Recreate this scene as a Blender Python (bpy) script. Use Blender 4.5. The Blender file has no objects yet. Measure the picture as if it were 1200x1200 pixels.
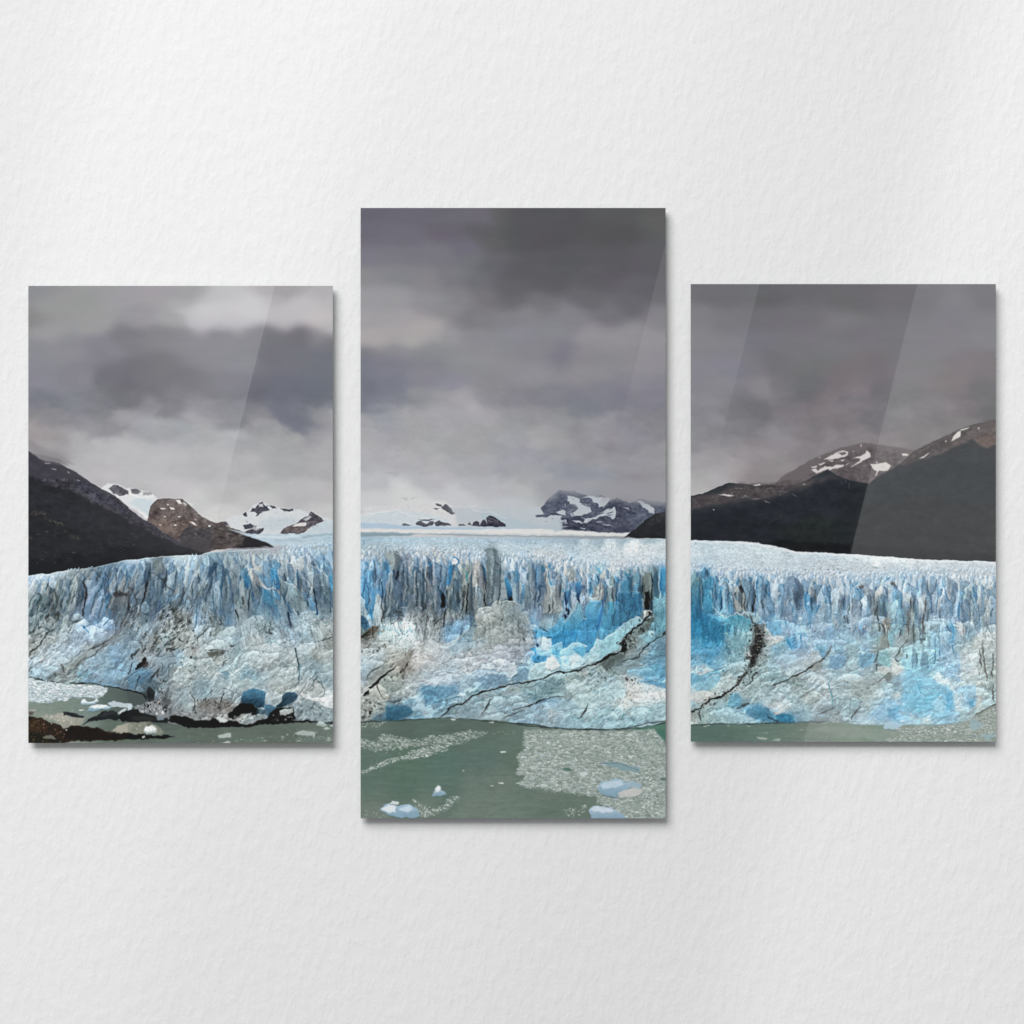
import bpy, bmesh, math
import numpy as np
from mathutils import Vector

# a triptych of glass prints on a white plastered wall; 1 mm on the wall is 1 unit / 1000
MM = .001
scene = bpy.context.scene
D = 3.4                                                # camera distance from the wall
T = .012                                               # front of the prints stands this far off the wall

def wx_(x): return (x-600)*MM
def wz_(y): return (600-y)*MM

# ---------------------------------------------------------------- camera, exposure, light
cd = bpy.data.cameras.new('camera'); cam = bpy.data.objects.new('camera', cd); scene.collection.objects.link(cam)
cam.location = (0, -D, 0); cam.rotation_euler = (math.radians(90), 0, 0)
cd.sensor_width = 36; cd.lens = 36*(D-T)/1.2; cd.clip_start = .01; cd.clip_end = 100
scene.camera = cam
scene.render.resolution_x = scene.render.resolution_y = 1024
vs = scene.view_settings
vs.view_transform = 'Standard'; vs.look = 'None'; vs.exposure = 0; vs.gamma = 1; vs.use_curve_mapping = False
w = bpy.data.worlds.new('World'); scene.world = w; w.use_nodes = True
bg = w.node_tree.nodes['Background']; bg.inputs[0].default_value = (.97, .98, 1, 1); bg.inputs[1].default_value = .27

def lamp(name, loc, target, sx, sy, watts, col=(1, 1, 1)):
    l = bpy.data.lights.new(name, 'AREA'); l.shape = 'RECTANGLE'; l.size = sx; l.size_y = sy; l.energy = watts; l.color = col
    o = bpy.data.objects.new(name, l); scene.collection.objects.link(o); o.location = loc
    q = (Vector(target)-Vector(loc)).to_track_quat('-Z', 'Y'); o.rotation_mode = 'QUATERNION'
    o.rotation_quaternion = q
    return o
# large soft key lamp, high on the left
KEY = lamp('key_lamp', (-3.5, -7.0, 6.1), (0, 0, -.05), 6.6, 6.0, 975, col=(1, .997, .99))

# weak spot added in front, its strength shaped into oblique bands across the wall
gl = bpy.data.lights.new('band_spot', 'SPOT'); gl.energy = 165; gl.spot_size = math.radians(70); gl.spot_blend = .6; gl.shadow_soft_size = .06
go = bpy.data.objects.new('band_spot', gl); scene.collection.objects.link(go); go.location = (0, -4.6, 2.6)
go.rotation_mode = 'QUATERNION'; go.rotation_quaternion = (Vector((0, 0, 0))-go.location).to_track_quat('-Z', 'Y')
gl.use_nodes = True; nt = gl.node_tree; em = nt.nodes['Emission']
ge = nt.nodes.new('ShaderNodeNewGeometry'); sp = nt.nodes.new('ShaderNodeSeparateXYZ'); nt.links.new(ge.outputs['Incoming'], sp.inputs[0])
def mth(op, a, b):
    m = nt.nodes.new('ShaderNodeMath'); m.operation = op
    for i, v in enumerate((a, b)):
        if isinstance(v, (int, float)): m.inputs[i].default_value = v
        else: nt.links.new(v, m.inputs[i])
    return m.outputs[0]
gx_ = mth('MULTIPLY', mth('DIVIDE', sp.outputs[0], sp.outputs[1]), 4.6)                    # where the ray meets the wall
gz_ = mth('ADD', mth('MULTIPLY', mth('DIVIDE', sp.outputs[2], sp.outputs[1]), 4.6), 2.6)
gu = mth('ADD', mth('MULTIPLY', mth('ADD', gx_, mth('MULTIPLY', gz_, -.25)), .5), .5)       # 0..1 along the oblique
cr = nt.nodes.new('ShaderNodeValToRGB'); nt.links.new(gu, cr.inputs[0]); cr.color_ramp.interpolation = 'EASE'
els = ((0., .25), (.155, .3), (.2, .85), (.325, .85), (.37, .5), (.53, .45), (.57, .25), (.68, .25), (.715, 1.), (1., 1.))
while len(cr.color_ramp.elements) < len(els): cr.color_ramp.elements.new(.5)
for e, (p_, v) in zip(cr.color_ramp.elements, els): e.position = p_; e.color = (v, v, v, 1)
nt.links.new(cr.outputs[0], em.inputs['Strength'])

# tall slanting area lamps, added behind the camera for the glare: they light the wall from the front and
# are what the glass mirrors as oblique bands
SL = math.atan(.248)
def glare_lamp(name, x0, x1, yref, y0, y1, radiance, left=(-1, 0), low=(-1, 0)):
    """a softbox whose mirror image in the glass spans x0..x1 (at height yref) and y0..y1 on the wall, slanting"""
    dep = 1.2                                          # behind the camera
    k = (D-T+D+dep-T)/(D-T)                            # from the mirror geometry
    cx = ((x0+x1)/2-.248*((y0+y1)/2-yref)); cy = (y0+y1)/2
    c = math.cos(SL)
    l = bpy.data.lights.new(name, 'AREA'); l.shape = 'RECTANGLE'
    l.size = (x1-x0)*MM*k*c; l.size_y = (y1-y0)*MM*k/c
    l.energy = radiance*math.pi*l.size*l.size_y*1.0
    l.use_nodes = True; nt = l.node_tree; em = nt.nodes['Emission']       # emission ramped down towards some sides so the mirrored bands fade
    ge = nt.nodes.new('ShaderNodeNewGeometry'); sp = nt.nodes.new('ShaderNodeSeparateXYZ'); nt.links.new(ge.outputs['Parametric'], sp.inputs[0])
    mu = nt.nodes.new('ShaderNodeMath'); mu.operation = 'MULTIPLY'
    for i, (a, b_) in enumerate((left, low)):
        mr = nt.nodes.new('ShaderNodeMapRange'); mr.interpolation_type = 'SMOOTHSTEP'; mr.inputs[1].default_value = a; mr.inputs[2].default_value = b_
        nt.links.new(sp.outputs[i], mr.inputs[0]); nt.links.new(mr.outputs[0], mu.inputs[i])
    nt.links.new(mu.outputs[0], em.inputs['Strength'])
    o = bpy.data.objects.new(name, l); scene.collection.objects.link(o)
    o.location = (wx_(cx)*k, -(D+dep), wz_(cy)*k)
    o.rotation_euler = (math.radians(90), SL, 0)
    return o
glare_lamp('glare_lamp_left', 60, 322, 335, 150, 700, 1.45, left=(.1, .95), low=(.0, .5))
glare_lamp('glare_lamp_middle', 768, 890, 333, 150, 760, .75, low=(.25, .65))
glare_lamp('glare_lamp_right', 1075, 1330, 333, 150, 960, .98)
INK = 1.0
# ---------------------------------------------------------------- the printed panorama
# painted as an array; coordinates below are millimetres on the wall (x right, y down)
SC = 1.6                                             # texels per millimetre
PX0, PX1, PY0, PY1 = 30, 1172, 240, 964
PW, PH = int((PX1-PX0)*SC), int((PY1-PY0)*SC)
GX, GY = np.meshgrid((np.arange(PW)+.5)/SC+PX0, (np.arange(PH)+.5)/SC+PY0)
GX = GX.astype(np.float32); GY = GY.astype(np.float32)

def hexc(h):
    return np.array([int(h[i:i+2], 16)/255. for i in (0, 2, 4)], np.float32)

def bspl(n, cell, off):
    t = np.arange(n)/SC/cell + off
    i = np.floor(t).astype(int); f = (t - i).astype(np.float32)
    return i, [(1-f)**3/6, (3*f**3-6*f**2+4)/6, (-3*f**3+3*f**2+3*f+1)/6, f**3/6]

def lat(sx, sy, seed):
    """smooth noise, about -1..1, with blobs sx by sy millimetres"""
    r = np.random.RandomState(seed)
    ix, wx = bspl(PW, sx, r.rand()); iy, wy = bspl(PH, sy, r.rand())
    R = r.uniform(-1, 1, (iy.max()+4, ix.max()+4)).astype(np.float32)
    t = sum(wy[k][:, None]*R[iy+k] for k in range(4))
    return sum(wx[k]*t[:, ix+k] for k in range(4))*1.9

def fbm(sx, sy, seed, octs=4, gain=.55):
    o = 0; a = 1; t = 0
    for k in range(octs):
        o = o + a*lat(sx/2**k, sy/2**k, seed+k*17); t += a*a; a *= gain
    return o/math.sqrt(t)

def bil(img, x, y):
    """bilinear look-up at millimetre coordinates"""
    u = np.clip((x-PX0)*SC-.5, 0, PW-1.001); v = np.clip((y-PY0)*SC-.5, 0, PH-1.001)
    i = u.astype(np.int32); j = v.astype(np.int32); fu = u-i; fv = v-j
    if img.ndim == 3: fu = fu[..., None]; fv = fv[..., None]
    return (img[j, i]*(1-fu)+img[j, i+1]*fu)*(1-fv)+(img[j+1, i]*(1-fu)+img[j+1, i+1]*fu)*fv

def blur(a, s, s2=None):
    """gaussian blur, s millimetres down (and s2 across)"""
    for ax, q in ((0, s), (1, s if s2 is None else s2)):
        q *= SC; n = int(3*q)+1
        k = np.exp(-.5*(np.arange(-n, n+1)/q)**2); k /= k.sum()
        p = [(0, 0)]*a.ndim; p[ax] = (n, n)
        q = np.pad(a, p, mode='edge'); o = 0
        for i, w in enumerate(k):
            sl = [slice(None)]*a.ndim; sl[ax] = slice(i, i+a.shape[ax])
            o = o + w*q[tuple(sl)]
        a = o.astype(np.float32)
    return a

def sstep(a, b, x):
    t = np.clip((x-a)/(b-a), 0, 1); return t*t*(3-2*t)

def field(pts, sig, ax=1., ay=1.):
    """smooth colour field through colour samples (x, y, hex)"""
    P = np.array([(p[0], p[1]) for p in pts], np.float32); Cc = np.array([hexc(p[2]) for p in pts])
    st = 4; gx = np.arange(PX0, PX1+st, st); gy = np.arange(PY0, PY1+st, st)
    A, B = np.meshgrid(gx, gy)
    d = ((A[..., None]-P[:, 0])*ax)**2+((B[..., None]-P[:, 1])*ay)**2
    dm = d.min(-1, keepdims=True)
    w = np.exp(-(d-dm)/(2*sig*sig+.35*dm))
    c = (w @ Cc)/w.sum(-1, keepdims=True)
    u = (GX-PX0)/st; v = (GY-PY0)/st
    i = np.clip(u.astype(int), 0, len(gx)-2); j = np.clip(v.astype(int), 0, len(gy)-2)
    fu = (u-i)[..., None]; fv = (v-j)[..., None]
    return ((c[j, i]*(1-fu)+c[j, i+1]*fu)*(1-fv)+(c[j+1, i]*(1-fu)+c[j+1, i+1]*fu)*fv).astype(np.float32)

WA = fbm(7, 7, 901, 4, .6); WB = fbm(7, 7, 902, 4, .6)         # edge roughness
HALO = [0.]
WN = lat(4.5, 4.5, 77)
WC = lat(2.2, 2.2, 78); WD = lat(2.2, 2.2, 79)
WS1 = fbm(20, 12, 905, 4, .5); WS2 = fbm(20, 12, 906, 4, .5)
IMG = np.zeros((PH, PW, 3), np.float32)
TEX = np.ones((PH, PW), np.float32); ICY = [0., 1., 1.]      # relief carried into shapes laid on the ice, edge light, stroke width
BLK = [0., 0., 1.]
def block(ox, oy, s): BLK[:] = [ox, oy, s]
def pts(s):
    a = np.array([[float(v) for v in q.split(',')] for q in s.split()], np.float32)
    return np.stack([a[:, 0]/BLK[2]+BLK[0], a[:, 1]/BLK[2]+BLK[1]], 1)
def window(p, m):
    x0 = int(max(0, (p[:, 0].min()-m-PX0)*SC)); x1 = int(min(PW, (p[:, 0].max()+m-PX0)*SC+1))
    y0 = int(max(0, (p[:, 1].min()-m-PY0)*SC)); y1 = int(min(PH, (p[:, 1].max()+m-PY0)*SC+1))
    return slice(y0, max(y1, y0)), slice(x0, max(x1, x0))
def segd(p, X, Y, reach=1e9):
    """distance to a polyline, and the position along it 0..1 (only within reach of each piece)"""
    best = np.full(X.shape, 1e3, np.float32); T = np.zeros(X.shape, np.float32)
    L = np.hypot(*(p[1:]-p[:-1]).T); tot = max(L.sum(), 1e-6); acc = 0
    x0 = X[0, 0]; y0 = Y[0, 0]
    for a, b, l in zip(p[:-1], p[1:], L):
        d = b-a
        i0 = max(0, int((min(a[1], b[1])-reach-y0)*SC)) if reach < 1e8 else 0
        i1 = max(0, int((max(a[1], b[1])+reach-y0)*SC)+2) if reach < 1e8 else X.shape[0]
        j0 = max(0, int((min(a[0], b[0])-reach-x0)*SC)) if reach < 1e8 else 0
        j1 = max(0, int((max(a[0], b[0])+reach-x0)*SC)+2) if reach < 1e8 else X.shape[1]
        x = X[i0:i1, j0:j1]; y = Y[i0:i1, j0:j1]
        if x.size:
            t = np.clip(((x-a[0])*d[0]+(y-a[1])*d[1])/max(l*l, 1e-9), 0, 1)
            q = np.hypot(x-a[0]-t*d[0], y-a[1]-t*d[1]); bb = best[i0:i1, j0:j1]; m = q < bb
            bb[m] = q[m]; T[i0:i1, j0:j1][m] = ((acc+t*l)/tot)[m]
        acc += l
    return best, T
def pmask(p, X, Y, soft, rough):
    ins = np.zeros(X.shape, bool); q = np.roll(p, -1, 0); y0 = Y[0, 0]; r = rough*3+3
    for a, b in zip(p, q):
        if a[1] == b[1]: continue
        i0 = max(0, int((min(a[1], b[1])-r-y0)*SC)); i1 = max(0, int((max(a[1], b[1])+r-y0)*SC)+2)
        x = X[i0:i1]; y = Y[i0:i1]
        ins[i0:i1] ^= ((a[1] > y) != (b[1] > y)) & (x < (b[0]-a[0])*(y-a[1])/(b[1]-a[1])+a[0])
    d, _ = segd(np.vstack([p, p[:1]]), X, Y, soft+rough*2.5+2)
    return sstep(-soft, soft, np.where(ins, d, -d))
def put(sl, m, col):
    IMG[sl] += m[..., None]*(col-IMG[sl])
def P(col, s, soft=.6, rough=.8, a=1., col2=None, ang=None):
    """filled shape; col2 shades it from top to bottom (ang: along a direction in degrees)"""
    p = pts(s) if isinstance(s, str) else s
    sl = window(p, soft*2+rough*2+2)
    fr = .55*min(1., 1/max(rough, .01)**1.5)
    X = GX[sl]+rough*((WA if rough < 2 else WS1)[sl]+fr*WC[sl]); Y = GY[sl]+rough*((WB if rough < 2 else WS2)[sl]+fr*WD[sl])
    if X.size == 0: return
    m = pmask(p, X, Y, soft, rough)*a
    c = hexc(col)
    if col2:
        if ang is None: t = sstep(p[:, 1].min(), p[:, 1].max(), Y)
        else:
            dx, dy = math.cos(math.radians(ang)), math.sin(math.radians(ang)); k = p[:, 0]*dx+p[:, 1]*dy
            t = sstep(k.min(), k.max(), X*dx+Y*dy)
        c = c+(hexc(col2)-c)*t[..., None]
    if ICY[0]:
        l = c.mean(-1, keepdims=True); c = np.clip(l+(c-l)*.86+(l-.58)*.16, 0, 1)*(TEX[sl]**ICY[0])[..., None]
        k = max(1, int(1.1*SC)); e = m-np.roll(np.roll(m, k, 0), k//2, 1)
        put(sl, m*.93, c); IMG[sl] += (e*.085*ICY[1]*a)[..., None]
        return
    put(sl, m, c)
def S(col, w, s, soft=.5, rough=.6, a=1., w2=None, taper=0, halo=None):
    """stroke: w to w2 wide along the line; taper 1 thins both ends, 2 the far end"""
    p = pts(s) if isinstance(s, str) else s
    w2 = w if w2 is None else w2
    w *= ICY[2]; w2 *= ICY[2]
    cc = hexc(col)
    if ICY[0]:                                           # ice blue leans to cyan, never violet
        l = cc.mean(); cc = l+(cc-l)*.72; cc = cc+np.float32([-.02, .035, 0])*max(0, min(1, (cc[2]-cc[0])*4))
    if ICY[0] and hexc(col).mean() > .76: a *= .7; rough *= 1.4
    sl = window(p, max(w, w2)+soft*2+rough*2+4)
    if GX[sl].size == 0: return
    d, t = segd(p, GX[sl]+rough*(WA[sl]*1.2+WC[sl]*.7), GY[sl]+rough*(WB[sl]*1.2+WD[sl]*.7), max(w, w2)+soft+rough*3+3.5)
    ww = (w+(w2-w)*t)/2
    ww = ww*(1+.45*WN[sl])
    if taper == 1: ww = ww*np.sqrt(np.clip(4*t*(1-t), 0, 1))
    if taper == 2: ww = ww*np.sqrt(np.clip(1-t, 0, 1))
    m = sstep(soft, -soft, d-ww)*np.clip(ww/.45, 0, 1)*a
    if HALO[0] and hexc(col).mean() < .36:               # a crevasse darkens its lips
        IMG[sl] *= (1-HALO[0]*np.exp(-(np.maximum(d-ww, 0)/1.5)**2)*np.clip(ww/.7, 0, 1))[..., None]
    put(sl, m, cc)
def G(col, s, r, a=1.):
    """soft dabs"""
    for x, y in pts(s):
        sl = window(np.array([[x, y]]), r*2.6)
        put(sl, np.exp(-((GX[sl]-x)**2+(GY[sl]-y)**2)/(r*r))*a, hexc(col))
# ---- cloud cover: colour samples
SKY = []
def sky(s):
    for q in s.split():
        x, y, h = q.split(','); SKY.append((float(x), float(y), h if len(h) == 6 else h*3))
sky("""35,340,8c8c91 60,360,959596 100,360,959596 140,345,98969a 180,350,9a979b 215,345,98969a 35,375,888889 50,390,98989a 110,375,979798 165,370,929195
200,372,9b9b9d 215,362,a8a8aa 40,405,8a8a91 80,410,8a8a90 120,410,82818a 150,395,78777d 190,392,7e7d82 40,440,85858e 90,440,83828a 130,445,706e77 150,450,67656e
165,440,6f6d74 195,430,6f6f73 215,440,6c6c72 40,470,7d7f88 90,475,7c7d86 125,475,7a7a82 150,465,6f6f75 185,460,6c6c72 200,470,76757c 35,490,848487 60,495,8a898d
100,500,88878d 120,480,818086 140,483,99989c 170,476,8e8d93 190,478,7b7a80 38,505,9f999b 55,512,999497 90,517,a3a2a5 120,505,88878d 180,500,98999e 215,500,96989d
240,365,b9b8bb 265,355,b5b4b7 290,365,bab9bc 235,378,adacb0 280,378,acabaf 330,345,a3a0a4 350,360,b9b7ba 375,372,c0bbbb 385,350,b0adb0 385,385,b0adb0 330,378,b3b1b4
215,395,807f85 260,395,7e7d84 300,392,7c7b82 318,392,76757b 350,395,737178 375,395,8a888d 387,402,7b7a80 230,420,7b7b81 290,420,7b7b83 320,415,74727a
350,420,74757d 385,420,747580 260,455,72727a 285,460,72727c 300,460,6e6e79 340,460,6d707c 370,460,6e727d 387,460,72757f 225,488,8f8e94 245,490,8a898f 265,488,818188
283,485,7e7e86 300,490,88888c 305,496,97979b 330,492,75788 335,488,747782 350,500,7a7d88 365,498,80828c 385,490,a3a3a6 372,505,9b9ba0
60,520,9a9799 130,530,b0afb2 180,540,b2b2b5 215,540,acacaf 100,550,b2b1b3 150,560,b5b4b6 200,575,bab8bb 240,540,a6a6a9 280,550,adadaf 330,545,a5a6a8 380,545,a9a9ab
260,580,b8b7b9 300,570,b9b9ba 350,575,b8b8ba 385,580,bcbbbc 230,505,a0a0a3 330,515,a6a6a8 280,515,a6a6aa 385,520,a9a8ab 230,590,c4c4c4 300,585,c4c4c4 260,602,cdcdcc 385,602,c8c8c8
424,246,6a6873 470,250,6b6974 530,255,6a6972 565,250,6b6972 590,246,5e5e5f 605,246,555559 424,275,6d6b76 470,275,706e79 530,270,6a6570 545,290,6f6d79 560,272,626266
580,280,606062 605,280,58585c 424,300,7b7983 470,300,78767e 520,300,7a7981 550,305,75757c 575,310,67676d 605,320,5c5c61 424,325,8a898d 470,320,84848a 500,330,87858a
530,325,7a7a80 560,330,717078 590,335,66656b 605,340,646368 424,350,9a999d 460,350,98979b 500,355,908f94 540,350,858489 570,345,77757a 605,352,6b6b70 424,375,a19fa2
470,375,a4a1a4 500,385,a9a4a5 480,395,a8a3a4 530,365,8d8c90 550,372,7c7c7f 560,375,828186 600,375,858489 424,395,aba7a7 440,400,a7a2a3 520,395,97969a 560,395,8b8b90
605,390,8a8a92 424,412,808087 460,410,8f8e94 510,410,8d8d92 560,415,8f8f94 605,415,8d8d92 650,250,545458 720,250,5a5a5c 775,250,5e5e5f 650,280,57565a 720,270,58575a
660,300,5c5c60 720,310,5e5d62 760,310,5f5e63 775,310,5f5e64 640,330,5e5d62 700,330,615f65 755,335,65646a 770,340,65646a 630,355,757479 690,350,6a696f 740,360,69686e
620,365,85848a 670,370,84838a 720,370,76757b 770,375,807e84 640,390,88888f 700,395,949196 740,390,949297 765,400,908e93 610,415,88888f 655,412,7f7f89 690,415,8d8b90
740,420,8e8c91 770,420,8b898f 424,425,7d808a 450,425,858690 500,425,87868f 550,425,8f8f94 600,430,8f8f93 424,455,777b86 460,450,828590 510,440,888791 530,450,8c8b97
580,450,8d8d92 424,475,81848c 440,478,858993 470,475,8c8e97 500,468,95969b 520,470,9e9da1 540,467,a19ea3 560,480,a8a6ab 575,490,a7a5a9 577,473,929197 600,470,8a8991
424,490,a1a1a5 450,492,9a9ca3 480,490,a5a5a8 520,490,a4a4a8 560,500,a5a4a7 600,495,9d9da1 424,515,adadb0 500,520,a9a9ac 560,520,a6a6a8 600,520,a1a2a7 424,540,b4b4b9
500,545,b3b2b6 560,545,acadb1 600,545,a4a5ac 430,565,bcbdc1 500,565,bcbcc0 560,570,b7b8bd 600,575,b3b4b7 430,585,cfcfd1 480,583,d2d2d3 540,585,c8c9cc 600,590,bfc3c8
640,410,8a898f 620,440,929197 690,440,918f94 640,465,86868e 690,475,81838d 720,465,848490 700,460,85858f 745,455,87868f 770,470,84838e 620,490,98989c
640,505,9f9ea1 635,515,a9a8ab 660,495,96969a 690,500,929196 700,505,94949a 720,510,929196 740,505,8d8c94 775,500,8b8a90 620,535,9f9fa8 660,530,a1a0a5 700,530,9b9a9f
730,540,98979d 775,540,99999d 620,560,a7a8ad 660,560,989ba4 700,560,979aa3 740,565,939197 775,560,97959a 610,575,b8b8ba 640,570,a6a7ad
812,336,68686d 850,345,68676d 885,340,6a6a6e 895,345,6b6a6e 940,340,6d6c70 995,345,6e6d71 815,375,7c7b80 860,380,76757b 880,375,737277 890,375,747378 940,370,76757a
990,380,7e7d81 815,405,808085 865,410,808086 885,400,7b7b84 930,410,7c7b80 980,410,7b7a7f 815,435,82828a 860,430,80808b 885,430,7e7e83 910,425,77767b 950,430,78777b
990,440,7d777c 840,455,86858b 870,460,85838a 890,455,8c8a8e 920,455,7d7a7f 945,455,757579 980,470,817a7f 820,485,89898f 865,475,7e7e82 890,480,77777b 920,485,827e83
960,485,817b80 995,470,767479 820,510,909095 850,510,8b8a8f 885,500,7e7d81 905,508,949297 950,505,848084 978,510,8e8a8e 1000,350,6f6e72 1050,350,727175 1080,345,707074
1120,360,77767c 1160,345,6f6e73 1000,390,79787d 1050,385,78777c 1075,400,77767c 1120,400,77767b 1160,390,7b7a7f 1000,430,7c777b 1030,430,787378 1060,430,79787b 1090,430,78777a
1130,425,75707 1160,430,716d70 1000,455,827b80 1030,460,726f75 1060,460,757477 1110,445,777173 1150,460,69686b 1000,480,807b80 1030,490,7b787d 1050,490,7e7c7f
1090,480,787578 1130,475,706a6e 1160,480,646466 1000,510,8b878a 1045,515,847e81 1080,510,807c7e 1120,500,767274
815,520,939297 850,515,949297 900,515,8f8b8f 950,510,868286 990,500,837c80 815,545,a19fa2 840,540,a4a1a4 880,530,959195 900,545,979395 940,530,8f8b8e 815,570,bab9b9
840,565,b0aeb0 880,555,968f92 910,560,928c8e 950,522,8d898c 990,515,878184""".replace('330,492,75788 ', '').replace('1130,425,75707 ', '1130,425,757074 '))
F = field(SKY, 5., 1., 1.5); F = blur(F, 2.2, 3.)*sstep(400, 470, GY)[..., None]+blur(F, 3.4, 5.)*(1-sstep(400, 470, GY))[..., None]
n1 = fbm(26, 16, 11, 5, .62); n2 = fbm(26, 16, 12, 5, .62)
wq = 5*sstep(420, 490, GY)*sstep(585, 540, GY)+1.2
F = bil(F, GX+n1*wq*1.3, GY+n2*wq*.7)
IMG[:] = F
lowc = sstep(420, 480, GY)*sstep(600, 555, GY)
cl = fbm(40, 11, 31, 5, .6)*(1-.6*lowc)*.008+fbm(22, 12, 32, 6, .62)*lowc*.016+(np.abs(fbm(30, 17, 33, 5, .6))-.4)*lowc*.022
fine = lat(2.2, 1.6, 77)
IMG += (cl+fine*.0022)[..., None]
tint = fbm(24, 20, 44, 3)
IMG += tint[..., None]*np.array([.006, -.001, .005], np.float32)*.7
# bands and puffs of cloud
block(0, 0, 1)
for c_, a_, so, q in (('c6c4c6', .6, 4.5, "212,364 236,354 262,350 300,347 340,351 392,343 392,388 372,381 340,375 300,379 258,383 225,379"), ('70717b', .5, 5, "312,396 350,394 392,404 392,468 374,498 352,497 330,487 302,489 292,470 300,430"),
                     ('6b6a72', .45, 8, "122,422 165,416 215,420 245,450 205,476 150,472 128,455"), ('a5a4a8', .55, 2.6, "214,486 226,481 240,487 262,493 250,500 222,497"), ('a3a3a7', .5, 2.4, "292,492 306,488 318,498 300,503"), ('9d9da2', .5, 2.4, "130,482 146,479 160,485 142,490"),
                     ('bcbabd', .5, 7, "60,518 110,508 170,520 230,524 300,530 390,528 390,560 250,575 130,555"), ('afaaab', .5, 4, "418,388 450,384 490,377 524,378 520,396 480,404 440,403 418,405"), ('6c6d79', .4, 6, "418,416 450,414 480,425 470,470 440,482 418,482"),
                     ('b0aeb3', .5, 3.2, "498,472 520,468 540,465 556,474 574,488 588,496 570,502 540,492 510,488"), ('7e7f89', .4, 5, "640,456 700,448 760,462 740,478 690,486 650,476"), ('aaa8ad', .4, 3, "622,512 640,508 646,520 628,524"),
                     ('908d91', .5, 3, "880,452 894,448 902,460 888,468 876,462"), ('98959a', .5, 3, "896,505 908,498 914,512 900,520"), ('8b8489', .45, 3, "990,446 1004,442 1014,456 998,464"), ('6d6c71', .35, 5, "860,470 880,464 900,482 880,494 862,488"), ('918d91', .4, 3, "968,506 982,500 990,514 974,520"),
                     ('b7b3b5', .45, 6, "806,548 850,540 880,552 850,572 806,580")):
    P(c_, q, so*1.7, so*.9, a_*.62)
# wisps
block(410, 400, 6)
for s_ in ("180,600 215,655", "430,680 500,672 525,690", "530,695 590,695", "310,745 330,775 390,755", "250,940 340,935", "160,545 300,555"):
    S('94959b', 3.2, s_, 2.4, 1.8, .3, taper=1)
S('b4b2b5', 4, "120,470 300,455", 3, 1.5, .25)

# ---- far mountains and hills, left print
block(20, 500, 6)
# snow field between the two slopes
P('d9dbdc', "585,430 640,400 720,415 770,435 820,432 860,445 940,455 990,505 1100,505 1170,515 1240,545 1100,700 980,690 900,640 780,560 690,480", 1.4, .8)
P('c2d0d6', "780,540 860,500 960,520 985,560 960,640 900,610", 2.5, 1.5, .8)
S('e6e6e6', 1.6, "700,485 790,475 870,500 960,480", .8, .8)
S('e4e4e4', 2, "860,600 930,640 975,670", .9, .8)
P('5b5860', "640,430 690,415 740,432 785,455 780,480 730,485 680,468", .8, 1.1)
P('66636b', "795,440 850,435 870,455 850,478 810,470", .8, 1.1)
P('8b8a90', "880,455 950,452 950,470 880,480", 1.2, 1.2, .8)
block(200, 500, 6)
# brown slope with a dark foot
P('5a5150', "-100,65 -60,20 -10,30 40,25 80,508 120,540 160,580 210,625 260,655 300,672 335,675 360,668 405,668 405,690 385,700 430,715 500,735 550,755 600,780 660,800 715,820 735,845 720,858 560,858 430,855 320,865 250,885 210,905 0,910 -120,900 -170,690 -140,560".replace('-100,65 -60,20 -10,30 40,25', '-95,510 -60,505 -10,505 40,508'), .5, .5)
P('6b5c56', "-150,640 -90,620 0,610 60,650 170,640 200,690 120,760 40,770 -40,760 -110,740", 3.5, 2.5, .75)
P('7a6a63', "-130,660 -60,650 10,680 40,740 -30,735 -100,720", 3, 2.5, .6)
P('3c3b40', "60,770 130,700 230,720 300,690 300,860 180,890 100,850", 2, 1.6, .8)
P('2a2b2f', "-170,745 -60,770 0,780 60,810 110,835 170,865 235,880 215,905 0,912 -170,905", 1.2, .8)
P('232428', "520,765 560,765 620,785 680,810 735,835 715,855 560,852 440,852 500,820", 2.4, 1.4, .85)
P('4c4847', "300,690 400,700 520,760 480,810 380,840 300,840", 3, 2, .6)
rk = fbm(5, 4, 51, 4, .7)
P('8a7d77', "-60,560 20,520 110,560 60,640 -60,650", 4, 3, .35)
for s_ in ("30,512 60,515 80,545 50,540", "-10,565 20,568 30,582 0,580", "45,630 75,630 60,640", "130,668 165,672 190,695 160,692", "265,690 282,692 280,705 268,704", "20,688 40,686 40,696 20,696", "165,648 180,650 176,658", "-30,540 -10,545 -20,556", "-75,570 -35,572 -42,582 -70,580", "-55,630 -30,628 -35,640", "-85,690 -62,688 -70,698"):
    P('dcdad8', s_, .4, .5)
P('c9c7c8', "80,535 95,530 118,548 105,562", .5, .5, .8)
P('57555b', "370,668 405,665 405,688 385,698 372,690", .5, .4)
S('8f8a86', .9, "640,840 700,850 780,838", .8, .4, .7)
# veil of cloud on the brown slope
P('c3c3c4', "60,495 200,520 220,600 170,590 120,545", 3, 2, .5)
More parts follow.
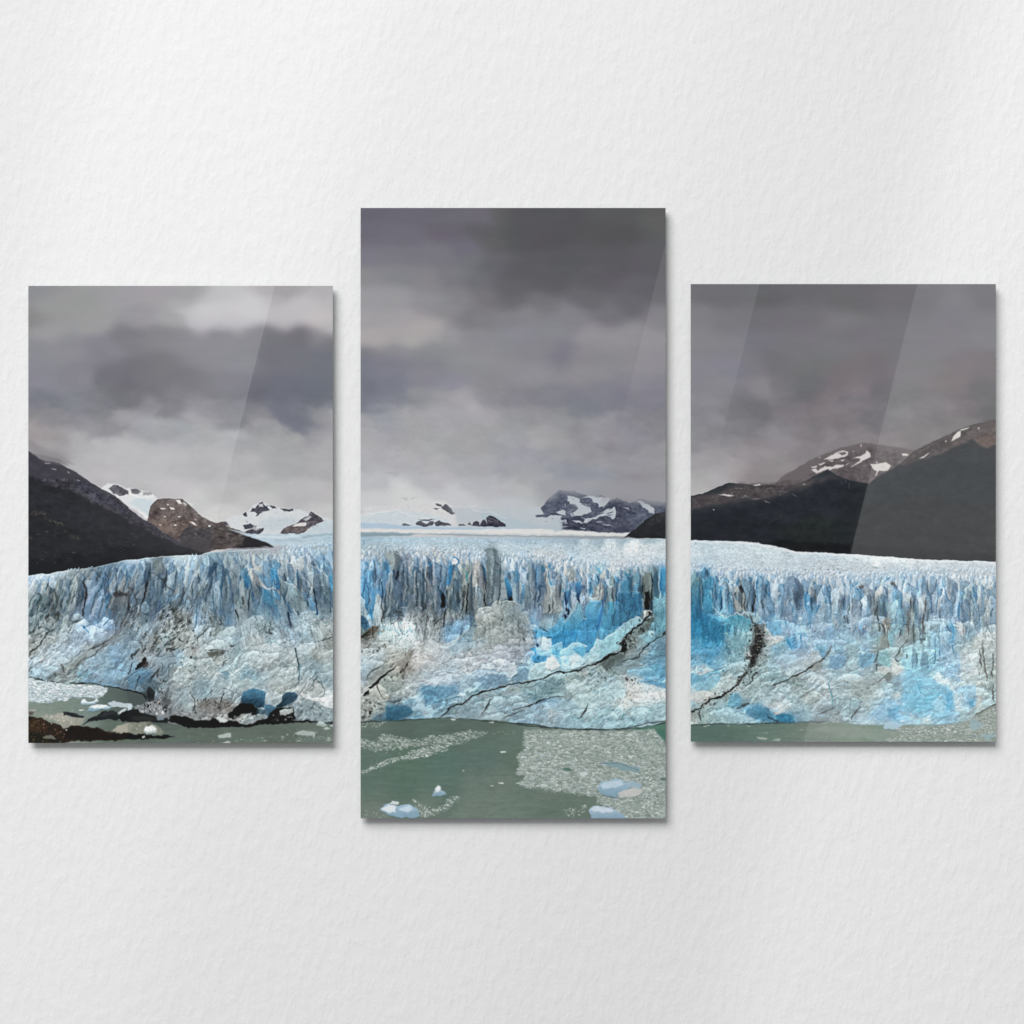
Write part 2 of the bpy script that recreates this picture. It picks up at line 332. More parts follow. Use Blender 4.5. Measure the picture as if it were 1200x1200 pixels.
# snow peaks on the right of the left print
P('d3d7d9', "390,660 440,630 500,610 540,590 580,555 640,525 700,548 760,570 830,575 900,580 960,600 1000,590 1060,640 1150,655 1150,760 780,765 560,752 470,725 420,712", 1.5, .8)
P('bfccd3', "600,700 700,640 820,640 900,660 800,720 700,750", 3, 2, .6)
for s_ in ("560,600 575,565 600,570 620,540 650,528 670,560 690,552 680,580 640,585 600,595", "590,590 640,580 690,570 700,585 610,605", "690,552 730,555 750,578 720,570", "770,575 860,575 860,590 800,592", "500,610 530,600 545,630 520,628", "600,625 620,600 650,600 610,630", "505,690 560,678 585,690 570,710 520,715", "520,735 560,715 600,690 600,720 655,715 655,730 620,752 560,752"):
    P('4d4e58', s_, .5, .9)
P('c6c7c9', "620,545 650,540 655,560 625,565", .8, .7)
P('d5d5d6', "560,715 590,700 640,712 600,735", 1, .8, .7)
P('56535a', "770,750 800,710 850,690 900,670 930,640 970,625 985,595 1010,605 1050,640 1080,660 1040,680 1000,700 960,720 940,745 880,752", .6, .9)
P('6c6260', "800,712 850,695 940,700 970,720 920,740 800,740", 1.5, 1.2, .7)
P('dedcd9', "850,700 880,680 950,672 955,690 930,700 870,700", .7, .7)
P('b6b8bd', "930,650 980,625 990,640 950,665", .9, .7)
P('c4d2d9', "1000,700 1080,665 1150,660 1150,750 960,745", 2, .8, .9)
rq = np.random.RandomState(19)
for k in range(60):
    x = rq.uniform(500, 1060); y = rq.uniform(575, 745); l = rq.uniform(5, 20)
    S(['b3c0c8', 'e6e8e8', '8f97a0', 'a9b7c0', '6b6c75'][k % 5], rq.uniform(.35, .9), f"{x},{y} {x+l*.5},{y+l*.2} {x+l},{y+l*rq.uniform(.2,.8)}", .4, 1.1, rq.uniform(.3, .65), taper=1)
for k in range(70):
    x = rq.uniform(-120, 500); y = rq.uniform(560, 840); l = rq.uniform(5, 22)
    if y < 560+.42*max(x-60, 0): continue
    S(['3f3a3a', '8a7b73', '55494a', '9a8d86', '2f2d30'][k % 5], rq.uniform(.35, .9), f"{x},{y} {x+l*.5},{y+l*.3} {x+l},{y+l*rq.uniform(.2,.9)}", .4, 1.1, rq.uniform(.3, .65), taper=1)
# glacier tongue running back
P('bccfda', "400,720 560,755 770,757 960,750 1150,745 1150,900 730,850 690,820", 1.2, .4)
S('9fb4bf', 2.2, "930,775 1050,762 1150,758", 1.2, .5, .9)
S('d3e0e6', 2, "600,770 760,775 900,768", 1.2, .5)
S('c5ad9f', 1.3, "730,838 770,835 800,840", 1, .5, .7)
S('a9bcc6', 2.5, "740,800 900,800 1150,790", 1.6, .6, .7)
block(20, 500, 6)
# dark slope at the left edge, its brow lost in cloud
P('403f47', "60,165 78,170 100,182 150,222 210,245 290,255 330,275 400,310 470,360 540,405 610,445 690,485 760,545 800,590 870,640 950,685 1020,735 1100,785 1200,835 1270,880 1270,930 60,1100", .5, .45)
P('28292d', "60,330 120,355 200,400 300,430 400,460 480,505 560,545 640,575 720,620 790,675 880,700 960,760 1050,790 1270,880 1270,930 60,1100", 1.8, 1.6)
P('303238', "60,395 300,500 600,620 700,700 500,760 300,650 60,560", 4, 3, .5)
P('1f2024', "60,950 400,900 800,850 1240,880 1270,930 60,1100", 4, 3, .8)
P('343745', "400,430 560,510 720,590 800,640 740,560 600,470 420,360", 3, 2, .5)
for s_ in ("240,296 272,302", "358,318 368,326", "425,380 440,384", "195,255 230,262"):
    S('c3c3c8', .9, s_, .5, .4, .8)
r_ = np.random.RandomState(5)
for k in range(150):
    x = r_.uniform(85, 900); y = r_.uniform(590, 960)
    if y < 560+.28*x*.6 or y > 985-.12*x: continue
    l = r_.uniform(6, 34)
    S(['4a4842', '3e3c39', '55524a', '33363a'][k % 4], r_.uniform(.4, 1.1), f"{x},{y} {x+l},{y+l*r_.uniform(.0,.5)}", .7, 1.2, r_.uniform(.3, .8), taper=1)
S('5c584f', 2.2, "90,605 180,620 230,650 330,680", 1.6, 2, .5)
S('4a4741', 2.2, "240,760 330,740 430,780", 1.6, 2, .45)
# cloud over its brow
for x_, y_, rr in ((20, 60, 22), (180, 200, 10), (260, 190, 12), (350, 240, 8)):
    pass
P('8d8a8d', "40,60 200,150 330,190 390,255 330,262 260,240 180,215 130,190 40,120", 3.5, 3, .75)
P('6d6b70', "130,195 200,205 300,225 350,270 260,262 190,250", 2.2, 2, .6)

# ---- far ice fields and peaks, centre print
block(410, 570, 6)
P('d6d6d7', "60,165 160,138 300,140 420,90 560,98 660,105 740,140 860,150 1010,152 1010,300 60,310", 2.2, 1.0)
P('bfc6cb', "700,150 900,150 1200,150 1380,150 1560,170 1560,310 760,290 740,200", 2.2, .8)
P('ccd5da', "60,195 250,175 420,170 560,205 700,230 700,285 60,290", 2.5, 1.3)
P('b3c2ca', "900,175 1010,180 1120,215 1200,240 1340,270 1560,280 1560,312 1100,290 940,240", 2.6, .8, .85)
S('e2e2e1', 1.4, "80,200 180,185 330,165", 1, .8, .9)
S('dfe0e0', 1.2, "350,178 470,215 560,225", 1, .8, .7)
S('d2d7da', 1.2, "860,165 1000,185 1100,225", 1, .6, .7)
P('b2c6d7', "60,250 160,258 300,268 460,280 700,285 900,288 1200,290 1200,300 700,305 330,300 60,292", 1.2, .5)
P('e0e0df', "60,302 300,302 520,304 800,305 1200,298 1390,302 1600,315 2040,325 1960,350 1400,348 1000,342 700,334 400,328 60,324", 1., .4)
S('c4c9cc', 1., "700,325 1000,335 1400,338 1700,345", .8, .4, .8)
P('8fa3ae', "60,322 300,326 480,330 420,345 250,352 60,358", 1.2, .5)
P('9aa7ae', "470,332 760,334 1200,346 1600,348 1900,356 1900,366 1500,360 1100,352 700,345", .9, .4)
for s_ in ("355,78 400,72 410,90 385,92", "420,82 470,78 440,95", "400,128 425,130 415,138", "76,170 100,170 98,178 76,180", "515,92 525,95"):
    P('a3a5a9', s_, 1., 1.2, .35)
for s_ in ("598,122 640,128 650,145 610,140", "640,150 670,120 690,130 710,155 720,175 740,188 720,195 690,180 665,170", "580,160 630,158 610,170"):
    P('5f6069', s_, .5, .9)
for s_ in ("365,268 385,262 440,270 370,275", "465,258 500,240 540,260 560,245 590,255 580,275 520,278 470,275", "590,262 630,240 670,255 700,262 715,272 660,280 600,278", "480,235 520,228 600,236 560,242", "768,265 800,262 815,272 770,275", "828,270 840,252 858,270"):
    P('5a5c66', s_, .5, .8)
P('43434f', "860,275 870,245 890,238 908,250 912,272 930,235 950,232 965,262 960,225 980,205 1010,212 1040,230 1065,250 1090,265 1092,288 1000,286 900,280", .5, .7)
for s_ in ("972,222 1000,228 1020,240", "980,245 1010,250", "915,250 920,275", "1030,235 1060,262"):
    S('9a9ca6', .6, s_, .4, .6, .7)
block(600, 570, 6)
P('5a6070', "200,160 215,140 240,110 270,78 300,45 330,25 400,25 480,50 520,60 600,118 640,150 690,100 740,80 790,105 830,118 900,85 960,95 1030,105 1090,110 1090,190 1000,200 900,290 840,325 600,320 340,305 345,270 330,240 240,220 170,215 165,200 230,195", .8, .7)
P('484c5c', "640,160 690,120 740,90 800,130 860,180 900,200 960,230 900,290 840,325 600,320 340,305 350,270 420,250 520,260 600,220", 1.6, 1.2, .9)
P('3f4354', "340,240 400,205 480,200 560,215 600,250 560,300 420,300 345,300", 2, 1.6, .8)
P('6b7183', "800,180 900,190 960,210 880,280 800,270", 3, 2, .5)
SN = 'bcc3c9'
for s_ in ("390,60 470,80 470,110 520,130 555,150 560,175 500,200 420,205 410,190 470,160 430,130 390,100", "480,85 540,62 600,80 690,85 680,120 610,150 605,125 560,95 540,75", "310,180 360,165 380,170 378,205 350,200", "180,215 240,215 300,200 360,215 330,240 250,235", "330,235 380,240 390,258 340,250", "425,235 470,245 500,260 520,225 480,215 560,220 600,205 640,180 680,165 730,145 735,180 725,215 700,232 690,215 650,205 590,225 540,240 490,268 450,258", "620,180 660,160 700,150 680,170", "780,145 820,155 825,165", "900,120 960,130 1000,165 1005,190 960,175 920,150", "860,105 900,100 940,125 900,125"):
    P(SN, s_, .6, 1.1)
for s_ in ("340,285 400,288", "470,292 520,295", "585,245 640,245", "960,180 1000,185", "690,225 720,232", "370,120 380,140", "640,265 700,275", "360,262 395,262"):
    S(SN, 1.1, s_, .5, .8, .85, taper=1)
for s_ in ("400,110 470,150", "480,120 540,150", "640,210 700,200", "660,190 720,175", "420,180 440,200", "610,65 650,75 640,85", "250,205 300,195"):
    S('4c5061', 1.2, s_, .6, 1., .8, taper=1)
P('a3a4aa', "230,-50 640,-50 620,30 560,62 500,70 420,76 340,60 300,84 260,100 240,60", 7, 3, .8)
P('9f9ea4', "620,-60 1150,-60 1150,140 1000,130 900,105 780,84 690,80 640,92 620,50", 7, 3, .78)
P('9a9ba2', "850,90 1090,100 1090,150 960,140", 4, 2.5, .4)
r_ = np.random.RandomState(8)
P('b7c3ca', "270,232 340,236 356,262 350,312 290,312", 1.8, 1.5, .8)
for k in range(120):
    x = r_.uniform(215, 1060); y = r_.uniform(90, 312)
    if y < 190-.5*abs(x-330)*(x < 560) and x < 260: continue
    if y < 120 and 560 < x < 680: continue
    l = r_.uniform(5, 17); d = r_.choice([-1, 1])
    S(['8d93a0', '2f3344', 'b9c1c9', '3a3e50', 'c9d0d5'][k % 5], r_.uniform(.35, .9), f"{x},{y} {x+l*.6},{y+d*l*.25} {x+l},{y+l*r_.uniform(.1,.7)*d}", .35, 1.3, r_.uniform(.4, .8), taper=1)
P('2b2d31', "1120,165 1080,175 1000,193 930,243 870,298 800,350 788,357 900,362 1080,366 1120,367", .5, .5, col2='26272a')
P('3a3c42', "1120,180 1080,190 1000,215 900,290 1000,260 1120,240", 3, 2, .5)

far = (slice(int((560-PY0)*SC), int((632-PY0)*SC)), slice(0, PW))
lm = IMG[far].mean(-1)
mot = fbm(3.0, 2.0, 66, 4, .8)[far]*.06+np.abs(fbm(7, 5, 67, 4, .7))[far]*.08-.04
IMG[far] += (mot*(sstep(.46, .39, lm)*sstep(.16, .24, lm)*.95+sstep(.74, .82, lm)*sstep(588, 594, GY[far])*.2))[..., None]
# ---- hills of the right print
block(800, 490, 6)
# far mountain with snow streaks
P('6f686a', "640,470 690,420 760,375 840,330 920,285 1000,250 1080,220 1150,200 1210,187 1280,178 1360,186 1480,198 1650,225 1500,420 1200,520 700,520", 1.1, .6)
P('5d5658', "900,400 1000,300 1200,230 1330,220 1560,230 1450,420 1100,480", 4, 3, .8)
WS = 'd9d4d3'
for s_ in ("995,300 1030,265 1080,245 1130,230 1165,240 1160,265 1120,275 1060,290", "905,342 950,338 940,350 910,350", "905,360 940,355 950,365 1000,345 1060,340 1130,325 1120,340 1040,365 990,368 940,385 920,380", "960,322 1000,312 1010,320 965,328", "1090,300 1140,288 1130,300", "950,278 968,276 966,284", "1020,300 1060,300 1050,312"):
    P(WS, s_, .45, .8)
P('5f5859', "1090,250 1125,240 1130,262 1100,268", .5, .6)
block(980, 490, 6)
for s_ in ("0,275 20,240 50,230 85,240 80,262 40,275", "165,305 140,320 110,345 130,335 165,318 200,290 240,265 235,240 215,222 200,245 170,265 120,285 170,282", "0,350 50,332 30,345 0,358", "95,345 120,330 110,345", "170,190 182,190 176,206", "110,236 128,234 120,242", "30,300 60,290 40,305", "60,325 90,312 75,325"):
    P(WS, s_, .45, .7)
for s_ in ("15,245 60,240 75,252 40,262",):
    P('6a6265', s_, .5, .5)
S('4d4849', 2.4, "0,380 120,370 240,330", 2, 1.5, .5)
# near hillside
P('33373c', "-1200,1 -1123,575".replace('-1200,1 ', '') + " -1060,560 -1020,545 -940,530 -860,495 -760,455 -700,460 -640,464 -580,475 -500,470 -400,468 -300,465 -240,455 -180,420 -60,360 40,420 120,440 230,462 300,405 400,360 470,300 560,225 600,205 700,155 800,115 880,75 960,45 1040,30 1120,12 1160,5 1160,1010 800,1003 600,998 560,990 250,970 100,955 0,950 -130,945 -280,935 -340,930 -380,910 -520,885 -680,865 -1123,858", .55, .45)
block(800, 490, 6)
P('524c4e', "50,575 120,560 240,530 320,495 420,455 540,462 640,470 800,465 900,455 960,440 1000,410 1040,395 1080,420 900,470 760,520 600,560 450,570 300,590 180,620 57,655", 3, 2.5, .85)
P('5e5758', "640,470 760,440 900,440 960,420 900,470 800,480", 3, 2, .7)
P('262a31', "57,680 300,620 500,590 700,560 900,500 1040,400 1200,450 1290,480 1190,955 950,945 740,930 560,885 57,858", 5, 3, .8)
P('22252b', "57,720 400,650 700,720 1000,760 1185,700 1180,955 950,945 740,930 560,885 57,858", 6, 3, .7)
P('262c28', "650,760 900,700 1200,680 1190,900 900,900 700,850", 7, 4, .6)
P('17191b', "560,880 700,860 900,880 1190,890 1190,955 950,945 800,935 720,922", 3, 1.5, .85)
for s_ in ("250,540 290,532 330,538 365,545 330,550 290,545", "485,475 540,460 550,470 510,480", "210,642 225,640 222,650", "845,466 865,468 850,474"):
    P('c8c4c4', s_, .4, .6)
for s_ in ("415,565 440,545 460,555", "480,568 540,570", "655,515 730,515", "575,580 610,592", "590,500 620,490", "770,530 800,550", "330,520 350,535", "365,490 380,495", "680,540 690,530", "400,500 415,498", "1110,460 1120,470", "1170,460 1172,490", "1078,505 1082,515"):
    S('a09da0', .7, s_, .45, .6, .75)
S('45423f', 1.4, "600,750 640,730 660,720 700,690", 1.4, 1.5, .4)
S('69635f', 1.2, "640,470 720,455 760,440", 1.4, .6, .5)
S('7e7b7c', 1.4, "300,868 430,870 560,888 700,912 740,930", 1., .5, .8)
block(980, 490, 6)
P('5c5251', "430,330 560,228 700,160 820,110 960,50 1160,10 1160,170 1060,205 1000,190 960,150 900,185 840,200 760,250 690,270 600,280 500,320", 1.8, 1.6, .9)
P('6a5955', "960,140 1120,120 1120,175 1060,205 1000,190", 1.5, 1.4, .8)
P('3f3d3f', "430,345 600,230 760,170 880,90 960,60 900,130 800,200 640,270 520,320", 2.5, 2, .55)
P('2f3336', "600,300 760,240 860,200 930,180 960,150 1010,195 1060,205 1120,180 1160,170 1160,420 700,420 400,420", 1.6, 1.6, .75)
P('2c3134', "330,420 700,330 1160,260 1160,900 100,900", 6, 3, .7)
P('2e3132', "100,640 600,560 1160,620 1160,980 560,970 100,930", 6, 3, .8)
P('26282a', "100,880 600,930 1160,960 1160,1010 600,998 560,990 250,970 100,955", 3, 1.5, .7)
P('22272c', "0,480 230,470 180,640 100,940 0,940", 4, 2, .6)
P('17191c', "-50,900 110,880 100,955 -50,948", 3, 1.5, .85)
for s_ in ("235,318 270,322 345,312 385,335 375,360 340,375 300,370 285,405 275,405 285,375 255,360", "455,246 490,248 512,256 500,265 470,262", "805,160 825,125 850,98 875,92 870,130 840,145", "860,90 900,72 937,62 930,70 890,88", "990,70 1012,66 1000,80", "760,160 775,158 770,168", "580,285 620,260 655,240 640,258 600,282", "275,308 295,308 285,318", "880,228 888,230", "690,265 700,264"):
    P('d6d1cd', s_, .45, .6)
for s_ in ("90,460 90,490", "30,440 40,470", "190,440 200,445", "155,430 165,440", "60,430 70,450", "320,340 350,360"):
    S('8a898c', .7, s_, .4, .4, .6)
HT = fbm(6, 3.5, 61, 4, .7)
HM = ((GY > 520) & (GY < 660)).astype(np.float32)
lum = IMG.mean(-1)
IMG += (HT*HM*np.where(lum < .33, .017, .0))[..., None]
rkm = blur(((lum > .2) & (lum < .41) & (IMG[..., 0] > IMG[..., 2]+.005) & (GY > 500) & (GY < 645)).astype(np.float32), .8)
IMG += ((fbm(3, 2.2, 63, 3, .8)*.045+fbm(9, 6, 64, 3, .7)*.03)*rkm)[..., None]
# ---- the ice: colour samples
ICE = []
def ice(s):
    for q in s.split():
        x, y, h = q.split(','); ICE.append((float(x)/BLK[2]+BLK[0], float(y)/BLK[2]+BLK[1], h))
block(33, 640, 10)
ice("""40,420,b9d3e2 150,400,c3dcea 290,400,c0d5dd 400,330,b8c8ce 420,420,93a5a9 550,400,7f939a 700,380,84969b 800,330,6a7f88 900,320,64849f 1000,320,5f7886 1080,300,7d9db5 1160,330,5c82b0
40,500,c6dbe6 150,530,a9bcc4 90,600,6d8590 220,520,8a9a9c 300,560,5f6c6e 380,600,75898c 480,560,7f9399 580,540,71858e 740,540,8399a8 850,540,5d7fa3 950,520,64849f 1080,470,8fa9b8 1100,560,56585b
60,700,7d969d 150,680,8299a0 250,650,6a797b 320,700,5b686a 400,680,819396 480,680,8599a0 590,650,6c8290 740,680,7d9cc0 850,620,6e93be 920,640,7594ba 1030,650,6c7b82 1130,680,7c878b
40,850,7d9aa2 140,820,7b8f94 230,800,7f8f90 320,820,6d7878 400,850,8c9c9c 500,800,82959a 590,820,91a5ac 700,800,87a5c8 820,750,8eb0da 900,800,7fa3cf 1000,800,738fa8 1100,800,718391
60,950,7f9194 160,950,859697 260,930,93a3a3 400,960,9bb0b4 520,930,9db2b9 620,950,9cbcd6 740,900,a5c1df 850,900,94b5dc 950,900,7392c0 1040,900,788fa3 1150,900,7b8a92
60,1080,a5adab 150,1150,a3abaa 260,1080,a3afad 400,1080,a9bcc2 550,1080,9db7cc 700,1080,a2c0d9 850,1050,98b2c6 950,1100,8b9ba3 1100,1080,8296a0 1180,1100,7b98ac""")
block(150, 640, 10)
ice("""60,200,b4cddb 60,270,7da3c4 200,200,a8c4d3 340,200,6d8087 480,250,7e9db8 600,170,b6cdd6 700,250,b3c8cf 780,170,b8ced6 850,220,8fa5ad 950,150,8fb2c4 1030,200,5681a0 1150,180,92a7ad
60,380,87a0ae 180,330,65859b 260,420,6a808d 370,330,6a8090 500,380,7b9aad 600,370,87a5b3 700,350,a5bdc6 790,350,8fadbd 860,330,a3b5ba 960,350,60798a 1080,380,577993 1160,420,728a94
60,500,7d8f97 140,560,6d8496 300,540,5d7789 400,560,5c7080 480,580,5f89ab 580,520,7f9399 650,600,6b7d84 740,520,86a3b3 850,560,6d8390 950,560,7f979f 1050,560,6a8aa3 1160,560,728e9e
50,700,838b8b 120,720,82939d 240,640,5e7f9c 340,640,5f7b91 430,700,7d9098 560,680,85969a 680,680,7f97a6 800,680,7a909c 900,700,839aa3 1000,720,6f8fa6 1100,720,5d86a8 1180,740,7390a2
60,860,7f919a 200,830,7b96a6 320,830,7d909c 450,850,81909a 580,830,7c8582 700,830,8a9394 820,830,7fa0bd 900,800,88a2ae 1000,850,849a9d 1100,850,7f979e 1180,870,638bb0
60,950,7b93a0 180,980,94aebb 300,950,8299a6 450,980,909a99 560,1000,a8b5b6 700,1000,a0abaa 800,950,8da9b8 900,980,92a9b0 1000,970,8b9c9b 1100,1000,95aaac
60,1150,7a96a3 200,1120,8b9fa7 330,1120,858c88 450,1090,8ea7ad 560,1130,a3aca9 680,1130,9aa3a1 800,1130,98a7a7 900,1100,9ab3b9 1000,1150,a9c0c5 1120,1140,aac6cc""")
block(270, 625, 10)
ice("""60,330,82a3b5 170,290,9fb0b6 300,290,92a2a5 400,280,9db1b8 550,280,a6b8bd 700,270,a3b8c4 850,280,86aac8 950,250,97afbb 1080,200,9db3bd 1170,280,88a7b8
300,200,a9adb8 500,205,a4aab4 650,180,9fb5c0 800,120,a9c0cc 1000,100,a4bdc9 1170,80,9fbac8 700,60,c3d3db 900,40,b8ccd6
60,450,8299a5 180,400,8fa5ad 300,440,b3bdbd 400,400,a6b5b8 520,440,5d92bb 620,400,9fb0b6 720,400,b0bbbd 820,430,a0b3bb 950,420,a3b6c0 1050,450,8ea9b5 1080,330,638fb9 1170,420,7ea9c6
60,560,768c98 180,570,3b78ad 300,560,a3b0b0 420,570,b3bdbb 520,560,3f86c4 640,560,87979a 700,520,7fa0b6 800,520,7d97a6 880,560,a6b6bc 1000,540,7094ae 1100,560,6a8896 1180,560,5fb0e2
60,680,7a9099 180,700,7d9096 290,640,74868c 400,680,3f79a8 520,700,5f9fd6 650,650,788c91 740,680,7a9095 850,680,8ba6b2 920,720,7397b0 1040,650,6e8a99 1120,680,708793
60,800,80949b 170,820,7f9196 300,800,6286a3 450,780,4a80b0 560,800,7597ab 640,830,7b97a6 760,800,7f9498 850,820,8a999c 950,820,5d86a8 1060,800,718999 1170,800,7390a0
60,930,8a9ea4 180,950,8aa0a8 300,930,6f8fa3 430,930,84a5b5 560,930,5d87a8 640,950,6f8fa6 760,930,84a2b5 880,930,a0bac6 1000,930,92adba 1120,920,7f98a5
60,1080,92a7ad 200,1080,93a8ae 330,1080,94a9ae 450,1080,93abb2 580,1050,82a0ae 700,1050,7fa0b6 800,1070,92adb8 920,1050,9db4bc 1050,1080,a5b4b5 1160,1080,a9b5b3""")
block(33, 755, 10)
ice("""60,60,9ba5a3 200,80,9fb4bf 280,150,abc0cc 180,180,b0bcc0 400,100,a0b8c8 560,60,a0b9cb 700,60,96a4a9 850,50,83969e 1000,60,7ba0ba 1150,60,84a5b8
60,260,a3bac5 200,260,9dbccb 350,270,8fa5ac 470,230,92a2a4 600,200,8fa4ab 750,200,8bacc0 900,180,82a2b5 1050,180,7199b5 1180,170,7a9aab
60,340,8aadc0 160,370,86a9b8 280,390,7e8f91 400,380,8b9796 520,380,85979a 650,350,82a2b3 780,330,7ba3bd 900,350,7ba6c1 1050,350,79a3bd 1170,380,6d8b98 800,440,6f93aa 1000,450,6d93ab 1100,460,6b7f87""")
block(150, 755, 10)
ice("""60,60,84a2b3 150,100,8d9ca1 260,60,8a9497 370,60,8ba0a8 470,90,9aa8aa 580,90,82a0af 700,50,a3adad 780,60,a3a7a4 900,60,9fb2b5 1030,40,a5babf 1000,110,7f8781 1150,60,a0b4b9
60,200,7e9aa8 180,180,7a8082 260,200,93a0a5 420,200,6c8795 500,200,788f98 600,170,8badbf 700,180,a6b8ba 800,180,a3b0b0 920,200,97a4a3 1050,180,a3aeac 1170,220,98adb0
60,330,5f86a3 180,330,5b86a5 280,300,6d8fa6 350,320,8a979d 430,330,5c7b8e 510,330,8a999d 620,350,b3c0c0 720,330,a8b3b2 820,320,94a8b0 920,340,a3b1b0 1050,330,acbaba 1150,350,6fa0b3
60,450,5b829b 170,430,5f86a0 260,470,44606f 390,470,92a3aa 460,480,64777f 560,430,a3aeae 680,430,9aa9a9 800,450,8ba1a9 900,450,7896a3 1030,450,9db3b9 1150,470,a5b9be
240,600,3c4345 340,560,8ca2ac 420,580,6f777a 500,560,8e9a9d 600,590,8599a1 680,640,8ea5ac 800,570,86a0aa 900,560,8ba9b4 1050,560,93a9b0 1150,590,9bb0b6
180,730,8b9094 300,730,7d7f80 440,700,6c7273 540,720,87939a 640,720,8ea0a5 740,700,a3b3b5 850,710,80807b 960,710,77746f 1060,690,868d8c 1160,720,787571
300,800,77787a 580,790,8a8f90 800,830,8f9594 930,840,8a8f8f 1150,860,a5a7a3""")
block(270, 745, 10)
ice("""60,60,92b0bd 200,100,a0afb2 350,100,a6b3b4 480,60,96b1bb 600,60,9db4bd 750,60,92b0c0 900,60,92afbd 1050,50,a8b9bb 1150,100,939e9a
60,230,8fb0b8 200,220,9fb2b6 330,220,a0afb2 480,200,a8b6b8 600,180,9db0b6 700,180,aebec2 850,150,9fb4bb 950,150,a9b6b5 1050,210,8f9894 1160,230,a0aeae
50,350,9fbabf 180,330,98b0b6 330,340,9fb0b3 480,330,a5b2b4 620,330,94a3a6 750,320,a8b6b8 900,330,92a8b0 960,420,84a0a9 1100,430,87a0a8 1170,370,9db0b1
50,450,b3c6c8 180,470,7fa5b5 300,480,8fb3c0 430,460,9db5bb 560,460,a6b5b7 700,470,a3b3b6 880,480,9ab0b7 1100,520,84a0a9
60,570,a5b9bb 200,540,a3b6b8 350,590,9cb3b9 560,560,9fadae 700,570,a3b0b0 860,600,a5afae 1040,620,b3bbb9 1150,600,9db0b5
50,700,94a7ac 500,720,9fb3bb 560,640,a0a8a4 850,690,b5bfbf 1000,740,b8c4c4 1150,750,cfd9da
820,850,8b9ea5 950,850,90a8b0 1080,870,84a0a9 1170,900,8ba5ad 850,950,879798 1000,960,7b8688 1150,980,6d8285""")
block(422, 625, 10)
ice("""50,40,8fabbc 200,60,96b3c2 400,60,a0bccb 600,60,a3becc 800,50,a0bac8 1000,50,a3bac6 1150,60,a3bdcb 50,150,98b0bc 200,150,9ab0bc 400,150,a3b9c5 600,170,a6bfce 800,150,adc1cc 1000,150,a6c0d0 1150,150,a6bac5
50,280,b0bcc0 150,260,abbac0 250,260,9ba8ac 380,240,8d9a9c 480,230,a3aeb0 560,270,8d9dab 680,240,b0bcc2 780,260,b9bfbf 880,250,b8b6b3 960,270,bbbcb9 1080,240,b3c0c6 1170,300,b0b9bb
60,370,98b3c6 150,370,86a6c2 220,350,8fa3b0 280,350,6f93b8 380,330,8fa0a4 450,330,8295a5 540,320,8296ac 640,310,9aa6ac 720,340,a3adb0 820,370,5a8ec6 900,350,b0b6b6 980,370,a9b3b6 1060,400,5f9fd6 1120,420,a9b0ae 1180,400,9aa19e
60,480,7ba6cf 150,500,6a98c6 220,480,83a9c9 300,470,5b7fb0 400,450,84959b 480,470,6b7f8b 550,450,6a849b 620,460,6f90b0 700,430,7b8b91 780,480,7b8c94 860,500,8696a0 950,480,9fb0bb 1030,520,2f72c6 1100,520,7d938f 1170,510,86938e
60,620,5590cf 150,620,5f95cf 220,620,5b86b8 320,600,647f95 400,600,6d818a 500,590,64788 600,600,788e9a 700,600,73848a 760,600,5b6b76 840,600,82919c 900,620,7089a3 980,620,3f5268 1080,600,6b8a96 1160,600,7d8b8c
60,760,4f8fd2 130,780,5595d6 210,800,8fabbb 300,760,5b8cc0 350,780,6487a5 430,760,758992 520,740,74878f 600,740,7b8f9b 700,740,75858c 780,740,65747d 850,760,8a98a0 920,800,5b7f9c 1000,760,3f464b 1080,740,6f8a90 1160,760,6b7b80
50,900,6f9fb8 120,900,4f98dc 210,900,92adb6 290,900,6f7d80 360,900,64808f 450,900,788d96 540,880,92a0a3 640,850,96a2a6 760,850,6d787d 850,880,8f9aa0 950,900,7b8f9c 1080,880,7b898c 1160,900,6f8797
50,1030,467593 150,1050,8fb3c8 230,1000,96aeb8 350,1000,8fa5ad 420,1020,b3c6cc 540,970,a9b3b5 640,970,9aa6aa 760,960,8a9599 850,970,8b979c 950,950,8f9b9f 1080,980,929da0 1160,980,839397
60,1150,6b8890 170,1140,6b665c 300,1130,a9c3c6 420,1120,b3d3da 550,1120,bfcfd2 680,1100,98a5ab 800,1080,959fa3 900,1080,8f9999 1050,1110,7098b8 1160,1110,6b9cc6""".replace('64788 ', '647888 '))
block(541, 625, 10)
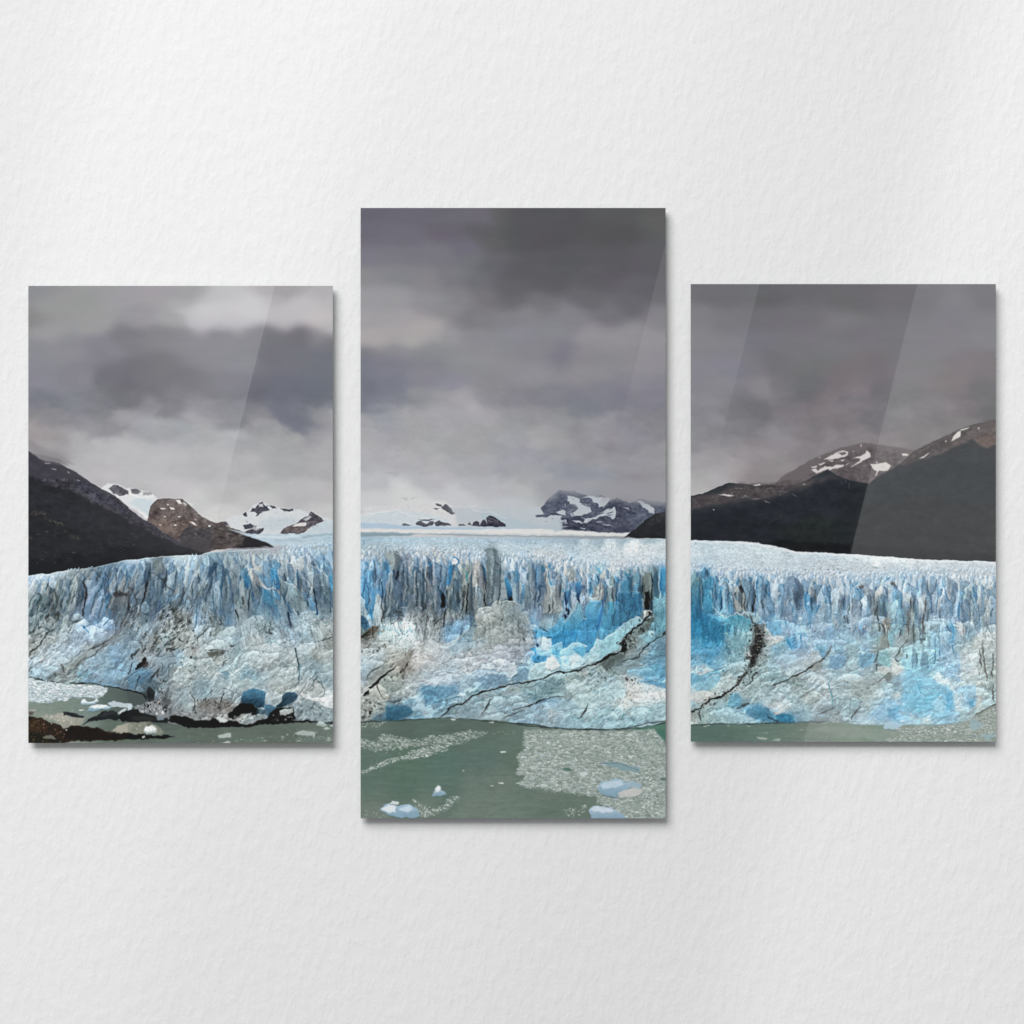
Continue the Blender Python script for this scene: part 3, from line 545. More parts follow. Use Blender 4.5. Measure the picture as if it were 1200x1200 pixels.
ice("""100,60,9db5c2 300,60,9fb8c8 500,60,9fb6c6 700,60,96afc0 900,60,96b0c0 1100,60,8fa8b8 100,150,a6bcc9 300,130,a3bac9 500,150,b3c6d0 700,150,afc3ce 900,160,a9bfcc 1100,150,b0c3ce
100,260,a6bccb 50,340,a9b6ba 200,300,b6c9d3 350,220,788b91 400,290,738a93 550,250,b0c3cc 700,260,a8c0cf 900,250,b8c3c8 1050,280,b8bfc2 1160,290,b3c0c6
60,400,96a3a3 190,380,b0aeab 270,410,5a82a5 350,400,768d95 450,420,7f98a5 520,330,a3bbc6 600,330,b3c2c8 700,380,a5bbca 800,400,728b99 870,450,4f7db0 950,420,6a8a90 1030,450,3f80c0 1120,400,b6babb 1170,450,b6bab8
60,500,6a8b92 190,500,a8acac 270,520,3b608f 350,530,788c93 420,500,7a9099 530,480,8fabbd 620,480,a5bac3 720,530,a6bccb 800,530,738a9b 930,530,5a7da5 1000,540,b3bbb8 1110,540,b6bcba 1170,550,7fb0cc
60,700,626c6c 190,640,93a0a3 270,650,40495a 370,650,82949a 460,650,8599a3 550,620,3f86c6 640,620,7b9cad 720,620,5a90c0 790,650,7b94a6 860,650,7b9ab5 940,650,5a86b8 1010,690,96a19f 1060,680,6f86a3 1120,680,a6b0ae
50,850,7b9199 150,800,73888f 230,780,8fa3a8 350,770,7b8f96 430,740,8196a0 500,740,92a6a9 640,750,6f9bb8 700,800,5b7ba0 780,800,76909f 850,800,8ba8c0 920,800,405ea3 1000,780,8f9a97 1100,780,a3aca9 1170,780,7fb0cf
50,950,7b95a3 130,930,7590a0 230,900,98adb0 300,920,9fb0b3 400,900,98a39c 480,850,8fa3a3 580,850,92a6a9 650,900,7a95a3 730,900,7f9cad 830,930,83a5c6 920,930,8fa6b3 1000,930,a0a8a3 1100,930,93a6a8 1170,950,6fa3c0
50,1050,6f9cc6 130,1050,86a3b5 230,1000,a6b0ab 330,1020,98a199 430,1010,8d9995 530,1000,8ba0a3 650,1000,7f969c 720,1000,a6b3b0 800,1050,6fa0cc 860,1040,7fb0d6 960,1020,a3b6ba 1080,1000,8fb3c2 1170,1050,4fa3d6
60,1150,92b5c3 200,1150,7b969b 330,1150,929d96 430,1120,8a9693 550,1120,95a3a5 650,1130,9ba5a3 770,1130,a9b3ad 860,1150,4f9fe0 930,1160,6fb0e0 1050,1130,5faee0 1150,1150,2f8fd2""")
block(660, 625, 10)
ice("""100,60,8fa6b3 400,60,93a9b5 700,60,98aeba 1000,70,96abb6 100,150,a3b9c6 300,150,b5c6ce 550,170,c8d6db 800,190,dbe3e6 1000,180,c9d3d8 1150,190,bccad0 100,270,b0c8d6 300,280,b8cbd6 550,280,b9c9d2 800,280,c3cfd6 1000,280,c2ced5 1150,290,b9c8d2
60,400,b6bcbe 200,370,b3c5ce 400,370,b9c8ce 600,380,c2cbcf 800,370,b6c6d2 950,380,bac8d0 1080,420,73919f 1160,350,a9bfcc
60,480,a9b0ae 180,480,b3bcbc 300,470,aab5b6 420,430,6fb3d6 500,490,bfc9cc 580,470,c0c9ca 680,470,c0c3c3 760,490,3f7da0 860,490,5b8aa0 950,480,8a9694 1080,520,568096 1170,450,3f8fd6
60,620,7fa6c3 130,580,a6b5ba 180,640,4a86c6 260,600,aab9bd 330,640,5fa3d6 420,620,abb1ad 490,620,b3bdbf 570,570,6a8a90 640,620,7aa3c3 720,600,4585ad 800,600,5b90b0 870,600,6f98b0 960,600,7d8b8b 1080,620,48809f 1160,600,5595c6
40,740,2f66a6 110,740,a9bdc8 180,740,3a4a90 260,720,a6c0d0 400,700,98a8ac 480,700,86a0b0 560,750,7a9aa5 640,740,5590cc 720,760,3f7eb5 830,760,356e9c 900,740,3f7aa5 980,740,4b504c 1080,700,4a88ad 1160,720,7fb3cf
60,900,86aecb 160,870,7bb0c6 240,850,a8c3d0 330,850,5fa0d0 430,850,5ba6d6 540,850,4f98b8 640,880,3f85c0 740,850,3576b0 850,850,316c9b 920,880,3a78a5 980,900,5f605a 1080,850,6fb3c3 1160,850,73b6c8
40,1020,8fc0d6 150,960,6bb6d2 220,960,3f98d6 330,980,3f95d8 430,980,2f6ed0 510,980,3a8bc0 620,980,3f80b0 720,960,3a7bb0 820,930,3f7aa5 830,1030,8fc3d2 900,1010,90bfc9 960,1000,7f8f8a 1080,960,6fb0c0 1160,980,5fb0cc
60,1130,3f9fdc 150,1130,3085d2 250,1120,4595dc 350,1100,4a95d8 430,1120,3f86c8 530,1100,4590c3 620,1080,3f80b0 680,1130,86c0d6 800,1100,8fbfcb 900,1130,6d7874 1000,1120,7d9c9b 1100,1120,62a5b8 1170,1080,5fa8c2""")
block(422, 740, 10)
ice("""50,50,5a5c56 150,100,959b98 250,50,93a9aa 350,50,a3bfc6 450,60,a9c6cc 550,50,b0c8ce 650,60,b0c0c3 760,60,8f999c 860,60,929c9e 960,90,8d9da3 1050,60,6f9fc6 1150,120,6f98a8
50,180,9ba4a0 150,200,9aa5a2 270,160,aab2ac 350,150,b3bdb9 450,180,b3bdba 550,170,afbcbc 680,170,bac2c0 800,170,b9c3c3 900,200,b9c3c5 1000,180,a6bcc5 1100,200,86a8b8
50,300,a9bfc8 170,280,a3b5bc 250,250,a0b0b6 350,300,a9b0aa 450,280,a6aca3 560,280,9c9d95 680,280,bcbfbc 800,290,b9bcba 900,280,b0bbbf 1000,270,aebec6 1150,280,a6bac6
50,420,9bb5c2 150,450,8a9ea3 250,430,98a5a3 350,420,a5aba5 450,420,a09f97 560,400,8f8e87 680,400,b3b6b3 800,400,b0b8ba 900,420,a9b6bd 1000,400,a3b5bf 1130,400,9db3c2
40,540,8aa6b2 150,560,8f9b97 250,480,8d9892 350,540,929b93 450,560,969d94 550,530,9aa5a3 680,530,a0adb0 800,500,98a9b3 900,530,a8b8c2 1000,540,b0bfc9 1130,560,a9bdca
50,640,9ca19d 150,690,a6a8a0 260,600,83918a 350,630,8fa39f 450,640,98aaa6 550,620,9cadab 680,600,b0c2c8 800,600,b6c6d0 900,600,a9bdcb 1000,600,afc3d0 1130,640,6f98b5
50,760,a2a8a3 150,790,a3aba3 280,740,a9aba3 380,720,8a9e9a 500,720,a0aeab 620,720,a3b8bb 720,700,6f9cb5 800,700,5b8db0 900,690,5f90b3 1000,690,6a9bba 1130,720,7ea8c2
50,880,a0aaa6 150,860,9ba7a3 250,880,98a3a0 350,860,5f8a9b 450,850,6b8e9b 550,850,6d9bb0 650,830,83aec2 720,820,9fc3d0 800,800,6b9cb8 900,820,6498b5 1000,820,6f9db5 1150,800,86a6b5
80,980,8b9694 200,980,5b7f8f 300,950,3a7595 400,950,3a7295 500,950,3f7390 600,950,5f8fa5 700,940,6b9bb0 780,920,9ec0cb 880,920,7ba3b5 1000,950,6d8f9b 1150,930,7b9aa5 1100,1000,7b969d""")
block(541, 740, 10)
ice("""60,60,8ab0c2 150,60,6d90a3 250,60,7a929b 350,50,959c98 450,100,98a09f 560,60,8f9798 680,60,929a9c 760,90,a0a6a5 840,60,9dbdd6 920,100,b3d9ee 1000,120,b8dcf0 1080,50,2f82cc 1150,60,4fa8e0
60,180,8399a0 170,180,8a989c 300,200,96a0a3 430,200,949ea5 560,200,8d96a3 680,220,8f9ba6 780,230,9bb0be 850,250,3f8fd6 930,230,8fcdf0 1020,220,96d0f0 1100,250,4fb0e6 1170,180,9fdcf2
60,310,a5adb0 170,320,a3adb3 300,320,a0aab3 430,310,9fabb5 560,310,95a1ae 680,330,95a5b2 780,340,9fc0d2 880,330,3f90d6 960,320,7fc3ea 1060,340,cfe3ea 1150,330,86c6e0
60,440,b0babf 170,420,a9b5bd 300,420,aebac2 430,420,b3bfc8 540,420,b5c5cf 600,480,a3c6d2 700,440,82b3cc 800,440,8fbccb 900,430,a6cbd6 1040,400,d0dcdc 1150,430,8fc0d0
60,560,92b0bd 170,560,86aabc 300,550,7098b3 430,540,6a96b2 540,560,86b3c6 640,560,6295b3 720,540,7fadc0 800,540,9dc3cc 900,500,8fb6bf 1000,480,a0bfc3 1130,460,96bac3
60,680,92b0ba 170,670,7ba3b3 300,620,6f9bb3 430,600,719cae 540,680,94a8a8 640,700,9ba8a5 720,660,829c9d 830,640,7b9a9f 930,640,6a8e98 1050,600,6f969f 1150,600,86a3a3
60,800,86a5b0 170,790,84a9b6 300,750,86a9b3 430,760,86a8b0 540,760,7ba3b5 640,770,8bb3c0 740,740,7ba3b2 850,740,6a95a5 950,720,73969b 1050,700,7b9c9f 1150,690,98aba8
60,950,7896a3 170,900,83a6b3 300,900,8ba6ac 430,870,87a8b5 540,870,7b9eae 640,870,7d9ba5 700,840,7d9aa3 800,880,8aafbd 900,900,7aa3b8 1000,850,6a98b6 1100,820,7ba8c0 1160,850,92b6c3
130,990,7d98a0 300,980,86a0a5 430,1000,83a0a8 560,990,83a5b2 680,980,86abbb 800,970,98bdcb 920,980,7aa0b3 1050,960,a3bdc3 1150,950,a0c0c9 700,1050,7ba0b3 850,1050,83a9ba 1000,1060,86a9b6 1130,1080,7fa3b3""")
block(660, 740, 10)
ice("""60,60,3f9ade 150,80,3f90d6 250,60,4f98d8 340,100,4a90cc 400,130,8fc9dc 440,60,5f9fc8 530,100,93c9d8 650,80,92c6d3 740,100,6b7676 830,80,7d8e8e 900,80,8aa9ad 980,60,7fbfd0 1100,60,5f9cb0 1170,60,6b90a0
60,230,86c8ea 150,180,9ad6ea 230,200,55b0e6 300,200,5fa6d6 380,220,93d0e2 500,200,9acbd8 620,180,92bcc6 720,200,555855 800,200,7b8b8c 920,200,78929a 1030,180,6d9cb0 1150,180,6495ac
60,350,98d0e2 160,330,bde3ee 240,330,9cd6ea 350,290,a0d3e0 450,270,8fb8c3 560,270,5b6463 680,300,7a8f90 780,260,8d9b9b 900,280,73898d 1020,280,5f8fa8 1150,290,5b98b5
60,450,93b9c0 150,420,96bfc8 260,390,7b9598 380,400,8fa5a3 480,350,5a6765 600,370,6f8586 720,370,708c92 850,350,7498a3 950,370,6fa3bb 1060,350,5fa3c6 1150,380,4f98c3
60,560,92aaa8 150,540,8b9f9d 250,480,a5b0aa 350,470,a0bfc3 450,500,a5bdbd 560,430,738783 680,460,83a0a3 800,440,86adb8 900,480,66aac8 1020,480,5ba3cc 1150,500,4f98cc
60,650,a5c3c5 170,640,a9c3c5 280,600,8fb3b8 350,560,98b5b8 460,580,a6c2c6 560,560,8fb5c0 680,540,98aeae 780,560,b0b5b0 880,570,9fc3cf 1000,560,5f9fc6 1150,600,5b9bc8
60,740,8aa6ac 170,700,93b3b8 280,700,9cb9b9 380,660,9ab5b6 500,640,a9c9cf 620,620,acc9ce 720,640,b5c5c5 830,660,c6c9c5 930,650,b5cbd0 1050,660,bfcdd0 1160,680,c3d3d6
60,880,98bfc8 170,790,b0cdd0 280,760,abcacd 380,750,9cc0c6 500,730,98bcc3 620,720,9dc3cf 700,750,a9c6cb 780,770,b9b6ad 880,740,c9cecb 980,740,cfd6d6 1100,750,d5dcda 1170,770,c6d2d2
60,1000,86afc0 170,950,86a9b3 280,880,a3c6cb 400,850,93b9c0 520,830,a6c3c6 640,830,bccbc9 750,850,c3c8c3 850,830,c0c3bd 920,880,a3c3c9 1020,850,9fc0c8 1150,830,9dbec6
80,1080,86adba 200,1040,8ab3bf 330,980,92bbc5 450,920,98bfc8 560,940,9cc2ca 680,930,9ac0c8 800,920,a0c6cc 900,960,98c0c8 1020,950,93bac3 1150,920,96bac2 350,1090,86abb6 550,1080,8ab0bb 700,1060,86b0bd 850,1060,83a9b5 1000,1030,82a5ad 1130,1020,8bacb3""")
block(809, 640, 10)
ice("""60,80,bccdd6 200,80,b8ccd6 400,80,bccfd8 600,80,bfd0d8 800,80,c0d2da 1000,100,bfd0d8 1150,130,b8c8d0 60,200,aec3cf 200,180,adc5d3 400,200,b3c6d2 600,180,b9cad3 800,200,b5c5cd 1000,200,bac9d1 1150,230,b6c6d0
60,300,b5c8d3 170,300,4f8bb8 300,300,bccad3 500,300,b9c9d3 700,300,b6c8d3 900,300,b8c8d1 1100,300,b8c6ce 90,400,5d8c98 240,400,5a9fd0 340,420,b0c3cf 410,450,80b3d0 500,430,a5bbcb 570,420,b0b6b6 650,430,6f98b5 750,420,a3bdcc 830,430,7fa9c6 950,400,b3c6d3 1050,420,b9cad3 1160,430,7f9fb5
60,560,3f7f9e 130,580,6fa8bd 200,560,3585c6 290,540,5f9fd8 340,560,7fb5e0 410,560,5fa0c8 500,560,8fa9b6 560,600,94a3a6 610,560,5f6e74 690,550,6f96b3 760,560,7594a6 830,560,78a6cb 900,560,7fa8c8 980,530,aac6da 1060,580,93afc2 1160,560,7295b3
60,700,3279a8 150,700,65a3c0 220,700,3f8fbd 290,680,8fc3dc 340,700,6fade0 410,700,6fb3dc 480,720,4f98d2 560,720,98a8ac 640,680,667578 700,700,7ba0b8 780,680,86a6bb 850,700,78a3c6 950,680,93b8d2 1030,720,90abbd 1150,720,84a3bd
60,860,2473b5 180,830,3079bd 280,800,7fbfd8 400,830,a0cfdc 440,880,40b0d3 560,850,66bcd3 680,810,9fc6cb 770,850,90b8c2 830,830,6d9fc3 930,830,7fb0d6 1030,860,8fb6d0 1150,850,92b0c8
60,960,2878b8 200,930,2f7ec0 330,930,3f90c6 430,960,3f90bd 540,960,7ab0c2 650,960,66b0c6 720,980,93b6bb 800,960,9ba5a0 870,1000,a8bcc0 920,960,6fa6cc 1020,980,63a5d6 1120,950,8fb3d0
60,1130,4f98c6 200,1080,3a88c3 330,1050,3583bd 430,1100,6da0b0 530,1100,5a92a3 630,1080,7fb0bd 720,1100,7d9fa5 800,1100,4a4c4a 900,1110,b0bdbd 1000,1080,bac9cb 1080,1130,7fb5c6 1160,1130,5fa0d6""")
block(928, 640, 10)
ice("""60,120,bed0d8 250,130,b9cbd4 450,130,b8cbd5 650,140,c3d2d9 850,150,c9d5da 1000,160,d5dee0 1150,160,d3dbde 60,250,b5c5ce 250,230,b3c2ca 450,220,b0bec6 650,230,b3c1c9 850,230,b5c3ca 1100,230,b6c4cb
200,320,b5c5cf 400,320,b6c1ca 600,320,b3c6d3 800,320,b6c6cf 1000,320,b6c8d0 1150,330,b5cad6 60,480,7393b3 150,420,b3c3cc 230,480,8fa2a9 350,420,b0bfc8 480,430,a9b9c3 600,430,a6bcc9 740,430,8fb5d3 850,430,aebac0 950,430,9fc0d6 1100,400,8fb8d6 1180,480,b3bfc3
60,620,6f92b3 160,620,3f7fc0 230,600,92a3b0 300,620,6d98c3 390,560,9cb3c3 450,600,86a6bb 530,600,7f9cb3 620,600,a6b8c2 740,590,6fa9d6 830,600,92abbf 930,580,9cb3c2 1030,560,b5b8b3 1130,600,93b5c6
60,720,789ab8 200,720,6a9bc6 280,740,5f95c8 360,680,9cb9cc 450,720,82abc0 550,720,84a8bf 640,720,7fa9c0 720,700,90b3c3 830,720,93b8cb 920,700,90b0c2 1000,700,667b80 1080,700,73a0b0 1160,720,86b3c6
60,850,8fb5c8 200,820,80b0d6 300,830,90b3c8 400,800,8ab0c6 500,800,93b3c3 600,850,9bb3bf 700,830,8ab0c5 800,800,92b5c8 900,830,98b9c8 1000,850,7d98a0 1100,870,8f9b98 1160,850,98c6d6
60,960,86b0cf 180,940,a0bfd0 300,930,8fb0ce 420,960,7fa0c6 500,930,9fb9cb 600,940,8fb3c6 700,980,8faec3 800,950,7da3d0 870,940,93a9b8 950,960,93b8cb 1030,980,86aab0 1100,980,8d9c96 1170,1000,7fb8c8
60,1110,4f8ad0 150,1080,6fa3cc 230,1120,98b3c3 330,1060,84a9c6 450,1050,7ba5cb 560,1050,8cb6cb 680,1080,84b3c8 780,1080,98b9c6 880,1080,86b3c8 980,1090,84aeb8 1060,1120,7f968f 1160,1120,6fb0c0""")
block(1047, 640, 10)
ice("""60,170,dbe4e6 200,170,d5dde0 400,190,c8d3d9 600,190,c3d0d6 800,195,c0ced4 1100,195,bfccd3 60,230,b0c2cc 300,240,b3c2ca 500,240,b5c5ce 700,240,b8c6cf 900,240,b5c3cc 1100,250,b5c2ca
60,350,aec3cf 150,390,a0c0d2 280,360,aebfc8 350,400,8fb5d6 430,350,b8c3c8 520,350,b0c0ca 620,360,9fb9c6 720,340,bac6cc 850,340,b9c5cb 1000,350,bcc8cd 1150,350,bac6cb
60,500,b0bdc0 130,490,a5b9c5 200,520,98b0c0 300,500,92b5dc 370,480,aeb9b9 450,500,9fb0b6 520,500,7fabcc 580,480,9fb5c3 640,450,98aeb6 750,450,aebabc 850,500,9bb3bc 930,460,a6b8bf 1020,500,98b0ba 1140,500,9fb2b9
50,640,86b5d3 110,600,6fa3d0 180,600,b0c2c5 250,600,92bbdc 320,600,a3b6bd 430,600,9bb3c3 520,600,7fa6cc 580,620,98b0c2 660,600,a3b5bd 760,590,a6b5b3 830,600,86b3c6 900,580,7fa5b3 960,600,93adba 1050,600,98b0ba 1150,620,98b0ba
50,800,86bfd3 110,780,7fb8cb 180,760,7f9390 230,760,9bacaa 270,760,5f95bb 330,760,a0b5b8 430,760,98afc0 530,760,98b0c3 640,760,9bb3c0 710,760,a3b8b8 770,750,3f6fc0 830,740,98b8c3 900,740,95b3bd 1000,760,98b0ba 1120,760,98aeb8
50,950,7fb0c0 120,900,86bac6 180,940,8a9590 240,920,86a3a8 300,920,8aa9b0 380,920,98b0b3 480,930,8fb3c3 580,930,92b3c6 690,950,4f98d6 760,920,c0cbcd 830,940,93b5c0 930,900,90afb8 1050,880,98b0b8 1150,900,95adb5
60,1100,8fa3a8 150,1080,98a9a8 240,1080,6d8a90 330,1080,86a3a8 420,1080,7fb3c6 500,1100,7fb0cf 600,1080,8fb5cb 690,1100,6faad8 780,1080,9cbac3 870,1060,84b0c0 960,1080,b3c3c3 1050,1080,bac5c3 1150,1080,b8c3c2""")
block(809, 755, 10)
ice("""60,60,4f95c6 200,80,3f88c3 300,60,3f88c6 420,80,6095ab 530,80,7babb8 640,60,6b98a5 770,60,2a2826 880,50,9fb8bd 1000,60,6fa5bd 1130,80,8fb8c8
60,200,5b9fcb 200,200,4a8fc0 330,200,6fa9c3 450,200,7fa3ab 570,180,84b0ba 690,110,a9b8b5 720,200,2a2c2a 850,150,9fb6ba 960,180,8fb5c2 1080,170,86a9c0 1160,200,93b3c3
60,330,a5c9d6 180,310,bccfd3 280,300,6fb3cf 380,330,93b5bb 500,300,92b6bd 600,300,a0bcbf 720,310,95b0b0 850,300,98b3b5 980,260,8fb5bf 1100,290,a6c0c8
60,420,4fa3d2 180,430,5fa6c8 300,420,7fb8cf 400,420,a9c2c3 480,420,a9bab9 640,430,86a9ad 760,420,9db0ad 860,420,8aacb0 980,410,82a8ad 1100,390,8cabb0
60,520,8fc0d2 180,500,8abccc 300,510,a9c6c9 400,490,b5c3bf 560,520,a6aeab 680,500,95a9a6 800,500,93adb0 930,520,8daab0 1080,500,93afb6
60,600,c6cfcf 180,590,c3cac8 300,560,b3bfbc 400,610,8a9f9c 530,620,6db3c8 640,590,9db3b3 760,600,98b0b5 900,600,93afb5 1050,600,98b0b9 1160,600,9ab3bb
60,720,93b8c0 150,660,a6b6b3 250,700,8fa9aa 340,690,8fb3b8 440,690,93bfca 540,700,62a6c6 640,690,7095a0 760,660,93adb3 900,690,a6c0c6 1040,700,bccbcd 1150,710,a9bec3
60,820,86908a 150,820,8fa8a6 260,800,95b6bc 360,800,86b6c6 450,800,8fbac6 560,800,86b0c0 680,780,5f9dbf 800,770,4a8ab5 900,790,5590b5 1000,780,8fb3c3 1100,790,b0c2c5
60,900,a3b0ab 150,890,8da8a6 260,890,8fb0b5 360,880,98b9bf 480,880,84a6ab 600,870,9cc3cf 720,870,86b5c9 850,860,6fa3be 950,870,4f86a9 1080,860,2f7fb0 1160,860,4a8bb0""")
block(928, 755, 10)
ice("""60,100,8fabc0 180,60,86a6bf 280,130,a9bcc3 360,80,4f92bb 430,80,92b5bd 550,60,7fb0cb 680,80,8fb3bd 780,60,8ab3c0 880,60,7fb0cc 1000,80,86a3a3 1080,150,6faebb 1170,120,98b9bd
60,280,a3b9c0 180,220,a6bac0 300,250,8f9c9c 400,230,9abfc8 500,220,6f9fc0 580,180,6f9fc3 650,180,8aa9b0 720,200,98b9bf 850,160,6fa9c6 930,200,7ba9c3 1000,220,708890 1080,220,7dabb3 1160,220,98b3b5
60,420,93a8a6 180,400,98b0b6 300,390,b3c6cc 400,360,9dbcc6 480,300,86b0c3 600,300,92b2bd 700,320,98b5bc 800,300,93b8c6 900,300,8ba6ad 1050,310,a0bdc0 1160,380,7f918f
60,560,95abae 180,500,9ab5bd 300,480,98b5c0 400,480,b3c6ca 500,460,9cb5bb 600,450,9cb3b8 700,450,98adaf 820,440,98aaab 920,450,92a9ac 1020,440,92a5a3 1120,470,8fb3bd
60,680,8aa9b3 180,600,a0afa8 300,600,95aaab 400,620,a3b9be 530,570,98b5bb 640,600,9fb8bb 760,560,9aada9 880,560,98a6a3 1000,560,95aba9 1100,560,8fb6c6
60,760,8fb0ba 180,730,93b0b6 300,740,95a9ae 420,700,93adb3 560,680,8aa8b0 640,720,8cabb3 750,690,84a6b0 870,720,95aaaa 1000,700,98b8c3 1080,720,7fb5d6 1160,780,6fa8d6
60,850,6f98ad 160,850,7ba0b0 300,780,93a5aa 430,820,8aa3aa 560,800,98b0b8 650,830,8ba8b0 760,830,92b0bb 880,800,90b3c3 980,800,8ab5cc 1080,830,80b5d6 350,880,7f9193 550,880,8a9b9c 880,890,a6c3cc 1080,900,92bace""")
block(1047, 755, 10)
ice("""40,60,98a6a5 110,80,84a9b0 210,60,9cd2de 330,100,8acbda 430,90,86bcd6 520,80,7fb0cf 620,80,8ab0cb 740,80,93b5c3 860,60,a9bdc0 960,60,b3c3c0 1100,80,a9bab8
60,280,c8d0cd 130,240,82b5bf 230,220,86c6e0 300,240,a0ccd9 400,200,7fc6d8 500,240,7fb5d2 600,240,8ab6d0 700,230,90b6cc 770,250,86b3d6 850,200,b3c3c6 930,280,b5c9cf 1000,230,a9bab8 1100,240,a6b8b3
60,420,84adc0 150,380,86c0de 250,350,86c6da 350,380,98ccda 450,380,9fcfdc 560,400,b3d2dc 660,350,86b5d8 740,400,8fb5d0 830,380,b0c2c6 920,400,b5c8cb 1000,380,b3c3bf 1100,400,a3b8b3
60,540,8cb0b9 150,520,8cc6dc 230,530,82c3e0 310,520,5fa6dc 400,540,8fc9dc 500,540,7fbfdf 600,520,84bfe0 700,500,c3dade 770,540,86bde3 880,540,9acbe0 950,540,b0cbd0 1030,540,b0bfba 1120,560,98b9bd
60,650,a0bfc6 150,640,6fbade 250,650,6bbbdf 350,680,6fbade 460,650,60b0e0 560,650,9fd2e6 650,640,5fb0e6 760,650,a9ccd6 850,680,98c6dc 920,680,5faae0 1000,660,bcc6c0 1100,660,8fb5bd
60,750,5fa6dc 150,760,86bcd3 250,740,6fbbd8 350,740,68b5da 460,720,66b3e2 560,740,7cc0e3 640,740,5fa9e0 760,760,a6c8d0 860,740,a3ccd9 930,760,9ab9bd 1000,720,a9b9b3
50,880,6aaee0 160,870,a0c6d6 260,840,86bad0 380,880,a9cdd6 500,860,8fc0d6 620,820,7fb0d2 720,840,86b3cc 800,860,95b5b8 900,830,95b0b3 960,880,98b0b3""")
# ---- lay the ice in, with its broken surface
SKYL = [(25,676),(33,674.8),(39,674),(48,672.5),(58,672.5),(66,670.5),(78,668.5),(89,668.5),(101,666.2),(113,664.5),(125,661.5),(138,658.5),(150,655.8),(162,655),(180,653),(204,651.2),(224,650.8),(237,649.8),(240,647.8),(248,647.5),(260,646),(270,644.5),(288,643.5),(318,642.3),(324,641),(332,637),(345,633),(365,629.5),(390,627.5),(422,629),(500,629.2),(610,630.2),(660,631),(700,631.5),(733,631),(780,631.2),(809,633),(867,634.2),(893,637.5),(917,641.7),(933,646),(958,647.5),(980,648.3),(997,649),(1022,651.7),(1050,653.5),(1073,655),(1113,657),(1167,658),(1180,658)]
base = field(ICE, 3.2)
lb = base.mean(-1, keepdims=True); base = lb+(base-lb)*.8; lift = (.025+.03*sstep(395, 425, GX))*sstep(690, 760, GY)+.06*sstep(8, -4, GY-np.interp(GX[0], [33,160,300,422,780,809,1167], [650,640,640,664,670,674,684])[None, :])
base = .60+(base-.60)*1.12+lift.astype(np.float32)[..., None]
mask_pts = np.array(SKYL+[(1180, 980), (25, 980)], np.float32)
n1 = fbm(9, 9, 111, 4, .6); n2 = fbm(9, 9, 112, 4, .6)
B2 = bil(base, GX+n1*1.8, GY+n2*2.2)
depth = GY-np.interp(GX[0], [a for a, b in SKYL], [b for a, b in SKYL]).astype(np.float32)[None, :]
# brink: where the flat top of the ice breaks into the cliff
BR = np.interp(GX[0], [33,60,110,160,240,300,390,422,470,540,600,660,780,809,870,930,1000,1060,1167], [684,676,668,660,652,655,652,662,652,655,660,668,676,672,676,684,690,680,684]).astype(np.float32)[None, :]
upper = sstep(-4, 6, GY-BR)*sstep(775, 735, GY+8*n1)
top = sstep(5, -5, GY-BR)
low = sstep(735, 775, GY+8*n1)
def vor(X, Y, sx, sy, seed):
    """broken facets: per-cell random numbers, distance to the edge, offset from the middle"""
    r = np.random.RandomState(seed)
    u = (X-PX0)/sx+8; v = (Y-PY0)/sy+8
    nx = int(u.max())+12; ny = int(v.max())+12
    J = r.rand(ny, nx, 5).astype(np.float32)
    iu = np.clip(np.floor(u).astype(np.int32), 1, nx-2); iv = np.clip(np.floor(v).astype(np.int32), 1, ny-2)
    f1 = np.full(u.shape, 9e9, np.float32); f2 = f1.copy(); ci = np.zeros(u.shape, np.int32); ox = np.zeros(u.shape, np.float32); oy = ox.copy()
    for dj in (-1, 0, 1):
        for di in (-1, 0, 1):
            c = (iv+dj)*nx+iu+di
            j = J.reshape(-1, 5)[c]
            ax = u-(iu+di+j[..., 0]); ay = v-(iv+dj+j[..., 1])
            d = ax*ax+ay*ay
            m = d < f1
            f2 = np.where(m, f1, np.minimum(f2, d)); f1 = np.where(m, d, f1)
            ci = np.where(m, c, ci); ox = np.where(m, ax, ox); oy = np.where(m, ay, oy)
    j = J.reshape(-1, 5)[ci]
    return j[..., 2]*2-1, j[..., 3]*2-1, j[..., 4]*2-1, np.sqrt(f2)-np.sqrt(f1), ox, oy
def facets(X, Y, sx, sy, seed, gap=.10):
    a, b, c, e, ox, oy = vor(X, Y, sx, sy, seed)
    return a*.55+(b*ox*1.0+(c*.5-.5)*oy*1.1), (1-sstep(0, gap, e))*sstep(-.2, .5, b), a
# only the ice rows are worked out in full
r0 = int((615-PY0)*SC); R_ = (slice(r0, PH), slice(0, PW))
x_ = GX[R_]; y_ = GY[R_]
wx = n1[R_]*2.0+WA[R_]*.8; wy = n2[R_]*2.0+WB[R_]*.8
lean = .38*(y_-700)*sstep(310, 130, x_)-.25*(y_-700)*sstep(300, 340, x_)*sstep(410, 390, x_)
fa, ga, ia = facets(x_+lean+wx*.7, y_+wy*2, 6.5, 26, 301, .12)
fb, gb, ib = facets(x_+lean+wx*.7, y_+wy*2, 3.0, 10, 302, .14)
rot = np.where(x_ < 400, -.62, np.where(x_ < 800, -.3, -.35)).astype(np.float32)
ca, sa = np.cos(rot), np.sin(rot); xr = (x_-600)*ca+(y_-780)*sa+600; yr = -(x_-600)*sa+(y_-780)*ca+780
def safe(f, X, Y, *k): return f(np.clip(X, PX0-4, PX1+900), np.clip(Y, PY0, PY1+900), *k)
fc, gc, ic = safe(facets, xr+wx*1.6, yr+400+wy*1.6, 13, 7, 303, .09)
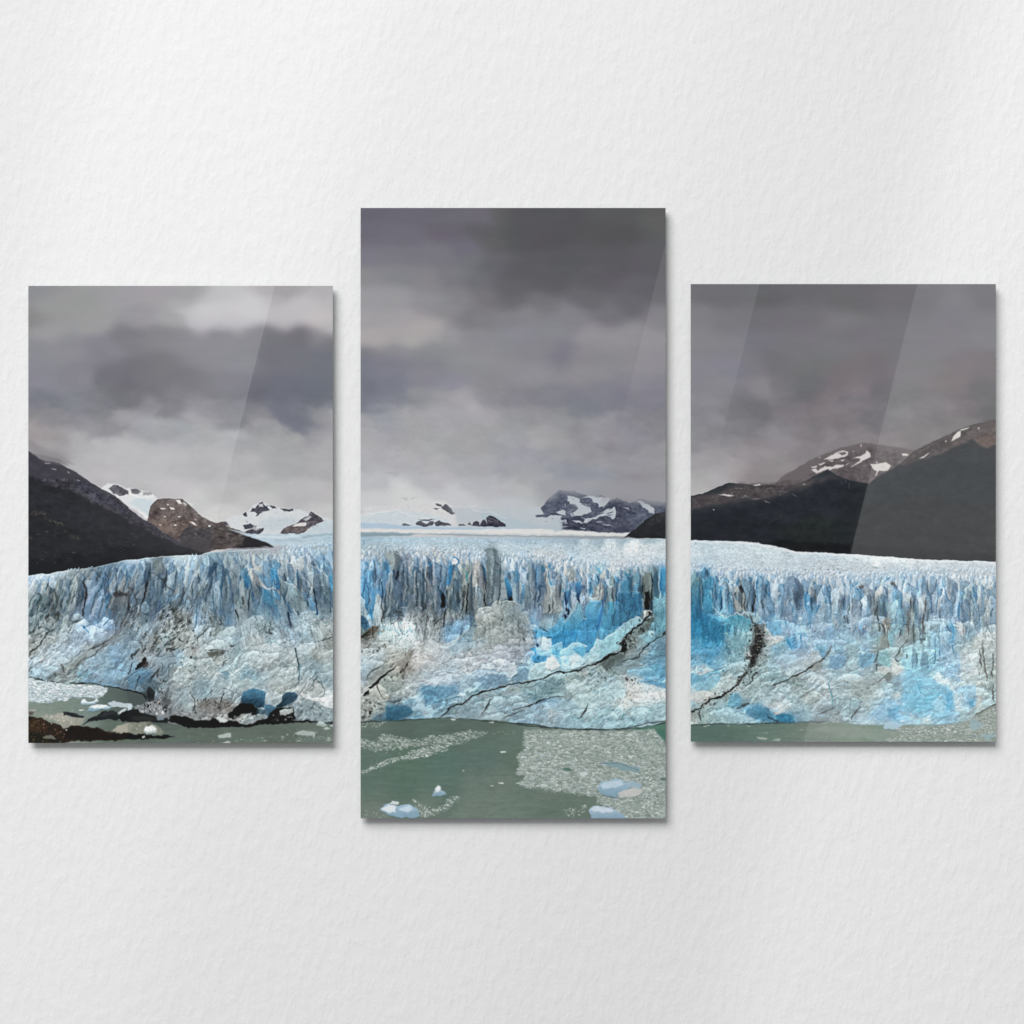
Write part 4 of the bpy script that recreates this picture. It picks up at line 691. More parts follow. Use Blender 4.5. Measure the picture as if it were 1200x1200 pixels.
fd, gd, id_ = safe(facets, xr+wx, yr+400+wy, 5, 3.4, 304, .14)
fv, gv, iv_ = facets(x_+lean*1.0+wx*1.1, y_+wy*3, 7.5, 42, 307, .10)
fw, gw, iw = safe(facets, xr+wx*1.4, yr+400+wy*1.4, 24, 6.5, 308, .085)
clu = sstep(.0, .9, fbm(30, 22, 221, 3)[R_])
fe, ge, ie = facets(x_+wx*.4, y_+wy*.4, 2.6, 2.0, 305, .2)
pe = np.clip((y_-(BR-45))/45, .25, 1)
ff, gf, if_ = facets(x_+WA[R_]*.5, y_+WB[R_]*.4, 2.7, 1.7, 306, .25)
speck = fbm(2.2, 1.8, 161, 3, .75)[R_]
strk = fbm(15, 2.0, 231, 4, .7); sk = bil(strk, np.where(xr > PX1, 2*PX1-xr, xr)+wx*2, 300+np.abs(yr-300)%600+wy*1.5)

up, lo, tp = upper[R_], low[R_], top[R_]*sstep(0, 3, depth[R_])
wild = sstep(-.9, .9, fbm(28, 18, 181, 3)[R_])*.75+.6
# crumpled relief of the apron, lit from the upper left
def ridged(sx, sy, seed, octs=5, gain=.62):
    o = 0; a = 1.; t = 0
    for k in range(octs):
        o = o+a*(1-np.minimum(np.abs(lat(sx/1.9**k, sy/1.9**k, seed+k))*1.5, 1))**1.5; t += a; a *= gain
    return o/t
shear = np.where(x_ < 400, .75, np.where(x_ < 800, .28, .32)).astype(np.float32)
ys = y_+shear*(x_-np.where(x_ < 400, 210, np.where(x_ < 800, 600, 990)))
hr = bil(ridged(17, 8.5, 331), x_+wx*1.8, np.clip(PY0+np.abs((ys-PY0-300) % 700), PY0, PY1-1)+wy*1.8)
hb = bil(ridged(7, 14, 351), x_+lean+wx*1.2, y_+wy*2.5)
def light(h):
    gy, gx = np.gradient(h); l = gy*.8+gx*.45
    l = -l/ l.std(); ao = (h-blur(h, 2.6)); ao /= ao.std()
    return np.clip(l, -2.4, 2.4)*.6+np.clip(ao, -2.2, 2.2)*.65
la, lb2 = light(hr), light(hb)
mod = wild*(up*(fa*.17+fb*.12+fe*.04+lb2*.055)+lo*(fc*.05+fe*.04+sk*.04+la*.098))+tp*(ff*.085+lat(5, 1.6, 191)[R_]*.03)+speck*.03*(up+lo)
mod = mod-wild*(up*(ga*.30+gb*.16)+lo*gc*.08)-tp*gf*.07
mod = mod-clu*(up*gv*.50+lo*gw*.34*(.4+.6*sstep(410, 390, x_)))
TEX[R_] = np.clip(1+mod*1.0, .55, 1.5)
B2[R_] *= np.clip(1+mod*1.0, .3, 2)[..., None]
# open gaps glow blue, worn faces are grey, dust on some ledges
bl = (up*(np.clip(-fa-.25, 0, 1)*.9+ga*.35)+lo*np.clip(-fc-.3, 0, 1)*.55)*sstep(-.3, .6, lat(40, 30, 201)[R_])
B2[R_] += bl[..., None]*np.array([-.11, -.03, .06], np.float32)
gr = lo*sstep(.15, .9, fbm(16, 9, 211, 4)[R_])+up*sstep(.3, 1, fbm(9, 22, 212, 3)[R_])*.6
lu = B2[R_].mean(-1, keepdims=True)
B2[R_] += gr[..., None]*.32*(lu*np.array([.965, 1.0, 1.02], np.float32)-B2[R_])
mm = pmask(mask_pts, GX+.4*WA, GY+.5*WB, .45, 1.)
mm = mm*(1-sstep(395, 345, GX)*sstep(326, 345, GX)*sstep(642, 634, GY)) if True else mm
put((slice(0, PH), slice(0, PW)), mm, B2)
block(0, 0, 1)
S('e3ebee', 1.1, ' '.join(f'{a},{b+.6}' for a, b in SKYL[:18]), .6, .5, .55)
S('dde4e7', 1.0, "240,648.4 260,646.8 288,644.6 318,643.2", .6, .3, .55)
S('a6a8b4', 2.0, "262,644.2 290,642.6 318,641.6 335,642.6", .9, .3, .7)
S('e6ecee', 2.2, ' '.join(f'{a},{b+1.6}' for a, b in SKYL[-14:]), .7, .8, .85)
HALO[0] = .10; ICY[:] = [.62, 1.5, .72]

base_s = base*.3+blur(base, 5.)*.7; l_ = base_s.mean(-1, keepdims=True); base_s = l_+(base_s-l_)*.86
def bc(x, y):
    i = min(max(int((x-PX0)*SC), 0), PW-1); j = min(max(int((y-PY0)*SC), 0), PH-1)
    return base_s[j, i]
def solid(p, c, f0, f1, a=1., soft=.4, rough=.5, grad=.0):
    """a lump of ice: a silhouette whose foot melts into what is in front of it (between f0 and f1)"""
    sl = window(p, 3)
    if GX[sl].size == 0: return
    X = GX[sl]+rough*(WA[sl]*.8+.6*WC[sl]); Y = GY[sl]+rough*(WB[sl]*.8+.6*WD[sl])
    m = pmask(p, X, Y, soft, rough+.5)*(1-sstep(f0, f1, Y))*a
    cc = c*(TEX[sl]**.55)[..., None]*(1+grad*(.5-sstep(p[:, 1].min(), f1, Y)))[..., None]
    put(sl, m, cc)
def serac(x, y, w, h, r, lean=0., con=1.):
    """a tower: lit crown and flank, shaded side, a cleft beside it"""
    c = bc(x, y+h*.35); k = r.uniform(-.35, .35); pk = x+k*w
    wl, wr = w*r.uniform(.42, .6), w*r.uniform(.42, .6); b = y+h; d = lean*h
    left = [(x-wl+d, b), (x-wl*.95+d*.5, y+h*.5), (x-wl*r.uniform(.7, .95), y+h*r.uniform(.12, .3)), (pk-w*r.uniform(.08, .22), y+h*r.uniform(.0, .06)), (pk, y)]
    right = [(pk+w*r.uniform(.06, .2), y+h*r.uniform(.01, .08)), (x+wr*r.uniform(.7, 1), y+h*r.uniform(.1, .3)), (x+wr*1.02+d*.5, y+h*.5), (x+wr*1.08+d, b)]
    rid = [(pk+w*r.uniform(-.1, .12)+d*.3, y+h*.3), (x+w*r.uniform(-.25, .25)+d*.6, y+h*.62), (x+w*r.uniform(-.3, .3)+d, b)]
    sh = np.float32([(q[0]+w*.16+.5, q[1]+.6) for q in left+right])
    dk = c*np.float32([.34, .53, .76]); solid(sh, dk, y+h*.55, b, .62*con, .7)
    v = r.uniform(-.06, .06)
    lit = np.clip(c*np.float32([1.16, 1.11, 1.08])+v+.02, 0, .93); sha = np.clip(c*np.float32([.78, .88, .96])+v*.6, 0, 1)
    allp = np.float32(left+right)
    solid(allp, sha*con+c*(1-con), y+h*.6, b, .95, .4, .5, .22)
    solid(np.float32(left+rid), lit*con+c*(1-con), y+h*.5, y+h*.95, .9, .5, .5, .25)
    if r.rand() < .6: S('%02x%02x%02x' % tuple(int(255*min(q, .97)) for q in np.clip(c*1.22+.05, 0, .95)), r.uniform(.6, 1.1), np.float32([left[2], left[3], left[4], right[0]]), .4, .5, .6)
def lump_(x, y, w, h, r, tilt=0., con=1.):
    """a bulge of the apron: bright brow, shaded underside"""
    c = bc(x, y); n = 7; q = []
    ca, sa = math.cos(tilt), math.sin(tilt); n = 5
    for i in range(n):
        t = math.pi*(1+(i+(r.uniform(-.3, .3) if 0 < i < n-1 else 0))/(n-1)); q.append((w*.5*math.cos(t)*r.uniform(.8, 1.15), h*.6*math.sin(t)*r.uniform(.35, 1.35)))
    q += [(w*.5, h*.5), (0, h*.7), (-w*.5, h*.5)]
    p = np.float32([(x+a*ca-b*sa, y+a*sa+b*ca) for a, b in q])
    y0, y1 = p[:, 1].min(), p[:, 1].max(); v = r.uniform(-.04, .05)
    solid(p+np.float32([.3, -1.1]), c*np.float32([.60, .68, .76]), y0+h*.25, y0+h*.7, .5*con, 1.2, 1.2)
    solid(p, np.clip(c*1.10+v+.01, 0, .93), y0+h*.25, y1, .85, .5, 1.1, .34*con)
rs = np.random.RandomState(41)
def brink(x): return float(np.interp(x, [33,60,110,160,240,300,390,422,470,540,600,660,700,740,780,809,870,930,1000,1060,1167], [676,672,664,657,650,648,638,646,644,648,652,656,662,664,662,664,668,672,676,670,672]))
for row, (dy, w0, h0, step, con) in enumerate(((-4, 2.8, 6, 3.6, .45), (1, 3.8, 12, 4.4, .65), (5, 6.0, 22, 7.0, .6), (9, 10.5, 40, 10.5, .95), (17, 14., 52, 14., .95), (30, 12., 44, 17., .8))):
    x = 28.
    while x < 1174:
        x += step*rs.uniform(.6, 1.4)
        if 393 < x < 419 or 784 < x < 806: continue
        f = .75 if x < 395 else 1.; g = .8 if x > 806 else 1.
        if x < 330 and row == 0: continue
        le = -.30 if x < 165 else (-.16 if x < 250 else (.12 if x < 395 else 0.))
        yy = brink(x)+dy*(1 if x > 400 else .8)+rs.uniform(-4, 4)*(.5+row*.25)
        serac(x, yy, w0*rs.uniform(.7, 1.5), h0*rs.uniform(.7, 1.35)*g, rs, le+rs.uniform(-.05, .05), con*f)
for k in range(400):
    x = rs.uniform(28, 1172); t = (k/400.)**1.1; y = 728+t*125
    if x < 395: y -= 6; ti = -.65*(1-t)-.3*rs.rand()
    elif x < 800: ti = -.30
    else: ti = -.3 if x < 950 else -.1
    s_ = rs.uniform(.5, 1.5)**1.6
    lump_(x, y, 19*s_, 6.5*s_, rs, ti+rs.uniform(-.25, .25), .7)
# ---- left print: crevasses, blocks, meltwater shore
block(33, 640, 10)
K = '2b2f36'
def SS(col, w, *ss, soft=.5, rough=.6, a=.92, taper=1):
    for s in ss: S(col, w, s, soft, rough, a, taper=taper)
S('2f2b2e', 3.2, "664,370 658,460 685,520 692,580 670,640 655,700 640,760 648,832", .5, .5, .95, taper=1)
SS('2d4a73', 1.7, "880,330 882,430 840,490 812,570 805,640")
SS('2c4f9c', 2.5, "1155,260 1162,350 1148,420 1180,480")
SS('3f5a6b', 1.6, "940,300 952,370", "1030,260 1038,420", "1090,260 1100,340", "905,430 890,520", "870,560 900,650")
SS('3d63a8', 2.1, "958,720 968,820 930,890 870,930", "960,560 935,640 900,660")
SS('4a5f6c', 1.4, "600,520 600,600 585,690", "640,540 630,620 610,660", "520,560 470,700", "550,470 540,560")
SS('435158', 3, "818,290 825,340 800,410")
P('3c3a38', "1000,535 1060,520 1100,555 1160,545 1178,575 1120,590 1060,600 1010,600", .9, 1.2, .85)
P('6c7276', "1010,590 1170,580 1180,680 1100,720 1010,680", 2, 1, .5)
SS('484848', 1.5, "1180,540 1192,660 1175,740 1130,860 1080,960 1000,1060 900,1130 760,1200", taper=0)
SS('53575a', 1.2, "1210,810 1130,930 1060,1020 960,1120 870,1200", taper=0)
S('9c9f9a', 1.6, "1170,800 1110,940 1000,1080 830,1200", .8, .8, .6)
SS('434e50', 3.2, "305,490 330,580 352,680 340,800 365,890")
SS('4f5d60', 1.6, "230,450 208,560 222,640 180,760 160,880", "270,480 255,560", "390,580 420,520", "410,620 395,760")
SS('3f484a', 1.1, "290,600 245,690", "335,640 270,740", "310,760 255,830", "270,520 240,620", "300,700 250,790", "350,760 300,850", "250,830 230,880")
SS('566a73', 2, "90,560 40,610 8,720")
SS('2f4a5e', 2.3, "150,555 132,640 95,690")
SS('44565e', 1.4, "200,470 150,620 110,720 100,820 88,900", "60,690 30,800 10,860")
SS('3a4447', 1.6, "130,880 90,930 40,1000 8,1040", "110,880 122,985", "70,930 50,1020")
SS('33383a', 2.2, "335,945 250,1010 200,1060 150,1130 75,1200", rough=1)
SS('565f5f', 1.2, "165,1005 110,1035 50,1050", "210,1050 215,1130", "110,1090 60,1150")
P('a9c0c8', "540,800 600,788 642,830 590,880 540,855", .6, 1, .9)
P('4f5f66', "520,878 600,868 582,905 500,892", .6, .8, .9)
P('9fb0b3', "220,860 260,838 300,868 345,920 300,960 260,985 220,955", .6, 1, .85)
SS('4a5557', 1.1, "225,945 218,880 242,855 292,866", "540,790 500,800", "350,920 375,960")
SS('dbe4e6', .9, "225,858 255,838 296,862 345,915", "540,798 600,785 640,825", rough=.8)
P('1f4fc0', "645,938 668,933 672,962 652,966", .5, .4)
S('4f8be0', 1.8, "672,965 706,1012", .6, .3, .9)
SS('e9f0f2', 1.3, "150,560 178,520 188,485", "690,1030 660,1060")
P('4c5759', "218,435 242,430 236,482 200,505", .5, .6, .9)
P('4f646e', "75,540 132,533 157,575 100,565", .5, .8, .9)
SS('8a9a9c', 1., "330,350 335,460 380,520 430,530", "400,340 450,370 520,340", a=.8)
SS('566063', 1.1, "360,490 410,525 450,490", "420,350 440,375")
SS('b9d3ea', 1.2, "740,780 780,730 860,700", "660,860 760,810 860,840", "600,920 680,890", "900,560 870,650", rough=1, a=.6)
block(150, 640, 10)
S('2f4f73', 2.4, "262,215 252,330 225,420 200,500", .6, .5, .9)
S('26252c', 2.8, "225,420 200,520 184,620 152,690 136,775", .5, .5, .97, taper=2)
P('6f8086', "300,168 350,150 405,180 432,260 422,335 330,322 288,255", .8, .8, .9)
P('587489', "268,345 360,370 425,430 425,600 380,645 245,640 222,600", 1.2, .8, .8)
SS('46596a', .9, "300,360 290,620", "345,380 335,630", "385,420 380,600", "260,420 245,600")
SS('8fa6b3', .9, "318,370 310,610", "365,400 358,620", a=.6)
SS('39424a', 1.9, "320,322 370,370 420,412 432,455 510,500 560,545")
SS('3c3f45', 1.3, "432,360 432,450", "280,300 310,330", "225,200 215,240")
SS('44637c', 1.8, "575,225 570,330 550,410 530,505")
SS('4a6172', 1.5, "625,225 626,330 637,390 615,440")
SS('343438', 2.2, "672,470 676,510 640,570 625,640 598,690")
P('75a0c3', "480,622 540,560 602,558 562,620 500,655", .8, 1, .85)
SS('2f4a63', 2, "818,320 830,400 826,445")
P('7b8f98', "862,140 822,215 808,280 842,270 872,180", .6, .8, .85)
P('8fb3c4', "900,88 980,78 1042,118 1062,165 1000,200 920,245 880,200 868,140", .8, .8, .7)
S('d5e3e8', 1, "868,130 902,86 980,78 1040,112", .5, .5, .8)
P('3f6a8c', "1000,188 1062,188 1052,262 960,332 918,402 898,402 930,320 970,260", 1.1, 1, .85)
SS('33424f', 1.7, "1000,345 960,440 930,545 898,655")
SS('3c4a52', 1.4, "872,460 830,560 790,625", "940,420 880,540", "850,520 800,600", "920,580 905,660")
SS('2f5580', 2, "1152,295 1130,400 1100,480 1088,585")
SS('3a628a', 1.7, "990,470 996,600 1000,720 994,785", "1110,590 1090,700 1066,795")
SS('2f5c98', 2, "1183,815 1180,945")
SS('3f6ea3', 1.7, "822,690 810,800 786,965")
SS('43413f', 1.4, "0,490 60,510 106,660 60,760 0,850", taper=0)
SS('2f2c2b', 2, "0,640 20,700 8,765")
SS('3d4c5a', 1.8, "70,880 40,940 18,1005")
SS('38424c', 1.7, "140,870 122,950 98,1005")
P('80a5b9', "160,690 200,648 232,670 265,740 242,802 188,790 152,750", .7, 1.2, .8)
SS('c5d9e3', 1, "160,690 200,650 230,668", "262,690 290,760")
SS('3f5a70', 2, "242,760 220,860 198,890", "300,700 330,640")
SS('454f4f', 1.5, "962,935 880,1020 818,1075 828,1190", "966,1000 960,1065", "1050,830 1100,900 1050,920", "960,830 985,900")
SS('3a3f41', 2, "405,1040 340,1100 270,1155", "645,1122 580,1088", rough=1)
SS('3c4040', 1.5, "605,1020 520,1110 462,1155", "480,1120 440,1180", "700,1080 640,1170", "160,1140 170,1200", rough=1)
def boost(c):
    v = np.clip(.56+(hexc(c)-.56)*1.45, .03, .97)
    return '%02x%02x%02x' % tuple(int(q*255) for q in v)
def hatch(poly, n, ang, l0, l1, cols, w0=.6, w1=1.2, seed=1, a=.8, jit=14):
    w0 *= 1.5/ICY[2]**.5; w1 *= 1.5/ICY[2]**.5
    p = pts(poly); r = np.random.RandomState(seed); k = 0; sv = list(BLK); block(0, 0, 1)
    x0, y0 = p.min(0); x1, y1 = p.max(0)
    while k < n:
        x, y = r.uniform(x0, x1), r.uniform(y0, y1); c = 0
        for A, B in zip(p, np.roll(p, -1, 0)):
            if (A[1] > y) != (B[1] > y) and x < (B[0]-A[0])*(y-A[1])/(B[1]-A[1])+A[0]: c ^= 1
        k += .25
        if not c: continue
        k += .75
        th = math.radians(ang+r.uniform(-jit, jit)); L = r.uniform(l0, l1)
        S(boost(cols[r.randint(len(cols))]), r.uniform(w0, w1), np.array([(x, y), (x+L*math.cos(th)*.5, y+L*math.sin(th)*.5+r.uniform(-.5, .5)), (x+L*math.cos(th), y+L*math.sin(th))], np.float32), .45, .8, a*r.uniform(.5, 1), taper=1)
    BLK[:] = sv
DK = ['3f4648', '4a5356', '39434a', '5a5a56']; LT = ['c3cbc9', 'b5c0c0', 'a9b8bd', 'c9cdc8']
hatch("430,650 560,680 800,650 830,760 700,950 450,1000 300,960 330,800", 75, 128, 3, 9, DK, .6, 1.3, 3)
hatch("430,650 560,680 800,650 830,760 700,950 450,1000 300,960 330,800", 60, 128, 3, 8, LT, .6, 1.2, 4)
hatch("170,1000 430,1020 800,950 830,1200 150,1200", 55, 140, 2, 6, DK, .7, 1.5, 5)
hatch("170,1000 430,1020 800,950 830,1200 150,1200", 65, 140, 2, 5, LT, .7, 1.5, 6)
hatch("840,300 1190,300 1190,900 840,900", 70, 95, 3, 10, ['4f6f86', '5f7d8f', '3f5f7d', 'a6bac3'], .5, 1, 7, .6)
hatch("0,650 260,700 240,1000 0,1000", 40, 115, 3, 9, DK+LT, .5, 1.1, 8, .7)
block(33, 640, 10)
hatch("200,480 360,500 380,900 150,900", 45, 112, 2, 7, DK+['8fa0a3'], .6, 1.2, 9)
hatch("400,340 660,340 640,800 400,860", 50, 108, 3, 9, ['5f7680', '93a9b0', '6f858d', 'a3b5ba'], .5, 1, 10, .6)
hatch("820,250 1180,250 1000,700 820,640", 40, 100, 3, 9, ['456a94', '6f93ba', '3f5f80', '9cb8d0'], .5, 1.2, 11, .6)
hatch("0,560 200,560 180,1000 0,1000", 50, 115, 3, 9, ['3f5660', '5f7780', '9fb3b8', '4f6a75'], .5, 1.2, 12, .7)
hatch("1000,620 1190,620 1100,900 1000,950", 30, 105, 3, 8, ['565f64', '8f9a9c', '666f75'], .5, 1, 13, .6)
hatch("0,1030 260,1030 260,1190 0,1190", 40, 130, 2, 5, ['6b7371', 'c3c8c4', 'd0d4d0', '5b6362'], .5, 1.1, 14, .7)
block(270, 625, 10)
P('3a7ab8', "158,478 212,478 216,600 206,662 170,622 155,560", .8, .6, .95, col2='254f9a')
P('b9c0bd', "212,398 250,418 330,520 400,600 455,655 400,640 340,640 280,570 215,490", .8, .8, .95)
P('2f72b0', "340,642 400,635 450,690 492,740 522,800 480,862 430,842 380,782 350,722", 1.5, 1, .9, col2='4a86b0')
P('3f8ad0', "480,420 540,428 572,500 584,600 572,672 530,640 490,600 472,500", 1, .8, .95, col2='2f6fc0')
P('5fa8e0', "490,680 560,690 602,740 590,782 520,752", .8, .6, .9)
P('7c979f', "590,540 660,570 740,600 800,650 852,740 900,850 912,900 820,922 740,900 680,800 620,720 590,640", .8, .8, .85)
P('6f8a98', "600,640 660,640 720,760 780,890 740,900 680,800 620,720", 2, 1, .6)
S('cfdadb', 1.3, "598,540 650,575 740,605 800,668", .5, .5)
P('7b98a8', "520,760 600,790 640,880 690,1010 702,1092 620,1082 560,980 510,860", 1.2, .8, .8)
S('d0dadc', 1.8, "360,600 440,650 500,640 570,692 608,755", .6, .5)
S('1f4a98', 2.5, "598,700 650,790 690,880 718,935", .6, .4, .95, taper=1)
S('1b2050', 2.3, "676,930 700,1040 710,1092", .5, .3, .95, taper=0)
S('2f6ab0', 4, "520,820 545,900 592,990", 1.5, .5, .8, taper=1)
S('c5d5dc', 2.0, "738,890 784,965", .6, .4); S('24466f', 1.8, "782,915 792,955", .5, .3)
S('2a5590', 2.3, "792,408 775,480 790,560 800,640 812,682", .6, .4, .95, taper=1)
S('c5d0d3', 1.3, "800,430 850,500 920,590 950,662", .6, .4)
P('6a98bb', "840,680 900,688 970,780 1002,860 992,912 910,892 870,790", 1, .8, .85, col2='4f7fb0')
S('2b3448', 2.3, "976,655 1000,780 1012,892", .5, .4, .95, taper=0); S('1f3f8a', 2, "1015,895 1017,955", .5, .3)
P('8aa9b8', "980,480 1080,468 1132,540 1152,602 1010,602", .9, .8, .8)
P('64808f', "1030,640 1160,622 1172,760 1150,900 1100,800 1060,700", 1, .8, .8)
S('d8e0e1', 2.0, "928,368 1000,390 1080,440 1140,530 1172,622", .6, .6)
S('cbd6d8', 1.2, "1000,605 1080,600 1160,612", .5, .5)
P('4f9fe0', "1148,500 1205,480 1205,700 1172,622", .6, .6)
S('2f58a0', 2.4, "1102,240 1090,330 1110,430 1128,492", .5, .4, .95, taper=1)
SS('24344f', 2.6, "965,325 977,378", "640,475 652,555", taper=0)
SS('2b3a45', 3, "145,735 152,835", taper=1)
S('232c44', 2.2, "214,645 222,740 216,830 212,915", .5, .4, .95, taper=1)
S('262a30', 2, "62,905 95,970 98,1115", .5, .4, .95, taper=2)
SS('3f5f7a', 1.6, "240,890 300,980 332,1045", "300,560 330,650", "870,760 920,880")
SS('2f2f33', 1.7, "1165,845 1167,935", "945,330 950,370")
SS('c9d6da', 1.1, "880,660 930,680 950,720", "1150,330 1200,400", "820,640 850,690", "640,360 700,350 760,400", a=.8)
hatch("20,350 200,300 220,900 20,1000", 60, 92, 3, 9, ['5f7a86', '4a626f', '9fb3ba', '6f8a96'], .5, 1.1, 15, .65)
hatch("300,850 520,880 640,1090 300,1090", 40, 70, 3, 8, ['6f93a8', '9fb9c3', '5a8098', 'afc3ca'], .5, 1.1, 16, .6)
hatch("230,560 340,660 340,860 230,900", 30, 80, 3, 8, ['4a6678', '8aa3ae', '5a7a90'], .5, 1.1, 17, .6)
hatch("800,920 1190,930 1190,1190 760,1190", 90, 15, 2, 6, ['c9d5d6', 'd5dcdb', '7f9aa6', '8aa3a9', 'bccbcf'], .6, 1.4, 18, .75, 40)
hatch("980,650 1180,650 1180,930 1020,930", 30, 80, 3, 8, ['54707f', '8aa3ad', '4a6a88'], .5, 1.1, 19, .6)
# lower left apron
block(33, 755, 10)
SS('2b2b2b', 1.9, "142,-5 80,50 30,100 18,145", rough=.9)
SS('3e4648', 1.3, "830,0 720,60 620,100 560,150 480,200 400,240 350,290 300,340 212,418", rough=.9, taper=2)
P('949c98', "880,10 840,40 720,80 620,120 540,190 440,260 320,345 370,410 480,310 560,260 650,190 770,120", 1.2, .8, .55)
SS('40464a', 1.3, "885,5 840,60 770,120 650,190 560,260 480,310 400,380 365,425", rough=.9, taper=2)
SS('4a5051', 1.6, "310,325 322,385", "350,260 380,240 395,290", "400,250 410,330")
hatch("200,60 560,60 480,200 200,350 60,300", 60, 150, 2, 7, ['c9d3d6', 'bccdd6', '8fa9b8', 'd5dad8'], .6, 1.4, 20, .6, 30)
hatch("560,260 1150,100 1150,400 560,420", 90, 150, 3, 9, ['9fc0d3', '5f88a3', 'aac6d6', '6f93a8', '8ab3cc'], .5, 1.3, 21, .6, 25)
hatch("350,330 640,280 640,430 350,430", 40, 140, 2, 6, ['6d7f83', 'a9b3b1', '56666b'], .5, 1.1, 22, .6)
block(150, 755, 10)
P('2a2523', "200,145 222,165 190,230 150,280 100,300 92,280 140,225", .6, 1.2)
P('3a3230', "180,190 232,200 222,250 180,275 150,265", .7, 1.2, .8)
SS('2f3538', 2, "50,195 42,270 6,355", "40,100 60,180")
SS('2a2e30', 2, "122,375 100,470 78,545", "140,360 110,400")
SS('2b2f31', 2.2, "372,250 320,330 280,400 248,472", rough=.9)
SS('3a3c3e', 2, "335,15 260,85", "130,55 60,135", "210,40 160,110", "400,60 330,160", "560,10 500,50 440,80", rough=1)
SS('3f474a', 1.1, "430,150 520,142 585,128", "330,190 300,260", "520,80 530,140")
SS('42596a', 1.7, "480,215 482,405", "400,210 400,320")
SS('45494c', 2.2, "525,415 480,520 440,625", "350,290 350,400")
P('2b2e31', "205,520 250,498 305,560 302,662 228,695 215,620", 1, 1.5, .9)
P('5c6063', "430,622 505,588 502,662 460,782 400,802 378,722", .9, 1.2, .85)
SS('b5a99e', 1.4, "402,590 382,662 330,705", "330,640 360,700", rough=1)
P('8b9094', "50,722 150,702 300,700 352,682 400,760 460,832 330,826 200,800 118,792", .8, 1.6, .8)
hatch("50,722 150,702 300,690 352,672 440,700 460,832 330,826 200,800 118,792", 90, 20, 1, 3, ['b9bec0', '5a5c5e', '3c3e40', 'c6bdb5', '787b7d', 'd3d3d0'], .6, 1.6, 23, .9, 60)
hatch("300,400 430,380 440,620 300,640", 45, 75, 1.5, 5, ['a9b8bf', '55636a', '7b8c94', 'c3cdd0', '3f474c'], .6, 1.4, 24, .8, 40)
hatch("480,200 560,180 520,700 440,620", 40, 105, 2, 6, ['8fa0a6', '56646b', 'b3bfc3', '6d7d84'], .6, 1.2, 25, .8)
hatch("540,180 900,100 900,360 700,440 560,450", 130, 40, 1.2, 4, ['c6d2d2', 'd8dfdd', '7b8f96', '93a6a9', '5f6f73', 'b3c3c5'], .7, 1.7, 26, .8, 70)
hatch("860,200 1190,180 1190,330 860,430", 70, 10, 2, 6, ['c9d5d3', 'd5dcd9', '8aa0a3', '748688'], .6, 1.4, 27, .75, 30)
P('54574f', "925,90 1050,70 1145,90 1122,132 960,145", 1.6, 2, .75)
SS('2c2a27', 1.2, "870,90 960,80 1060,78 1180,78", "1080,95 1130,110", rough=1.2)
P('1c1c1c', "728,140 750,138 752,166 732,162", .5, .4)
SS('b5937f', 1, "770,70 830,95", a=.6)
P('8ba8b2', "800,420 880,410 930,470 940,600 860,650 780,610 740,560", 2, 1.5, .6)
S('dfe8e8', 1.2, "900,440 960,420 1040,405 1130,400", .7, .8, .8)
S('e5e8e6', 1.4, "712,572 760,630 772,700 766,765", .5, .6); S('3a4244', 1.5, "728,568 775,640 783,765", .5, .5)
SS('2c3234', 1.6, "1138,525 1110,640 1080,720 1074,805", rough=.8); SS('33393b', 1.1, "1108,512 1165,522", "970,490 985,590")
hatch("780,640 1080,640 1190,700 1190,850 1000,850 780,860", 120, 30, 1, 3.5, ['56534e', '3f3f3d', 'a3a6a3', 'b9bab6', '6d6b66', '8d9090'], .6, 1.5, 28, .85, 70)
hatch("480,700 800,740 780,860 480,840", 60, 20, 1, 4, ['a3b0b3', '5f696c', 'bcc5c6', '76828a'], .6, 1.4, 29, .8, 60)
hatch("600,500 780,480 760,760 600,760", 40, 100, 2, 5, ['aebfc3', '6f858d', '93a8ae'], .6, 1.3, 30, .7, 50)
block(270, 745, 10)
P('3a78a8', "120,760 140,690 175,648 260,630 340,640 402,660 412,760 402,832 300,832 180,802 118,792", 1.1, 1.5, .93, col2='173a52')
P('2f5a78', "600,702 640,670 762,665 792,700 742,772 600,842 520,852 558,790", 1.1, 1.5, .93, col2='16303f')
P('3a6b8c', "408,800 480,810 562,850 482,932 420,932 398,870", .8, .8, .95)
P('07090c', "-20,905 60,852 110,788 200,790 262,812 322,850 332,892 290,932 200,902 120,922 60,972 -20,962", .6, 1.)
P('0a0c0f', "-20,990 80,1002 200,1042 330,990 420,960 452,902 540,852 600,842 722,832 752,922 762,972 640,1012 560,1042 330,1034 180,1068 -20,1068", .6, 1.)
P('b0c0c5', "410,682 482,640 602,690 592,772 530,822 450,802 410,742", .7, 1)
P('8fa3a8', "450,760 560,740 580,780 530,820 460,800", 1.2, .8, .7)
P('b9c6c4', "108,972 180,932 240,898 262,962 180,1042 98,1022", .6, 1.2); P('72868a', "150,1000 240,960 255,985 180,1040 110,1025", .9, 1.2, .8)
P('8a9b9e', "262,932 382,910 392,962 280,982", .6, 1.2, .9)
P('b5c0bd', "580,890 640,860 722,836 724,892 640,932 598,942", .6, 1.3)
P('2f4f60', "300,860 400,850 400,910 300,900", 1, 1, .8)
P('93a7ad', "738,872 822,792 832,730 900,720 1000,760 1120,820 1205,850 1205,1000 1050,1002 900,992 780,962 738,922", .7, 1.2)
hatch("738,872 822,792 900,780 1000,800 1190,880 1190,1000 900,980 760,940", 120, 30, 1, 4, ['6d8288', 'bccbce', '56666c', 'a9bcc2', '7f969e', 'd0d9da'], .7, 1.7, 31, .8, 70)
